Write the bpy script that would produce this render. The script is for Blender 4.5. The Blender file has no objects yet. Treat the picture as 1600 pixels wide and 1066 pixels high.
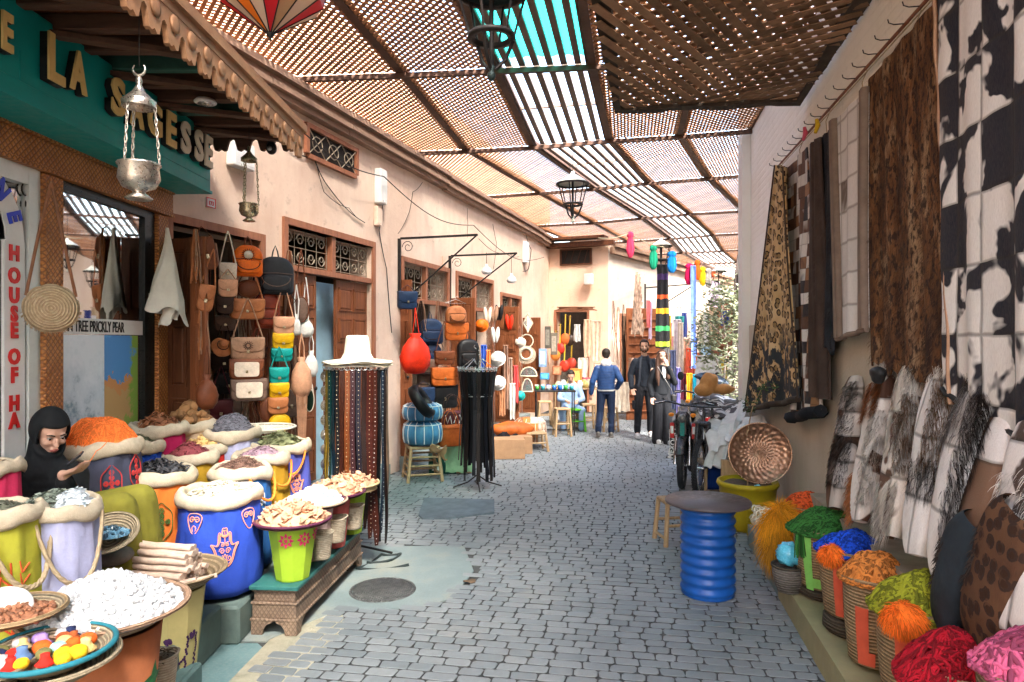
import bpy, math, random
from math import sin, cos, pi, radians as R, atan2, sqrt
from mathutils import Vector as V, Matrix
random.seed(7)
SC = bpy.context.scene
COL = SC.collection
F = 1067.0; EYE = 1.8
A = V((.1754, .9845, 0)); N = V((.9845, -.1754, 0))        # street axis and the direction across it
def P(px, py, f): return V(((px-800)/F*f, f, EYE+(533-py)/F*f))
def G(px, py, z=0):
    f = (EYE-z)*F/(py-533); return V(((px-800)/F*f, f, z))
def hit(px, py, o, n):
    d = V(((px-800)/F, 1, (533-py)/F)); c = V((0, 0, EYE)); t = (V(o)-c).dot(n)/d.dot(n); return c+d*t
# left wall frame: s along the wall (away), out towards the street
LO = V((-2.78, 5.52, 0)); LD = V((.2925, .9563, 0)); LN = V((.9563, -.2925, 0)); LRZ = R(73)
def lwp(px, py, out=0): return hit(px, py, LO+LN*out, LN)
def lw(s, z, out=0): return LO+LD*s+LN*out+V((0, 0, z))
RO = N*1.5; RN = -N; RRZ = R(-100.1)
def rwp(px, py, out=0): return hit(px, py, RO+RN*out, RN)
def AL(X, Y, z=0): return N*X+A*Y+V((0, 0, z))

# ---------------------------------------------------------------- mesh builder
class MB:
    def __init__(s): s.v = []; s.f = []; s.m = []; s.sm = []; s.mi = 0; s.smooth = False
    def add(s, vs, fs, smooth=None):
        b = len(s.v); s.v.extend([tuple(v) for v in vs])
        sm = s.smooth if smooth is None else smooth
        for f in fs: s.f.append(tuple(i+b for i in f)); s.m.append(s.mi); s.sm.append(sm)
        return s
    def obox(s, c, ax, ay, az):
        c = V(c); ax = V(ax)/2; ay = V(ay)/2; az = V(az)/2
        vs = [c+i*ax+j*ay+k*az for k in (-1, 1) for j in (-1, 1) for i in (-1, 1)]
        return s.add(vs, [(0,2,3,1),(4,5,7,6),(0,1,5,4),(2,6,7,3),(0,4,6,2),(1,3,7,5)], False)
    def box(s, x0, x1, y0, y1, z0, z1):
        return s.obox(((x0+x1)/2, (y0+y1)/2, (z0+z1)/2), (x1-x0, 0, 0), (0, y1-y0, 0), (0, 0, z1-z0))
    def bbox(s, x0, x1, y0, y1, z0, z1, b=.01):          # box with bevelled edges
        cx, cy, cz = (x0+x1)/2, (y0+y1)/2, (z0+z1)/2; hx, hy, hz = abs(x1-x0)/2, abs(y1-y0)/2, abs(z1-z0)/2
        b = min(b, hx*.9, hy*.9, hz*.9); vs = []; idx = {}
        for sx in (-1, 1):
            for sy in (-1, 1):
                for sz in (-1, 1):
                    for k, (a, c, d) in enumerate(((0, b, b), (b, 0, b), (b, b, 0))):
                        idx[(sx, sy, sz, k)] = len(vs); vs.append((cx+sx*(hx-a), cy+sy*(hy-c), cz+sz*(hz-d)))
        q = []
        for s0 in (-1, 1):
            q.append([idx[(s0,-1,-1,0)], idx[(s0,1,-1,0)], idx[(s0,1,1,0)], idx[(s0,-1,1,0)]][::s0])
            q.append([idx[(-1,s0,-1,1)], idx[(-1,s0,1,1)], idx[(1,s0,1,1)], idx[(1,s0,-1,1)]][::s0])
            q.append([idx[(-1,-1,s0,2)], idx[(1,-1,s0,2)], idx[(1,1,s0,2)], idx[(-1,1,s0,2)]][::s0])
        for i in (-1, 1):
            for j in (-1, 1):
                q.append([idx[(i,j,-1,0)], idx[(i,j,1,0)], idx[(i,j,1,1)], idx[(i,j,-1,1)]][::i*j])
                q.append([idx[(i,-1,j,2)], idx[(i,1,j,2)], idx[(i,1,j,0)], idx[(i,-1,j,0)]][::i*j])
                q.append([idx[(-1,i,j,1)], idx[(1,i,j,1)], idx[(1,i,j,2)], idx[(-1,i,j,2)]][::i*j])
                for k in (-1, 1): q.append([idx[(i,j,k,0)], idx[(i,j,k,1)], idx[(i,j,k,2)]][::i*j*k])
        return s.add(vs, q)
    def tube(s, pts, r, n=8, cap=True, flat=None, smooth=True):
        pts = [V(p) for p in pts]; m = len(pts); vs = []; up = None
        rs = r if isinstance(r, (list, tuple)) else [r]*m
        for i, p in enumerate(pts):
            t = (pts[min(i+1, m-1)]-pts[max(i-1, 0)])
            t = t.normalized() if t.length > 1e-9 else V((0, 0, 1))
            if up is None: up = V((0, 0, 1)) if abs(t.z) < .9 else V((0, 1, 0))
            a = up-t*up.dot(t)
            if a.length < 1e-6: a = V((1, 0, 0))-t*t.x
            a.normalize(); b = t.cross(a); up = a
            for k in range(n):
                w = 2*pi*k/n; q = rs[i]
                vs.append(p+a*(cos(w)*q*(flat or 1))+b*(sin(w)*q))
        fs = [(i*n+k, i*n+(k+1) % n, (i+1)*n+(k+1) % n, (i+1)*n+k) for i in range(m-1) for k in range(n)]
        s.add(vs, fs, smooth)
        if cap: s.add(vs[:n], [tuple(range(n))[::-1]], False); s.add(vs[-n:], [tuple(range(n))], False)
        return s
    def lathe(s, prof, n=24, c=(0, 0, 0), fn=None, smooth=True, sx=1, sy=1, arc=1):
        vs = []; c = V(c); k2 = n if arc == 1 else n+1
        for i, (r, z) in enumerate(prof):
            for k in range(k2):
                w = 2*pi*k/n*arc; rr, zz = (r, z) if fn is None else fn(r, z, w, i)
                vs.append(c+V((cos(w)*rr*sx, sin(w)*rr*sy, zz)))
        fs = [(i*k2+k, i*k2+(k+1) % k2, (i+1)*k2+(k+1) % k2, (i+1)*k2+k) for i in range(len(prof)-1) for k in range(n)]
        return s.add(vs, fs, smooth)
    def grid(s, fn, nu, nv, smooth=True, thick=0):
        vs = [V(fn(i/nu, j/nv)) for j in range(nv+1) for i in range(nu+1)]
        fs = [(j*(nu+1)+i, j*(nu+1)+i+1, (j+1)*(nu+1)+i+1, (j+1)*(nu+1)+i) for j in range(nv) for i in range(nu)]
        s.add(vs, fs, smooth)
        return s
    def ball(s, c, rx, ry=None, rz=None, n=12, m=8, fn=None, rot=None):
        ry = ry or rx; rz = rz or rx; c = V(c); vs = []
        for j in range(1, m):
            for k in range(n):
                a = pi*j/m; w = 2*pi*k/n; d = V((sin(a)*cos(w), sin(a)*sin(w), cos(a))); q = fn(d) if fn else 1
                p = V((d.x*rx*q, d.y*ry*q, d.z*rz*q)); vs.append(c+(rot @ p if rot else p))
        for d in (V((0, 0, 1)), V((0, 0, -1))):
            q = fn(d) if fn else 1; p = V((0, 0, d.z*rz*q)); vs.append(c+(rot @ p if rot else p))
        t = len(vs)-2
        fs = [(j*n+k, (j+1)*n+k, (j+1)*n+(k+1) % n, j*n+(k+1) % n) for j in range(m-2) for k in range(n)]
        fs += [(t, k, (k+1) % n) for k in range(n)]+[(t+1, (m-2)*n+(k+1) % n, (m-2)*n+k) for k in range(n)]
        return s.add(vs, fs, True)
    def prism(s, poly, fr, th, bev=0):                # poly of (u,w) in the plane x,z of a frame fr(u,w,d)->V
        n = len(poly); vs = [fr(u, w, 0) for u, w in poly]+[fr(u, w, th) for u, w in poly]
        return s.add(vs, [tuple(range(n)), tuple(range(n, 2*n))[::-1]]+[(i, i+n, (i+1) % n+n, (i+1) % n) for i in range(n)], False)
    def mesh(s, name, mats):
        me = bpy.data.meshes.new(name); me.from_pydata(s.v, [], s.f)
        for m in mats: me.materials.append(m)
        me.polygons.foreach_set('material_index', s.m); me.polygons.foreach_set('use_smooth', s.sm); me.update()
        return me
def obj(name, mb, mats, parent=None, loc=None, rz=None, rot=None, label=None):
    if not isinstance(mats, (list, tuple)): mats = [mats]
    me = mb if isinstance(mb, bpy.types.Mesh) else mb.mesh(name, mats)
    if isinstance(mb, bpy.types.Mesh) and not me.materials:
        for m in mats: me.materials.append(m)
    o = bpy.data.objects.new(name, me); COL.objects.link(o)
    if parent: o.parent = parent
    if loc is not None: o.location = loc
    if rz is not None: o.rotation_euler = (0, 0, rz)
    if rot is not None: o.rotation_euler = rot
    if label: o['label'] = label
    return o
def tag(o, label, cat, group=None, kind=None):
    o['label'] = label; o['category'] = cat
    if group: o['group'] = group
    if kind: o['kind'] = kind
    return o
def thing(name, label, cat, loc=(0, 0, 0), rz=0, group=None, rot=None):
    o = bpy.data.objects.new(name, None); COL.objects.link(o); o.empty_display_size = .1
    o.location = loc; o.rotation_euler = rot if rot else (0, 0, rz)
    return tag(o, label, cat, group)
def struct(name, mb, mats, **k):
    o = obj(name, mb, mats, **k); o['kind'] = 'structure'; return o
def dup(root, loc, rz=None, label=None, group=None, scale=None):
    def cp(o, par):
        c = o.copy(); COL.objects.link(c); c.parent = par
        for ch in o.children: cp(ch, c)
        return c
    r = cp(root, None); r.location = loc
    if rz is not None: r.rotation_euler = (0, 0, rz)
    if label: r['label'] = label
    if group: r['group'] = group
    if scale: r.scale = (scale,)*3 if isinstance(scale, (int, float)) else scale
    return r

# ---------------------------------------------------------------- materials
class NT:
    def __init__(s, name):
        s.mat = bpy.data.materials.new(name); s.mat.use_nodes = True; s.t = s.mat.node_tree
        s.b = s.t.nodes['Principled BSDF']; s.out = s.t.nodes['Material Output']
    def n(s, typ, ins=None, **kw):
        x = s.t.nodes.new('ShaderNode'+typ)
        for k, v in kw.items(): setattr(x, k, v)
        for k, v in (ins or {}).items():
            sock = x.inputs[k]
            if isinstance(v, bpy.types.NodeSocket): s.t.links.new(v, sock)
            elif isinstance(v, (tuple, list)) and len(v) == 3 and sock.type == 'RGBA': sock.default_value = (*v, 1)
            else: sock.default_value = v
        return x
    def link(s, a, b): s.t.links.new(a, b)
    def obj(s): return s.n('TexCoord').outputs['Object']
    def m(s, op, a, b=0, c=0): return s.n('Math', {0: a, 1: b, 2: c}, operation=op).outputs[0]
    def mix(s, f, a, b, bt='MIX'):
        x = s.t.nodes.new('ShaderNodeMix'); x.data_type = 'RGBA'; x.blend_type = bt
        for k, v in ((0, f), (6, a), (7, b)):
            if isinstance(v, bpy.types.NodeSocket): s.t.links.new(v, x.inputs[k])
            elif k: x.inputs[k].default_value = (*v[:3], 1)
            else: x.inputs[k].default_value = v
        return x.outputs[2]
    def noise(s, vec, scale, detail=3, rough=.55, dist=0, col=False):
        x = s.n('TexNoise', {'Vector': vec, 'Scale': scale, 'Detail': detail, 'Roughness': rough, 'Distortion': dist})
        return x.outputs['Color' if col else 'Fac']
    def ramp(s, f, stops, interp='LINEAR'):
        x = s.n('ValToRGB', {0: f}); cr = x.color_ramp; cr.interpolation = interp
        while len(cr.elements) < len(stops): cr.elements.new(.5)
        for e, (p, c) in zip(cr.elements, stops): e.position = p; e.color = (*c, 1) if isinstance(c, (tuple, list)) else (c, c, c, 1)
        return x.outputs[0]
    def vmap(s, vec, scale=(1, 1, 1), rot=(0, 0, 0), loc=(0, 0, 0)):
        return s.n('Mapping', {'Vector': vec, 'Scale': scale, 'Rotation': rot, 'Location': loc}).outputs[0]
    def bump(s, h, st=.3, dist=.01):
        x = s.n('Bump', {'Height': h, 'Strength': st, 'Distance': dist}); s.link(x.outputs[0], s.b.inputs['Normal']); return x
    def set(s, col=None, rough=None, metal=None, spec=None):
        for k, v in (('Base Color', col), ('Roughness', rough), ('Metallic', metal), ('Specular IOR Level', spec)):
            if v is None: continue
            if isinstance(v, bpy.types.NodeSocket): s.link(v, s.b.inputs[k])
            elif k == 'Base Color': s.b.inputs[k].default_value = (*v, 1)
            else: s.b.inputs[k].default_value = v
        return s.mat
_mc = {}
def mk(col, rough=.7, metal=0, var=.25, scale=9, bump=0, bs=60, name=None, stretch=(1, 1, 1), rand=.0, bd=.004, spec=.25):
    """surface with patchy tone, fine grain and wear in its relief"""
    key = (col, rough, metal, var, scale, bump, bs, stretch, rand, bd)
    if key in _mc: return _mc[key]
    t = NT(name or 'surface'); v = t.obj()
    if stretch != (1, 1, 1): v = t.vmap(v, stretch)
    f = t.noise(v, scale, 4, .6)
    g = t.noise(v, scale*7, 3, .6)
    f = t.m('ADD', t.m('MULTIPLY', f, .7), t.m('MULTIPLY', g, .3))
    if rand:
        ri = t.n('NewGeometry').outputs['Random Per Island']; f = t.m('ADD', f, t.m('MULTIPLY', t.m('SUBTRACT', ri, .5), rand))
    c = t.ramp(f, [(.3, tuple(max(0, x*(1-var)) for x in col)), (.7, tuple(min(1, x*(1+var)) for x in col))])
    t.set(c, t.ramp(g, [(.3, max(0, rough-.1)), (.7, min(1, rough+.1))]), metal, spec)
    if bump: t.bump(t.noise(v, bs, 3), bump, bd)
    _mc[key] = t.mat
    return t.mat
def glossy_paint(col, rough=.3, var=.12, bump=.0): return mk(col, rough, 0, var, 5, bump, 40)
WOODD = mk((.09, .032, .014), .5, var=.45, scale=5, bump=.3, bs=40, stretch=(6, 6, .6), name='dark wood')
WOODR = mk((.19, .062, .024), .5, var=.4, scale=5, bump=.3, bs=40, stretch=(6, 6, .6), name='red brown wood')
WOODO = mk((.50, .20, .05), .5, var=.3, scale=5, bump=.3, bs=50, stretch=(5, 5, .6), name='orange wood')
WOODP = mk((.36, .24, .13), .7, var=.35, scale=6, bump=.3, bs=50, stretch=(5, 5, .8), name='pale wood')
IRON = mk((.03, .027, .026), .5, .5, .3, 20, .2, 80, name='iron')
STEEL = mk((.45, .45, .45), .3, .9, .15, 20, name='steel')
SILVER = mk((.52, .48, .42), .32, .9, .3, 14, .2, 90, name='tarnished silver')
BRASS = mk((.42, .36, .24), .3, .9, .25, 18, .15, 90, name='brass')
BLACK = mk((.015, .015, .016), .5, 0, .4, 10, name='black')
DARK = mk((.02, .017, .015), .85, 0, .4, 10, name='dark')
ROPE = mk((.38, .30, .19), .85, 0, .3, 30, .5, 120, name='rope')
WHITEP = mk((.72, .72, .70), .45, 0, .06, 8, name='white paint')
def text_mesh(body, size=1, extrude=.01, bold=0, sx=1, align='LEFT', line=1):
    c = bpy.data.curves.new('lettering', 'FONT'); c.body = body; c.size = size; c.extrude = extrude; c.offset = bold
    c.align_x = align; c.resolution_u = 3; c.space_line = line
    o = bpy.data.objects.new('lettering', c); COL.objects.link(o)
    bpy.context.view_layer.update()
    me = bpy.data.meshes.new_from_object(o.evaluated_get(bpy.context.evaluated_depsgraph_get()))
    bpy.data.objects.remove(o); bpy.data.curves.remove(c)
    me.transform(Matrix.Rotation(pi/2, 4, 'X') @ Matrix.Diagonal((sx, 1, 1, 1))); me.name = 'lettering'   # upright: x across, z up, faces -y
    return me
def wav(seed, n=4, amp=1, lo=1, hi=6):
    r = random.Random(seed); t = [(r.uniform(lo, hi), r.uniform(0, 6.28), r.uniform(.4, 1)) for _ in range(n)]; q = amp/sum(x[2] for x in t)
    return lambda u: q*sum(sin(a*u*6.283+p)*w for a, p, w in t)
# ================================================================ camera, light
cam = bpy.data.cameras.new('camera'); co = bpy.data.objects.new('camera', cam); COL.objects.link(co)
co.location = (0, 0, EYE); co.rotation_euler = (R(90), 0, 0); cam.sensor_width = 36; cam.lens = 24.0; cam.clip_end = 500; cam.clip_start = .05
SC.camera = co
w = bpy.data.worlds.new('World'); SC.world = w; w.use_nodes = True; nt = w.node_tree
sky = nt.nodes.new('ShaderNodeTexSky'); sky.sky_type = 'NISHITA'; sky.sun_disc = False
SUN_EL, SUN_AZ = R(52), R(160)         # azimuth: clockwise from +Y
sky.sun_elevation = SUN_EL; sky.sun_rotation = SUN_AZ; sky.air_density = 1.3; sky.dust_density = 4
nt.links.new(sky.outputs[0], nt.nodes['Background'].inputs[0]); nt.nodes['Background'].inputs[1].default_value = .15
sd = bpy.data.lights.new('sun', 'SUN'); sd.energy = 2.3; sd.angle = R(10); sd.color = (1, .95, .87)
so = bpy.data.objects.new('sun', sd); COL.objects.link(so); so.location = (0, 0, 20)
dv = V((sin(SUN_AZ)*cos(SUN_EL), cos(SUN_AZ)*cos(SUN_EL), sin(SUN_EL)))
so.rotation_euler = dv.to_track_quat('Z', 'Y').to_euler()
SC.view_settings.view_transform = 'Standard'; SC.view_settings.look = 'None'; SC.view_settings.exposure = 3.68; SC.view_settings.gamma = 1
SC.cycles.use_denoising = True; SC.cycles.max_bounces = 6; SC.cycles.diffuse_bounces = 4; SC.cycles.glossy_bounces = 2
SC.cycles.transparent_max_bounces = 8; SC.cycles.transmission_bounces = 4; SC.cycles.sample_clamp_indirect = 8
SC.cycles.caustics_reflective = False; SC.cycles.caustics_refractive = False

# ================================================================ ground
t = NT('street bed'); v = t.obj()
t.set(t.ramp(t.noise(v, 1.2, 5, .65), [(.3, (.025, .027, .028)), (.7, (.06, .062, .06))]), .85); t.bump(t.noise(v, 50, 3), .4, .01); BED = t.mat
g = MB(); g.add([(-40, -20, -.012), (60, -20, -.012), (60, 120, -.012), (-40, 120, -.012)], [(0, 1, 2, 3)])
struct('ground', g, BED)
t = NT('paver'); v = t.obj(); ri = t.n('NewGeometry').outputs['Random Per Island']
big = t.noise(v, .45, 3, .6); sp = t.noise(v, 38, 4, .7)
base = t.ramp(t.m('ADD', t.m('MULTIPLY', ri, .55), t.m('MULTIPLY', big, .45)), [(.1, (.145, .172, .188)), (.5, (.19, .215, .23)), (.9, (.24, .262, .272))])
base = t.mix(t.ramp(sp, [(.35, .35), (.6, 0)]), base, (.13, .14, .135))
base = t.mix(t.ramp(t.noise(v, 1.6, 4, .7), [(.55, 0), (.78, .4)]), base, (.30, .29, .25))
t.set(base, t.ramp(sp, [(.3, .42), (.7, .62)]), 0, .35); t.bump(t.m('ADD', t.m('MULTIPLY', t.noise(v, 90, 3), .5), t.noise(v, 18, 3)), .35, .006); PAVER = t.mat
PATCH = [(-.98, 6.0), (-.42, 6.0), (-.30, 5.35), (-.42, 4.78), (-.62, 4.62), (-.95, 4.58), (-1.12, 4.62), (-1.32, 4.35), (-1.48, 4.1), (-1.9, 4.1), (-2.2, 5.0), (-1.6, 6.1)]
def inside(x, y, poly):
    c = False; j = len(poly)-1
    for i in range(len(poly)):
        xi, yi = poly[i]; xj, yj = poly[j]
        if (yi > y) != (yj > y) and x < (xj-xi)*(y-yi)/(yj-yi)+xi: c = not c
        j = i
    return c
rnd = random.Random(3); g = MB(); RH, BW = .088, .15
row = 0; Y = 2.0
while Y < 17:
    X = -4.4+(row % 2)*BW*.5+rnd.uniform(-.02, .02)
    rh = RH*(1 if Y < 12 else 1.0)
    while X < (1.0 if Y < 9.8 else 5):
        bw = BW*rnd.choice((.8, .9, 1, 1, 1.12, 1.25))
        cx, cy = X+bw/2, Y+rh/2; wp = AL(cx, cy)
        ok = not inside(wp.x, wp.y, PATCH)
        if wp.y < 6 and wp.x < -1.42+.2*(wp.y-3.6): ok = False
        lx = LO+LD*((wp.y-5.52)/.9563)
        if wp.x < lx.x-.05: ok = False
        if wp.y > 4.0 and cx < -3.2: ok = ok and wp.x > lx.x
        if ok:
            hx, hy = bw/2-.003-rnd.random()*.002, rh/2-.0038-rnd.random()*.0024; ch = rnd.uniform(.007, .014); h = rnd.uniform(-.0018, .0012)
            tx, ty = rnd.uniform(-.007, .007), rnd.uniform(-.012, .012); rt = rnd.uniform(-.02, .02)
            oc = [(hx, hy-ch), (hx-ch, hy), (-hx+ch, hy), (-hx, hy-ch), (-hx, -hy+ch), (-hx+ch, -hy), (hx-ch, -hy), (hx, -hy+ch)]
            sk = rnd.uniform(-.006, .006)
            vs = []
            for sc_, z in ((1, -.014), (1, -.003), (.91, 0)):
                for i, (a, b) in enumerate(oc):
                    a2, b2 = a*(1-(1-sc_)*.55), b*(sc_); a2 += sk*b2/hy; a3 = a2-rt*b2; b3 = b2+rt*a2
                    vs.append(AL(cx+a3, cy+b3, z+(h+tx*a3+ty*b3 if z > -.01 else 0)))
            fs = [tuple(range(16, 24))]+[(k*8+i, k*8+(i+1) % 8, (k+1)*8+(i+1) % 8, (k+1)*8+i) for k in (0, 1) for i in range(8)]
            g.mi = 0; g.add(vs, fs[:1]+fs[9:], False); g.mi = 1; g.add(vs[:16], fs[1:9], False)
        X += bw
    Y += rh; row += 1
struct('street_pavers', g, [PAVER, BED])
t = NT('worn concrete'); v = t.obj(); a = t.noise(v, 1.5, 5, .65); b = t.noise(v, 60, 3)
c = t.ramp(a, [(.25, (.14, .19, .195)), (.5, (.20, .25, .25)), (.75, (.30, .29, .23))]); c = t.mix(t.ramp(b, [(.3, .3), (.5, 0)]), c, (.15, .15, .14))
t.set(c, .7); t.bump(t.m('ADD', t.noise(v, 9, 4), t.m('MULTIPLY', b, .4)), .3, .01); CONC = t.mat
g = MB(); g.prism([(x, y) for x, y in PATCH], lambda u, w_, d: V((u, w_, -.001-d)), .01)
struct('concrete_patch', g, CONC)
t = NT('side slab'); v = t.obj(); a = t.noise(v, 2.2, 5, .7); e = t.noise(v, 70, 3)
t.set(t.mix(t.ramp(e, [(.3, .3), (.55, 0)]), t.ramp(a, [(.3, (.10, .20, .22)), (.7, (.17, .28, .29))]), (.3, .33, .31)), .6); t.bump(e, .3, .005); SLAB = t.mat
g = MB(); g.add([(-2.9, 2, -.006), (-1.62, 2, -.006), (-1.36, 3.9, -.006), (-1.52, 4.08, -.006), (-2.9, 4.08, -.006)], [(0, 1, 2, 3, 4)])
struct('pavement_slab', g, SLAB)
g = MB(); g.add([(-1.62, 2.0, -.004), (-1.36, 2, -.004), (-1.05, 4.3, -.004), (-1.15, 4.6, -.004), (-1.45, 4.3, -.004)], [(0, 1, 2, 3, 4)])
t = NT('sandy cement'); v = t.obj(); t.set(t.ramp(t.noise(v, 5, 5, .7), [(.3, (.26, .25, .18)), (.7, (.42, .39, .30))]), .85); t.bump(t.noise(v, 50), .4, .01); SAND = t.mat
g.v = [AL(x, y, z) if False else V((x, y, z)) for x, y, z in g.v]
struct('cement_strip', g, SAND)
# manhole
t = NT('cast iron'); v = t.obj(); wv = t.n('TexWave', {'Vector': t.vmap(v, rot=(0, 0, R(45))), 'Scale': 14, 'Distortion': 0}); wv2 = t.n('TexWave', {'Vector': t.vmap(v, rot=(0, 0, R(-45))), 'Scale': 14})
h = t.m('MAXIMUM', wv.outputs['Fac'], wv2.outputs['Fac']); t.set(t.ramp(t.noise(v, 20, 4), [(.3, (.08, .085, .085)), (.7, (.17, .175, .17))]), .5, .6); t.bump(h, .8, .012); CAST = t.mat
mh = thing('manhole_cover', 'round patterned iron manhole cover set in the grey concrete patch', 'manhole cover', G(598, 922))
g = MB(); g.lathe([(0, .012), (.205, .012), (.212, .006), (.212, -.003)], 40); obj('lid', g, CAST, mh)
g = MB(); g.lathe([(.217, -.003), (.217, .010), (.235, .010), (.24, -.003)], 40); obj('rim', g, CAST, mh)

# ================================================================ plaster buildings
def plaster(name, c1, c2, wear=.5, bmp=.35, brick=False):
    t = NT(name); v = t.obj(); a = t.noise(v, .9, 6, .6); b = t.noise(v, 7, 5, .7); st = t.noise(t.vmap(v, (5, 5, .7)), 1.2, 4, .6)
    f = t.m('ADD', t.m('MULTIPLY', a, .6), t.m('ADD', t.m('MULTIPLY', b, .22), t.m('MULTIPLY', st, .22)))
    c = t.ramp(f, [(.36, c1), (.62, c2)])
    c = t.mix(t.ramp(b, [(.58, 0), (.70, wear)]), c, tuple(x*.66 for x in c1)); c = t.mix(t.ramp(t.noise(v, 2.3, 5, .7), [(.6, 0), (.66, wear*.5)]), c, tuple(min(1, x*1.1) for x in c2))
    h = t.m('ADD', t.noise(v, 3.5, 4), t.m('MULTIPLY', t.noise(v, 45, 4), .35))
    if brick:
        br = t.n('TexBrick', {'Vector': t.vmap(v, rot=(R(90), 0, 0)), 'Scale': 1, 'Brick Width': .24, 'Row Height': .075, 'Mortar Size': .02, 'Mortar Smooth': 1, 'Color1': (1, 1, 1), 'Color2': (.8, .8, .8), 'Mortar': (0, 0, 0)})
        h = t.m('ADD', h, t.m('MULTIPLY', br.outputs['Fac'], -.22))
    t.set(c, .88, 0, .2); t.bump(h, bmp, .03); return t.mat
PINK = plaster('pink plaster', (.60, .42, .32), (.74, .58, .46)); PINK2 = plaster('peach plaster', (.64, .42, .30), (.72, .52, .39)); PALE = plaster('pale plaster', (.60, .50, .40), (.72, .63, .53))
WHITEW = plaster('whitewash', (.78, .73, .63), (.88, .84, .76), .3, .45, True); BEIGE = plaster('beige plaster', (.40, .34, .26), (.50, .44, .35), .3)
LWLEN = 12.9
def wallpanel(mb, s0, s1, z0, z1, th=.3, o=LO, d=LD, n=LN, out=0):
    c = o+d*((s0+s1)/2)+n*(out-th/2)+V((0, 0, (z0+z1)/2)); mb.obox(c, d*(s1-s0), n*th, V((0, 0, z1-z0)))
def S(px): return (lwp(px, 533)-LO).dot(LD)
def Z(px, py): return lwp(px, py).z
# openings: (s0, s1, z0, z1)
OPS = [(S(266), S(404), .15, 2.66), (S(447), S(580), .25, 2.62), (S(629), S(698), .22, 2.66), (S(714), S(768), .22, 2.6), (S(783), S(812), .22, 2.45)]
zt = [Z(335, 362), Z(512, 368), Z(663, 417), Z(741, 437), Z(797, 465)]
OPS = [(a, b, c, zt[i]) for i, (a, b, c, d) in enumerate(OPS)]
bl = thing('shop_building', 'long pink plastered building with a row of shop doorways along the left side', 'building', LO)
bl['kind'] = 'thing'; del bl['kind']
g = MB(); prev = -.25
for a, b, c, d in OPS:
    wallpanel(g, prev, a, 0, 5.6); wallpanel(g, a, b, d, 5.6); 
    prev = b
wallpanel(g, prev, LWLEN, 0, 5.6)
g.v = [V(p)-LO for p in g.v]; obj('wall', g, PINK, bl)
g = MB()
for a, b, c, d in OPS: wallpanel(g, a, b, -.01, c, .5, out=.0)
wallpanel(g, -.2, 8.2, 0, .16, .02, out=.14); 
g = MB()
for a, b, c, d in OPS: wallpanel(g, a-.1, b+.1, -.01, c-.03, .35, out=.22)
g.v = [V(p)-LO for p in g.v]; obj('doorstep', g, CONC, bl)
# dark rooms behind the openings
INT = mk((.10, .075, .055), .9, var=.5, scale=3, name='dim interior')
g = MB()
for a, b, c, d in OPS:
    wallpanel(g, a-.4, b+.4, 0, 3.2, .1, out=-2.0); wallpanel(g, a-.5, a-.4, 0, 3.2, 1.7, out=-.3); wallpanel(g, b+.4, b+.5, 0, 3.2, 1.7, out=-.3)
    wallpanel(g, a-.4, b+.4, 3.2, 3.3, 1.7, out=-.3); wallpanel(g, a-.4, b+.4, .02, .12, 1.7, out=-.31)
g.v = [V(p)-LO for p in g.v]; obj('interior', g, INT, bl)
# cornice beam
g = MB()
for (o1, z0, z1) in ((.10, 4.22, 4.28), (.15, 4.285, 4.34), (.12, 4.345, 4.40), (.18, 4.405, 4.47)):
    s = -.2; k = 0
    while s < LWLEN:
        e = min(LWLEN, s+1.35+.3*((k*7) % 3)/2); q = .006*((k*5) % 4-1.5); wallpanel(g, s, e-.012, z0+q, z1+q, o1, out=o1+.002); s = e; k += 1
g.v = [V(p)-LO for p in g.v]
GREYW = mk((.30, .19, .13), .75, var=.35, scale=4, bump=.4, bs=30, stretch=(1, 1, 7), name='weathered brown wood'); obj('cornice', g, GREYW, bl)
# scrolled iron grilles
def grille(parent, s0, s1, z0, z1, out=-.06, cell=None, name='grille', mat=None, rr=.006):
    g = MB(); W_, H_ = s1-s0, z1-z0
    def fr(u, w_): return lw(s0+u, z0+w_, out)-LO
    n = max(2, round(W_/(H_*.55))) if cell is None else cell; cw = W_/n
    for k in range(n+1): g.tube([fr(k*cw, 0), fr(k*cw, H_)], rr*.8, 4, smooth=False)
    for zz in (.04, .5, .96): g.tube([fr(0, zz*H_), fr(W_, zz*H_)], rr*.8, 4, smooth=False)
    for k in range(n):
        for j in range(2):
            for sg in (1, -1):
                cx = (k+.5)*cw; cz = H_*(.27+.46*j); pts = []
                for i in range(15):
                    a = i/14*2.1*pi*1.25; r = .5*cw*.8*(1-i/18); pts.append(fr(cx+sg*(r*cos(a)*.9-.0), cz+r*sin(a)*.9*(1 if j else -1)))
                g.tube(pts, rr*.7, 4, cap=False)
    return obj(name, g, mat or GRIL, parent)
GRIL = mk((.36, .30, .22), .5, .5, .3, 20, name='pale iron')
FRAMEW = mk((.30, .12, .065), .55, var=.3, scale=5, bump=.25, bs=40, stretch=(5, 5, .6), name='frame wood')
def frame_lw(parent, s0, s1, z0, z1, w_=.07, out=.03, th=.14, mat=None, bottom=False, name='frame'):
    g = MB(); wallpanel(g, s0-w_, s0, z0, z1+w_, th, out=out); wallpanel(g, s1, s1+w_, z0, z1+w_, th, out=out); wallpanel(g, s0, s1, z1, z1+w_, th, out=out)
    if bottom: wallpanel(g, s0, s1, z0-w_, z0, th, out=out)
    g.v = [V(p)-LO for p in g.v]; return obj(name, g, mat or FRAMEW, parent)
for i, (a, b, c, d) in enumerate(OPS): frame_lw(bl, a, b, c, d)
GL = {}
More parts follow.
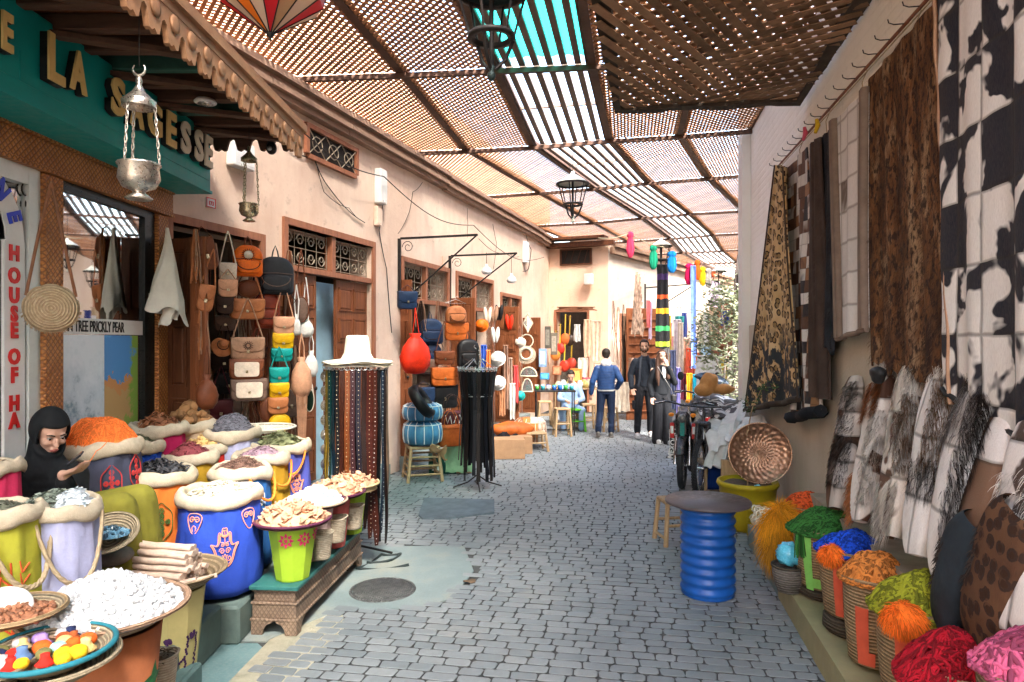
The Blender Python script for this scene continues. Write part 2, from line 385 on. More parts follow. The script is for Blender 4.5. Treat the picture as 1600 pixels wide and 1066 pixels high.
for i, (tb) in ((1, 56), (2, 52), (3, 44), (4, 44)):
    a, b, c, d = OPS[i]; f = LO.y+(a+b)/2*.9563; hgt = tb/F*f*.98; zb = d-hgt; GL[i] = zb
    g = MB(); wallpanel(g, a, b, zb-.06, zb, .1, out=.01); wallpanel(g, (a+b)/2-.035, (a+b)/2+.035, zb, d, .1, out=.01); g.v = [V(p)-LO for p in g.v]; obj('transom', g, FRAMEW, bl)
    grille(bl, a+.02, (a+b)/2-.05, zb+.01, d-.01); grille(bl, (a+b)/2+.05, b-.02, zb+.01, d-.01)
# the small window high on the wall
a, b = S(478), S(552); z1 = Z(478, 200); z0 = Z(478, 240)
wn = obj('window', (lambda g: (wallpanel(g, a, b, z0, z1, .02, out=.012), setattr(g, 'v', [V(p)-LO for p in g.v]), g)[2])(MB()), DARK, bl)
frame_lw(wn, a, b, z0, z1, .05, .05, .06, bottom=True, name='window_frame')
g = MB()
for k in range(3):
    for j in range(2):
        p = lambda u, w_: lw(a+(b-a)*u, z0+(z1-z0)*w_, .035)-LO
        x0, x1 = k/3, (k+1)/3
        g.tube([p(x0, 0), p(x1, 1)] if j else [p(x0, 1), p(x1, 0)], .007, 4)
    g.tube([p((x0+x1)/2+.1*cos(q*.6), .5+.3*sin(q*.6)) for q in range(12)], .006, 4)
obj('window_grille', g, GRIL, wn)

# far cross wall and the building that turns the corner
C1, C2 = V((.97, 17.75, 0)), V((2.42, 17.15, 0)); D3 = V((.541, .841, 0)); N3 = V((.841, -.541, 0))
b2 = thing('corner_house', 'peach plastered corner building facing down the street at its bend', 'building', C2)
d2 = (C2-C1).normalized(); n2 = V((d2.y, -d2.x, 0))
def part(name, fn, mat, par, org):
    g = MB(); fn(g); g.v = [V(p)-org for p in g.v]; return obj(name, g, mat, par)
DW = (C2-C1).length
def fcross(g):
    a, b, zt_ = .2, 1.02, 2.55
    wallpanel(g, -.6, a, 0, 4.35, .3, C1, d2, n2); wallpanel(g, a, b, zt_, 4.35, .3, C1, d2, n2); wallpanel(g, b, DW-.003, 0, 4.35, .3, C1, d2, n2)
part('front_wall', fcross, PINK2, b2, C2)
def fside(g):
    wallpanel(g, 0, .75, 0, 4.1, .3, C2, D3, N3); wallpanel(g, .75, 1.9, 2.5, 4.1, .3, C2, D3, N3); wallpanel(g, 1.9, 14, 0, 4.1, .3, C2, D3, N3)
part('side_wall', fside, PALE, b2, C2)
part('side_cornice', lambda g: (wallpanel(g, .05, 14, 4.0, 4.16, .12, C2, D3, N3, out=.14), wallpanel(g, .05, 14, 4.17, 4.24, .1, C2, D3, N3, out=.2)), GREYW, b2, C2)
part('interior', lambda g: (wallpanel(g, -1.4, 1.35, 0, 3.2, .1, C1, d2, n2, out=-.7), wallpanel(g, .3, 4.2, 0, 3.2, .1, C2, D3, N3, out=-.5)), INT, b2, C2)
def ffr(g):
    wallpanel(g, .14, .2, 0, 2.6, .1, C1, d2, n2, out=.03); wallpanel(g, 1.02, 1.08, 0, 2.6, .1, C1, d2, n2, out=.03); wallpanel(g, .2, 1.02, 2.55, 2.6, .1, C1, d2, n2, out=.03)
    wallpanel(g, .7, .76, 0, 2.52, .1, C2, D3, N3, out=.03); wallpanel(g, 1.9, 1.96, 0, 2.52, .1, C2, D3, N3, out=.03); wallpanel(g, .76, 1.9, 2.46, 2.52, .1, C2, D3, N3, out=.03)
part('door_frame', ffr, FRAMEW, b2, C2)
wx = part('window', lambda g: wallpanel(g, .35, 1.1, 3.78, 4.12, .03, C1, d2, n2, out=.02), DARK, b2, C2)
def fw(g):
    for (a, b, c, d) in ((.3, .35, 3.74, 4.16), (1.1, 1.15, 3.74, 4.16), (.35, 1.1, 3.74, 3.78), (.35, 1.1, 4.12, 4.16)): wallpanel(g, a, b, c, d, .05, C1, d2, n2, out=.05)
    for k in range(4): g.tube([C1+d2*(.4+.18*k)+n2*.03+V((0, 0, 3.78)), C1+d2*(.5+.18*k)+n2*.03+V((0, 0, 4.12))], .008, 4)
part('window_frame', fw, WOODD, wx, C2)
part('roof_beam', lambda g: (wallpanel(g, -.5, DW+.2, 4.18, 4.30, .2, C1, d2, n2, out=.28), wallpanel(g, -.5, DW, 4.36, 4.42, .4, C1, d2, n2, out=.4)), WOODD, b2, C2)
# farther houses closing the view
b3 = thing('far_house', 'pale ochre house closing the view past the bend of the street', 'building', (7, 30, 0))
g = MB(); g.obox((7+3, 30, 2.6), (16, 2, 0), (-.2, .6, 0), (0, 0, 5.2)); g.v = [V(p)-V((7, 30, 0)) for p in g.v]; obj('wall', g, PALE, b3)
g = MB()
for k in range(4): g.box(-3.4+k*1.9, -2.5+k*1.9, -1.2, -.5, 0, 2.3)
obj('door', g, WOODR, b3)
b4 = thing('side_house', 'reddish brown plastered house on the right beyond the bend', 'building', (9, 22, 0))
g = MB(); g.obox((1.6, .5, 1.95), (3, 1.4, 0), (-1.4, 3, 0), (0, 0, 3.9)); obj('wall', g, plaster('red plaster', (.42, .2, .13), (.52, .28, .18)), b4)
# right hand wall
rw = thing('street_wall', 'tall whitewashed wall on the right hung with hides', 'wall', RO)
g = MB(); 
YC = 9.6
g.obox(A*((YC-9)/2)+N*.2+V((0, 0, 2.8)), A*(YC+9), N*.4, V((0, 0, 5.6)))
def rough(mb, sub): pass
o_ = obj('wall', g, WHITEW, rw)
g = MB(); g.obox(A*((YC-9)/2-.004)-N*.012+V((0, 0, 1.0)), A*(YC+8.9), N*.02, V((0, 0, 2.0))); obj('dado', g, BEIGE, rw)
g = MB(); g.obox(A*(YC-.16)-N*.05+V((0, 0, 2.8)), A*.33, N*.12, V((0, 0, 5.6))); obj('pilaster', g, plaster('smooth whitewash', (.66, .62, .55), (.76, .73, .67), .2, .4), rw)
g = MB(); g.obox(A*3.0+N*2.6+V((0, 0, 2.8)), A*1, N*4.0, V((0, 0, 5.6)))
b5 = thing('yard_wall', 'plain wall standing behind the right hand street wall at the bend', 'wall', AL(2, 11))
g = MB(); g.obox((3.2, 8, 2.6), (5.6, 16, 0), (.3, -.1, 0), (0, 0, 5.2)); obj('wall', g, PALE, b5)
b6 = thing('rear_shade_wall', 'unseen plastered wall added behind the viewpoint to darken the near street', 'building', (0, -8, 0))
g = MB(); g.box(-4.2, -3.3, .0, 9.45, 0, 5.6); obj('side_wall', g, PINK, b6)  # unseen wall behind the camera, added to keep light off the near street
# kerb step on the right, painted
SP1 = mk((.29, .26, .14), .6, var=.2, scale=5, bump=.3, bs=40, name='olive yellow paint'); SP2 = mk((.10, .16, .18), .55, var=.25, scale=6, bump=.2, name='slate blue paint')
def step(y0, y1, mat):
    g = MB(); g.obox(AL(1.24, (y0+y1)/2, .085), A*(y1-y0), N*.48, V((0, 0, .17)));  struct('kerb', g, mat)
step(.5, 5.05, SP1); step(5.053, 6.35, SP2)
# left platform
g = MB(); g.bbox(-2.9, -1.72, 2.3, 4.05, -.01, .24, .015); g.bbox(-2.9, -1.62, 4.053, 5.5, -.01, .22, .015); struct('shop_platform', g, mk((.10, .14, .13), .7, var=.35, scale=4, bump=.4, bs=30, name='dark green cement'))

# ================================================================ lattice roof
BARS = [[(-4.0,-1.7),(-2.7,-1.77),(-1.73,-1.87),(-.77,-1.97),(.24,-2.1),(1.6,-2.3)],
        [(-3.9,1.25),(-2.17,1.13),(-1.21,1.03),(-.25,.93),(.76,.8),(1.9,.6)],
        [(-3.1,4.2),(-1.65,4.03),(-.69,3.93),(.27,3.83),(1.28,3.7),(2.22,3.58)],
        [(-2.42,7.06),(-1.13,6.94),(-.17,6.83),(.79,6.73),(1.8,6.6),(2.76,6.5)],
        [(-1.50,9.83),(-.67,9.73),(.28,9.54),(1.31,9.23),(2.22,9.03),(3.1,8.78)],
        [(-.60,12.86),(.46,12.5),(1.42,12.16),(2.31,11.7),(3.25,11.37),(4.2,11.0)],
        [(.45,16.1),(1.83,15.66),(2.82,15.04),(3.75,14.55),(4.79,14.2),(5.8,13.8)],
        [(1.9,19.3),(3.1,18.6),(4.15,18.1),(5.1,17.46),(6.1,17.1),(7.1,16.7)],
        [(2.9,22.0),(4.1,21.5),(5.2,21.0),(6.3,20.5),(7.2,20.1),(8.3,19.6)],
        [(4.3,25.0),(5.5,24.5),(6.6,24.0),(7.7,23.5),(8.7,23.0),(9.7,22.5)],
        [(5.9,28.2),(7.1,27.7),(8.2,27.2),(9.3,26.7),(10.3,26.2),(11.3,25.7)]]  # farthest bay, added to shade the sunlit end of the lane
ZR = 4.5
LATH = mk((.34, .16, .075), .75, var=.3, scale=7, rand=.5, name='lath wood'); BEAMW = mk((.085, .045, .03), .7, var=.35, scale=5, bump=.3, bs=30, name='beam wood')
roof = thing('lattice_roof', 'wooden lattice canopy roofing the whole street, with a lengthwise strip of open slats', 'roof', (0, 0, ZR))
g = MB(); q = MB()
for b in BARS:
    for i in range(5):
        p0, p1 = V((*b[i], 0)), V((*b[i+1], 0)); d = p1-p0; n_ = V((-d.y, d.x, 0)).normalized()
        g.obox((p0+p1)/2+V((0, 0, -.005)), d, n_*.045, V((0, 0, .05)))
obj('crossbar', g, BEAMW, roof)
for i in range(6):
    g = MB()
    for j in range(len(BARS)-1):
        p0, p1 = V((*BARS[j][i], 0)), V((*BARS[j+1][i], 0)); d = p1-p0; n_ = V((-d.y, d.x, 0)).normalized()
        g.obox((p0+p1)/2+V((0, 0, .066)), d, n_*(.085 if i in (0, 5) else .075), V((0, 0, .09)))
        for sg in (-1, 1): g.obox((p0+p1)/2+n_*sg*.055+V((0, 0, .06)), d, n_*.022, V((0, 0, .04)))
    obj('purlin', g, BEAMW, roof)
def clip(p, d, poly):
    """segment of the line p+t d inside a convex quad"""
    t0, t1 = -1e9, 1e9; n = len(poly)
    for i in range(n):
        a = poly[i]; b = poly[(i+1) % n]; e = b-a; nn = V((-e.y, e.x)); den = nn.dot(d); num = nn.dot(a-p)
        if abs(den) < 1e-9: continue
        t = num/den
        if den > 0: t0 = max(t0, t)
        else: t1 = min(t1, t)
    return (t0, t1) if t1-t0 > .02 else None
def lattice(poly, pitch, wd, ang, z, th=.007):
    g = MB(); c = sum(poly, V((0, 0)))/len(poly); rad = max((p-c).length for p in poly)
    ar = sum(poly[i].x*poly[(i+1) % 4].y-poly[(i+1) % 4].x*poly[i].y for i in range(4))
    if ar < 0: poly = poly[::-1]
    for L, a in enumerate((ang, ang+pi/2)):
        d = V((cos(a), sin(a))); n_ = V((-d.y, d.x)); k = int(rad/pitch)+1
        for i in range(-k, k+1):
            p = c+n_*(i*pitch); r = clip(p, d, poly)
            if r:
                m_ = p+d*(r[0]+r[1])/2; zz = z(m_.x, m_.y) if callable(z) else z
                g.obox((m_.x, m_.y, zz+L*(th+.001)), (d.x*(r[1]-r[0]), d.y*(r[1]-r[0]), 0), (n_.x*wd, n_.y*wd, 0), (0, 0, th))
    return g
for j in range(len(BARS)-1):
    for i in range(5):
        if i == 2 and j: continue  # unseen first bay keeps a panel over its strip, added to cut the sun
        quad = [V(BARS[j][i]), V(BARS[j][i+1]), V(BARS[j+1][i+1]), V(BARS[j+1][i])]
        ct = sum(quad, V((0, 0)))/4; quad = [ct+(p-ct)*.985 for p in quad]
        ax = V(BARS[j+1][2])-V(BARS[j][2]); an = atan2(ax.y, ax.x)+pi/4
        pt = .060 if j < 7 else .066
        obj('lattice_panel', lattice(quad, pt, pt*(.53 if j < 4 else .49), an, .03, .006 if j < 4 else .004), LATH, roof)
SLATW = mk((.15, .105, .085), .7, var=.3, scale=4, name='slat wood')
for j in range(len(BARS)-1):
    a0, a1 = V((*BARS[j][2], 0)), V((*BARS[j][3], 0)); b0, b1 = V((*BARS[j+1][2], 0)), V((*BARS[j+1][3], 0)); g = MB(); n = 7
    for k in range(1, n):
        p0, p1 = a0.lerp(a1, k/n), b0.lerp(b1, k/n); d = p1-p0; n_ = V((-d.y, d.x, 0)).normalized()
        g.obox((p0+p1)/2+V((0, 0, .05)), d*.99, n_*.062, V((0, 0, .035)))
    for tt in (.5,): g.obox(a0.lerp(b0, tt).lerp(a1.lerp(b1, tt), .5)+V((0, 0, .085)), (a1.lerp(b1, tt)-a0.lerp(b0, tt)), (0, .04, 0), (0, 0, .03))
    obj('slats', g, SLATW, roof)
t = NT('green sheet'); t.b.inputs['Base Color'].default_value = (.03, .75, .55, 1)
tr = t.n('BsdfTranslucent', {'Color': (.02, .50, .40)}); tp = t.n('BsdfTransparent', {'Color': (.05, .36, .30)}); mx = t.n('MixShader', {0: .35}); t.link(tr.outputs[0], mx.inputs[1]); t.link(tp.outputs[0], mx.inputs[2]); t.link(mx.outputs[0], t.out.inputs[0]); GREENS = t.mat
g = MB()
for j in (2,):
    a0, a1 = V((*BARS[j][2], .10)), V((*BARS[j][3], .10)); b0, b1 = V((*BARS[j+1][2], .10)), V((*BARS[j+1][3], .10))
    a0, b0 = a0.lerp(b0, .01), a0.lerp(b0, .985); a1, b1 = a1.lerp(b1, .01), a1.lerp(b1, .985)
    g.grid(lambda u, w_: a0.lerp(a1, u).lerp(b0.lerp(b1, u), w_)+V((0, 0, .01+.008*sin(u*60))), 40, 4)
obj('green_sheet', g, GREENS, roof)
# sagging woven shade over the right side
sh = thing('palm_mat', 'dark brown woven shade mat slung overhead against the right wall', 'shade mat', (1.5, 5, 3.9))
def zs(x, y): return 3.9+.035*(6.2-y)-3.9+.008*sin(x*9)+.006*sin(y*7)
quad = [V((.22, 3.0)), V((2.02, 2.75)), V((2.55, 6.05)), V((.95, 6.27))]
g = lattice(quad, .10, .066, R(52), lambda x, y: zs(x, y)); g.v = [V(p)-V((1.5, 5, 0)) for p in g.v]
MATB = mk((.26, .15, .085), .85, var=.4, scale=9, rand=.4, name='woven palm'); obj('weave', g, MATB, sh)
g = MB(); q4 = quad
for i in range(4):
    a, b = q4[i], q4[(i+1) % 4]; cc = sum(q4, V((0, 0)))/4; m = 26; pv = []
    for k in range(m+1):
        p = a.lerp(b, k/m); inn = (cc-p).normalized()*.11; wob = .005*sin(k*1.9+i)
        for (dd, dz) in ((-wob-.01, 0), (-wob-.01, .03), (.11, .035), (.11, -.005)):
            x, y = p+inn.normalized()*dd; pv.append((x-1.5, y-5, zs(x, y)+dz-.005-.006*abs(sin(k*.7))))
    g.add(pv, [(k*4+e, k*4+(e+1) % 4, (k+1)*4+(e+1) % 4, (k+1)*4+e) for k in range(m) for e in range(4)])
obj('border', g, mk((.06, .045, .034), .9, var=.4, scale=12, bump=.4, name='dark border cloth'), sh)
# ================================================================ the spice shop on the left (its front runs parallel to +Y)
FX = -2.78
def fp(px, py, out=0):
    f = (-(FX+out))*F/(800-px); return V((FX+out, f, EYE+(533-py)/F*f))
t = NT('carved wood'); v = t.obj()
w1 = t.n('TexWave', {'Vector': t.vmap(v, rot=(R(45), 0, 0)), 'Scale': 11, 'Distortion': .6}, bands_direction='Y').outputs['Fac']
w2 = t.n('TexWave', {'Vector': t.vmap(v, rot=(R(-45), 0, 0)), 'Scale': 11, 'Distortion': .6}, bands_direction='Y').outputs['Fac']
h = t.m('MINIMUM', w1, w2); c = t.ramp(t.noise(v, 6, 4), [(.3, (.36, .125, .03)), (.7, (.60, .25, .07))]); c = t.mix(t.ramp(h, [(.05, .75), (.3, 0)]), c, (.14, .045, .015))
t.set(c, .5); t.bump(h, .7, .012); CARVED = t.mat
GREEN = mk((.006, .28, .265), .45, var=.18, scale=2.5, bump=.12, bs=14, name='teal green paint'); GREEN2 = mk((.004, .12, .10), .5, var=.2, scale=3, name='deep green paint')
ALU = mk((.60, .64, .62), .4, .2, .1, 8, name='white aluminium')
shop = thing('spice_shop', 'spice shop front with carved orange wood frame and large glass window', 'shop', (FX, 5.5, 0))
def spart(name, fn, mat, par=None, **k):
    g = MB(); fn(g); g.v = [V(p)-V((FX, 5.5, 0)) for p in g.v]; return obj(name, g, mat, par or shop, **k)
spart('header', lambda g: (g.box(FX-.1, FX+.03, 1.6, 5.54, 2.83, 2.98), g.box(FX-.1, FX+.045, 1.6, 5.545, 2.985, 3.01), g.box(FX-.1, FX+.04, 1.6, 5.542, 2.80, 2.825)), CARVED)
spart('pillar', lambda g: g.bbox(FX-.12, FX+.02, 4.03, 4.21, .22, 2.80, .01), CARVED)
spart('pillar', lambda g: g.bbox(FX-.12, FX+.02, 5.33, 5.53, .22, 2.80, .01), CARVED)
spart('pillar', lambda g: g.bbox(FX-.12, FX+.02, 2.2, 2.4, .22, 2.80, .01), CARVED)
spart('window_frame', lambda g: (g.box(FX-.06, FX-.01, 5.19, 5.33, .22, 2.8), g.box(FX-.06, FX-.01, 4.21, 4.24, .22, 2.8), g.box(FX-.06, FX-.01, 4.24, 5.19, 2.74, 2.8)), mk((.015, .018, .018), .35, .3, .3, 9, name='black frame'))
spart('interior', lambda g: (g.box(-5.0, -4.9, 1.5, 5.6, .2, 3.0), g.box(-4.9, FX-.13, 5.54, 5.6, .2, 3), g.box(-4.9, FX-.12, 1.6, 5.5, .15, .2), g.box(-4.9, FX-.12, 1.6, 5.5, 3.0, 3.1), g.box(-4.9, FX-.1, 1.5, 1.6, .2, 3)), mk((.72, .76, .70), .7, var=.3, scale=2, name='shop interior'))
spart('upper_wall', lambda g: (g.box(-3.3, FX-.02, 1.5, 5.6, 3.02, 6.0), g.box(-3.3, -2.9, 5.52, 5.62, .1, 3.02)), PINK)
t = NT('glass pane'); tp = t.n('BsdfTransparent', {'Color': (.93, .97, .95)}); gl = t.n('BsdfGlossy', {'Color': (1, 1, 1), 'Roughness': .02}); fr = t.n('Fresnel', {'IOR': 1.75}); fm = t.m('ADD', t.m('MULTIPLY', fr.outputs[0], 1.3), .42)
mx = t.n('MixShader', {0: fm}); t.link(tp.outputs[0], mx.inputs[1]); t.link(gl.outputs[0], mx.inputs[2]); t.link(mx.outputs[0], t.out.inputs[0]); GLASS = t.mat
spart('window_glass', lambda g: g.box(FX-.04, FX-.034, 4.24, 5.19, .25, 2.74), GLASS)
# banner and posters behind / on the glass
b = spart('banner', lambda g: g.box(FX-.031, FX-.028, 4.2, 5.32, 1.845, 1.95), WHITEP)
tm = text_mesh('GAN TREE PRICKLY PEAR', .105, .002, .001, .60); o = obj('lettering', tm, BLACK, b); o.location = (.0+.0-.026, 4.225-5.5, 1.862); o.rotation_euler = (0, 0, R(90))
def poster(name, stops, y0, y1, z0, z1, fn):
    p = spart(name, lambda g: g.box(FX-.031, FX-.027, y0, y1, z0, z1), fn()); return p
def pst1():
    t = NT('poster print'); v = t.obj(); z = t.n('SeparateXYZ', {0: v}).outputs[2]; a = t.noise(v, 7, 6, .75)
    c = t.ramp(t.m('ADD', t.m('MULTIPLY', t.m('SUBTRACT', z, 1.0), .55), t.m('MULTIPLY', a, .8)), [(.30, (.10, .13, .16)), (.5, (.25, .36, .45)), (.62, (.6, .7, .78)), (.8, (.75, .83, .9))]); return t.set(c, .25)
def pst2():
    t = NT('poster print'); v = t.obj(); z = t.n('SeparateXYZ', {0: v}).outputs[2]; y = t.n('SeparateXYZ', {0: v}).outputs[1]; a = t.noise(v, 6, 5, .7)
    f = t.m('ADD', t.m('SUBTRACT', z, .95), t.m('MULTIPLY', t.m('SUBTRACT', a, .5), .35))
    c = t.ramp(f, [(.0, (.30, .42, .10)), (.28, (.55, .36, .16)), (.52, (.62, .30, .12)), (.58, (.10, .32, .70)), (.9, (.12, .4, .8))], 'CONSTANT')
    f2 = t.m('ADD', t.m('MULTIPLY', t.m('ADD', y, .62), 3), t.m('MULTIPLY', t.m('SUBTRACT', a, .5), 1.4)); return t.set(t.mix(t.ramp(f2, [(.4, 0), (.52, 1)]), c, (.25, .42, .08)), .25)
poster('tree_poster', 0, 4.24, 4.70, 1.05, 1.84, pst1); poster('landscape_poster', 0, 4.705, 5.12, 1.05, 1.84, pst2)
# shelves with packets inside
def shelves(g):
    for z in (.9, 1.3, 1.95, 2.2, 2.5): g.box(-4.2, -3.5, 4.1, 5.5, z, z+.02)
    g.box(-3.52, -3.5, 4.1, 5.5, 1.9, 2.2)
sv = thing('display_shelf', 'pale shelf unit standing inside the spice shop behind the glass', 'shelf', (-4, 5, .2))
g = MB(); shelves(g); g.v = [V(p)-V((-4, 5, .2)) for p in g.v]; obj('shelf', g, WHITEP, sv)
rr_ = random.Random(5); cols = [(.05, .1, .5), (.6, .08, .05), (.1, .5, .1), (.8, .5, .05), (.02, .03, .1), (.7, .7, .65), (.35, .7, .05), (.4, .2, .1)]
for k in range(22):
    z = (1.97, 2.22, 1.32)[k % 3]; y = 4.2+1.2*(k//3)/8+rr_.uniform(0, .05); x = -3.62
    g = MB(); hh = rr_.uniform(.12, .2); g.bbox(-.03, .03, -.035, .035, 0, hh, .006); g.lathe([(.02, hh), (.02, hh+.03), (0, hh+.032)], 8)
    o = obj('packet', g, mk(cols[(k*5) % 8], .4, name='packet'), None, (x, y, z)); tag(o, 'coloured bottle standing in a row on the shelf behind the shop window', 'bottle', 'bottles and packets on the shop shelves')
# arched door on the far left with the white sign strip
d = spart('door_frame', lambda g: (g.box(FX-.05, FX, 3.93, 4.0, .24, 2.8), g.box(FX-.05, FX-.005, 4.0, 4.03, .24, 2.8), g.box(FX-.05, FX-.002, 3.0, 3.93, 2.7, 2.8), g.box(FX-.05, FX-.004, 2.4, 2.5, .24, 2.8)), ALU)
spart('door_glass', lambda g: g.box(FX-.04, FX-.034, 2.5, 3.93, .25, 2.7), GLASS)
st = spart('sign_strip', lambda g: g.box(FX-.03, FX-.012, 3.755, 3.915, .3, 2.36), WHITEP)
REDP = mk((.62, .02, .02), .35, var=.08, name='red lettering'); BLUEP = mk((.02, .05, .55), .35, var=.08, name='blue lettering')
for ch, py in zip('HOUSEOFHA', (395, 430, 461, 490, 516, 557, 586, 630, 657)):
    f = 2.78*F/(800-23); tm = text_mesh(ch, .115, .003, .006, .95, 'CENTER'); o = obj('lettering', tm, REDP, st); o.location = (.0-.008, 3.825-5.5, EYE+(533-py)/F*f-.04); o.rotation_euler = (0, 0, R(90))
# arch band: quarter ring rising to the left
def arch(g):
    cy, cz, r0, r1 = 3.37, 2.36, .40, .54; vs = []; n = 16
    for k in range(n+1):
        a = pi*k/n
        for r in (r0, r1): vs += [(FX-.02, cy+r*cos(a), cz+r*sin(a)*.85), (FX-.012, cy+r*cos(a), cz+r*sin(a)*.85)]
    g.add(vs, [(k*4+a, k*4+b, k*4+4+b, k*4+4+a) for k in range(n) for a, b in ((0, 1), (1, 3), (3, 2), (2, 0))], False)
ab = spart('arch_band', arch, WHITEP)
for ch, a in zip('ENA', (20, 42, 64)):
    tm = text_mesh(ch, .14, .003, .006, .9, 'CENTER'); o = obj('lettering', tm, BLUEP, ab); q = R(a); o.location = (-.008, 3.37+.44*cos(q)-5.5, 2.36+.42*sin(q)*.85); o.rotation_euler = (0, R(90-a), R(90))
g = MB()
for k in range(4):
    c0 = fp(28+k*6, 250+k*24, -.02)-V((FX, 5.5, 0)); g.tube([c0+V((0, .05*cos(i*.55)*(1-i/16), .06*sin(i*.55)*(1-i/16))) for i in range(14)], .006, 4)
obj('scrollwork', g, IRON, shop)
spart('handle', lambda g: (g.bbox(FX, FX+.03, 3.945, 3.985, 1.23, 1.32, .008),), IRON)

# green sign box with raised letters
sg = thing('shop_sign', 'long teal green sign box with raised golden capital letters over the spice shop', 'sign', (-2.46, 5.57, 3.0))
g = MB(); g.bbox(-.32, 0, -4.2, 0, .02, .50, .006); g.box(-.32, .012, -4.2, .012, 0, .022); g.box(-.003, .004, -4.2, -.03, .10, .106); g.box(-.003, .004, -2.16, -2.154, .1, .25)
obj('box', g, GREEN, sg)
GOLD = mk((.75, .52, .2), .45, var=.15, scale=6, name='golden letters'); CREAM = mk((.72, .64, .50), .45, var=.1, name='cream letters')
def letters(txt, ys, mats):
    for ch, (px0, px1, py0, py1), mt in zip(txt, ys, mats):
        y0, y1 = 2.46*F/(800-px0), 2.46*F/(800-px1); tm = text_mesh(ch, .365, .006, .013, 1)
        xs = [q.co.x for q in tm.vertices]; zs_ = [q.co.z for q in tm.vertices]; x0, x1, z0, z1 = min(xs), max(xs), min(zs_), max(zs_)
        f = (y0+y1)/2; zb = EYE+(533-py1)/F*f; zt2 = EYE+(533-py0)/F*f
        for q in tm.vertices: q.co.x = (q.co.x-x0)/(x1-x0)*(y1-y0); q.co.z = (q.co.z-z0)/(z1-z0)*(zt2-zb); q.co.y *= 1
        o = obj('lettering', tm, [mt], sg); o.location = (.052, y0-5.57, zb-3.0); o.rotation_euler = (0, 0, R(90))
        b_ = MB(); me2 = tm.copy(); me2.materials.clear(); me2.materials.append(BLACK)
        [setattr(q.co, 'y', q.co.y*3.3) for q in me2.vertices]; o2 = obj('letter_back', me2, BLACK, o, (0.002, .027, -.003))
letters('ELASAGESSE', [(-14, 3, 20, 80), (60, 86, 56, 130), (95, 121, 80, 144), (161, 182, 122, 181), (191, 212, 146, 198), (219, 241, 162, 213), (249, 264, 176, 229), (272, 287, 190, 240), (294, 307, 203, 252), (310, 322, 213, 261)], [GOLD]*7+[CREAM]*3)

# canopy over the shop
cn = thing('shop_canopy', 'wooden canopy with carved scalloped fascia jutting over the spice shop sign', 'canopy', (-1.77, 5.7, 3.56))
g = MB(); g.box(-1.0, .0, -4.6, 0, .0, .03); g.box(-1.0, .04, -4.6, .03, .035, .06); obj('roof_board', g, WOODR, cn)
DKW = mk((.10, .05, .032), .7, var=.4, scale=6, bump=.3, bs=30, stretch=(.7, 6, 6), name='dark rafter wood'); GRW = mk((.03, .09, .07), .6, name='green rafter')
for k in range(17):
    g = MB(); y = -.12-.27*k; g.bbox(-1.0, -.03, y-.035, y+.035, -.09, -.002, .006); obj('rafter', g, GRW if k in (2, 5, 9) else DKW, cn)
g = MB()
for k in range(7): g.obox((-.5, -.3-.55*k, -.115), (.95, .42, 0), (-.03, .06, 0), (0, 0, .03))
obj('slats', g, DKW, cn)
FAS = mk((.38, .20, .105), .65, var=.25, scale=8, bump=.5, bs=26, name='carved fascia wood')
def scal(L, x, fr, per=.19, H=.20):
    poly = [(0, 0)]; n = int(L/per); poly = [(0, .0)]
    for k in range(n):
        for i in range(8):
            u = i/8; zz = -H+.10*abs(sin(pi*u))**.8*(-.35)+(.07 if .0 <= u < .14 or u > .86 else 0)+(.02 if .42 < u < .58 else 0)
            poly.append(((k+u)*per, zz))
    poly.append((n*per, -H+.05)); poly.append((n*per, 0)); return poly
def strip(g, poly, fr, th):
    top = poly[0][1]
    for a, b in zip(poly[1:-1], poly[2:-1]):
        if b[0]-a[0] < 1e-5: continue
        g.prism([(a[0], top), (a[0], a[1]), (b[0], b[1]), (b[0], top)], fr, th)
g = MB(); strip(g, scal(4.6, 0, None), lambda u, w_, d_: V((.0+d_, -u, w_-.02)), .03); g.box(-.012, .034, -4.6, 0, -.075, -.055); g.box(-.012, .055, -4.6, .02, -.02, .04)
for k in range(24):
    y = -.095-.19*k; g.lathe([(.045, 0), (.05, .006), (.03, .01), (0, .012)], 10, (0, 0, 0)); m0 = len(g.v)-40
    for i in range(m0, len(g.v)): p = g.v[i]; g.v[i] = (.03+p[2], y+p[0], -.13+p[1])
obj('fascia', g, FAS, cn)
g = MB(); strip(g, scal(.95, 0, None, .19, .12), lambda u, w_, d_: V((-u, .0+d_, w_-.02)), .03); obj('end_fascia', g, DKW, cn)
sp_ = thing('ceiling_spotlight', 'round white downlight recessed in the underside of the wooden canopy', 'light', (-2.12, 4.72, 3.44)); 
g = MB(); g.lathe([(0, .0), (.055, 0), (.07, .004), (.075, .012), (.06, .03), (0, .03)], 20); obj('trim', g, WHITEP, sp_)
g = MB(); g.lathe([(0, -.003), (.05, -.003), (.05, .004)], 20); obj('lens', g, STEEL, sp_)
# CCTV camera under the end of the fascia
cv = thing('security_camera', 'small black dome camera under the right end of the canopy fascia', 'camera', P(424, 222, 5.68))
g = MB(); g.ball((0, 0, -.05), .045, .045, .055); obj('dome', g, BLACK, cv); g = MB(); g.bbox(-.03, .03, -.03, .03, -.01, .06, .01); g.tube([(0, 0, .02), (.02, .02, .14)], .012); obj('bracket', g, BLACK, cv); g = MB(); g.lathe([(0, 0), (.018, 0), (.02, .012)], 12, (0, 0, 0)); g.v = [(p[0], -.10+p[2]+.055-.01, p[1]-.065) for p in g.v]; obj('lens', g, STEEL, cv)

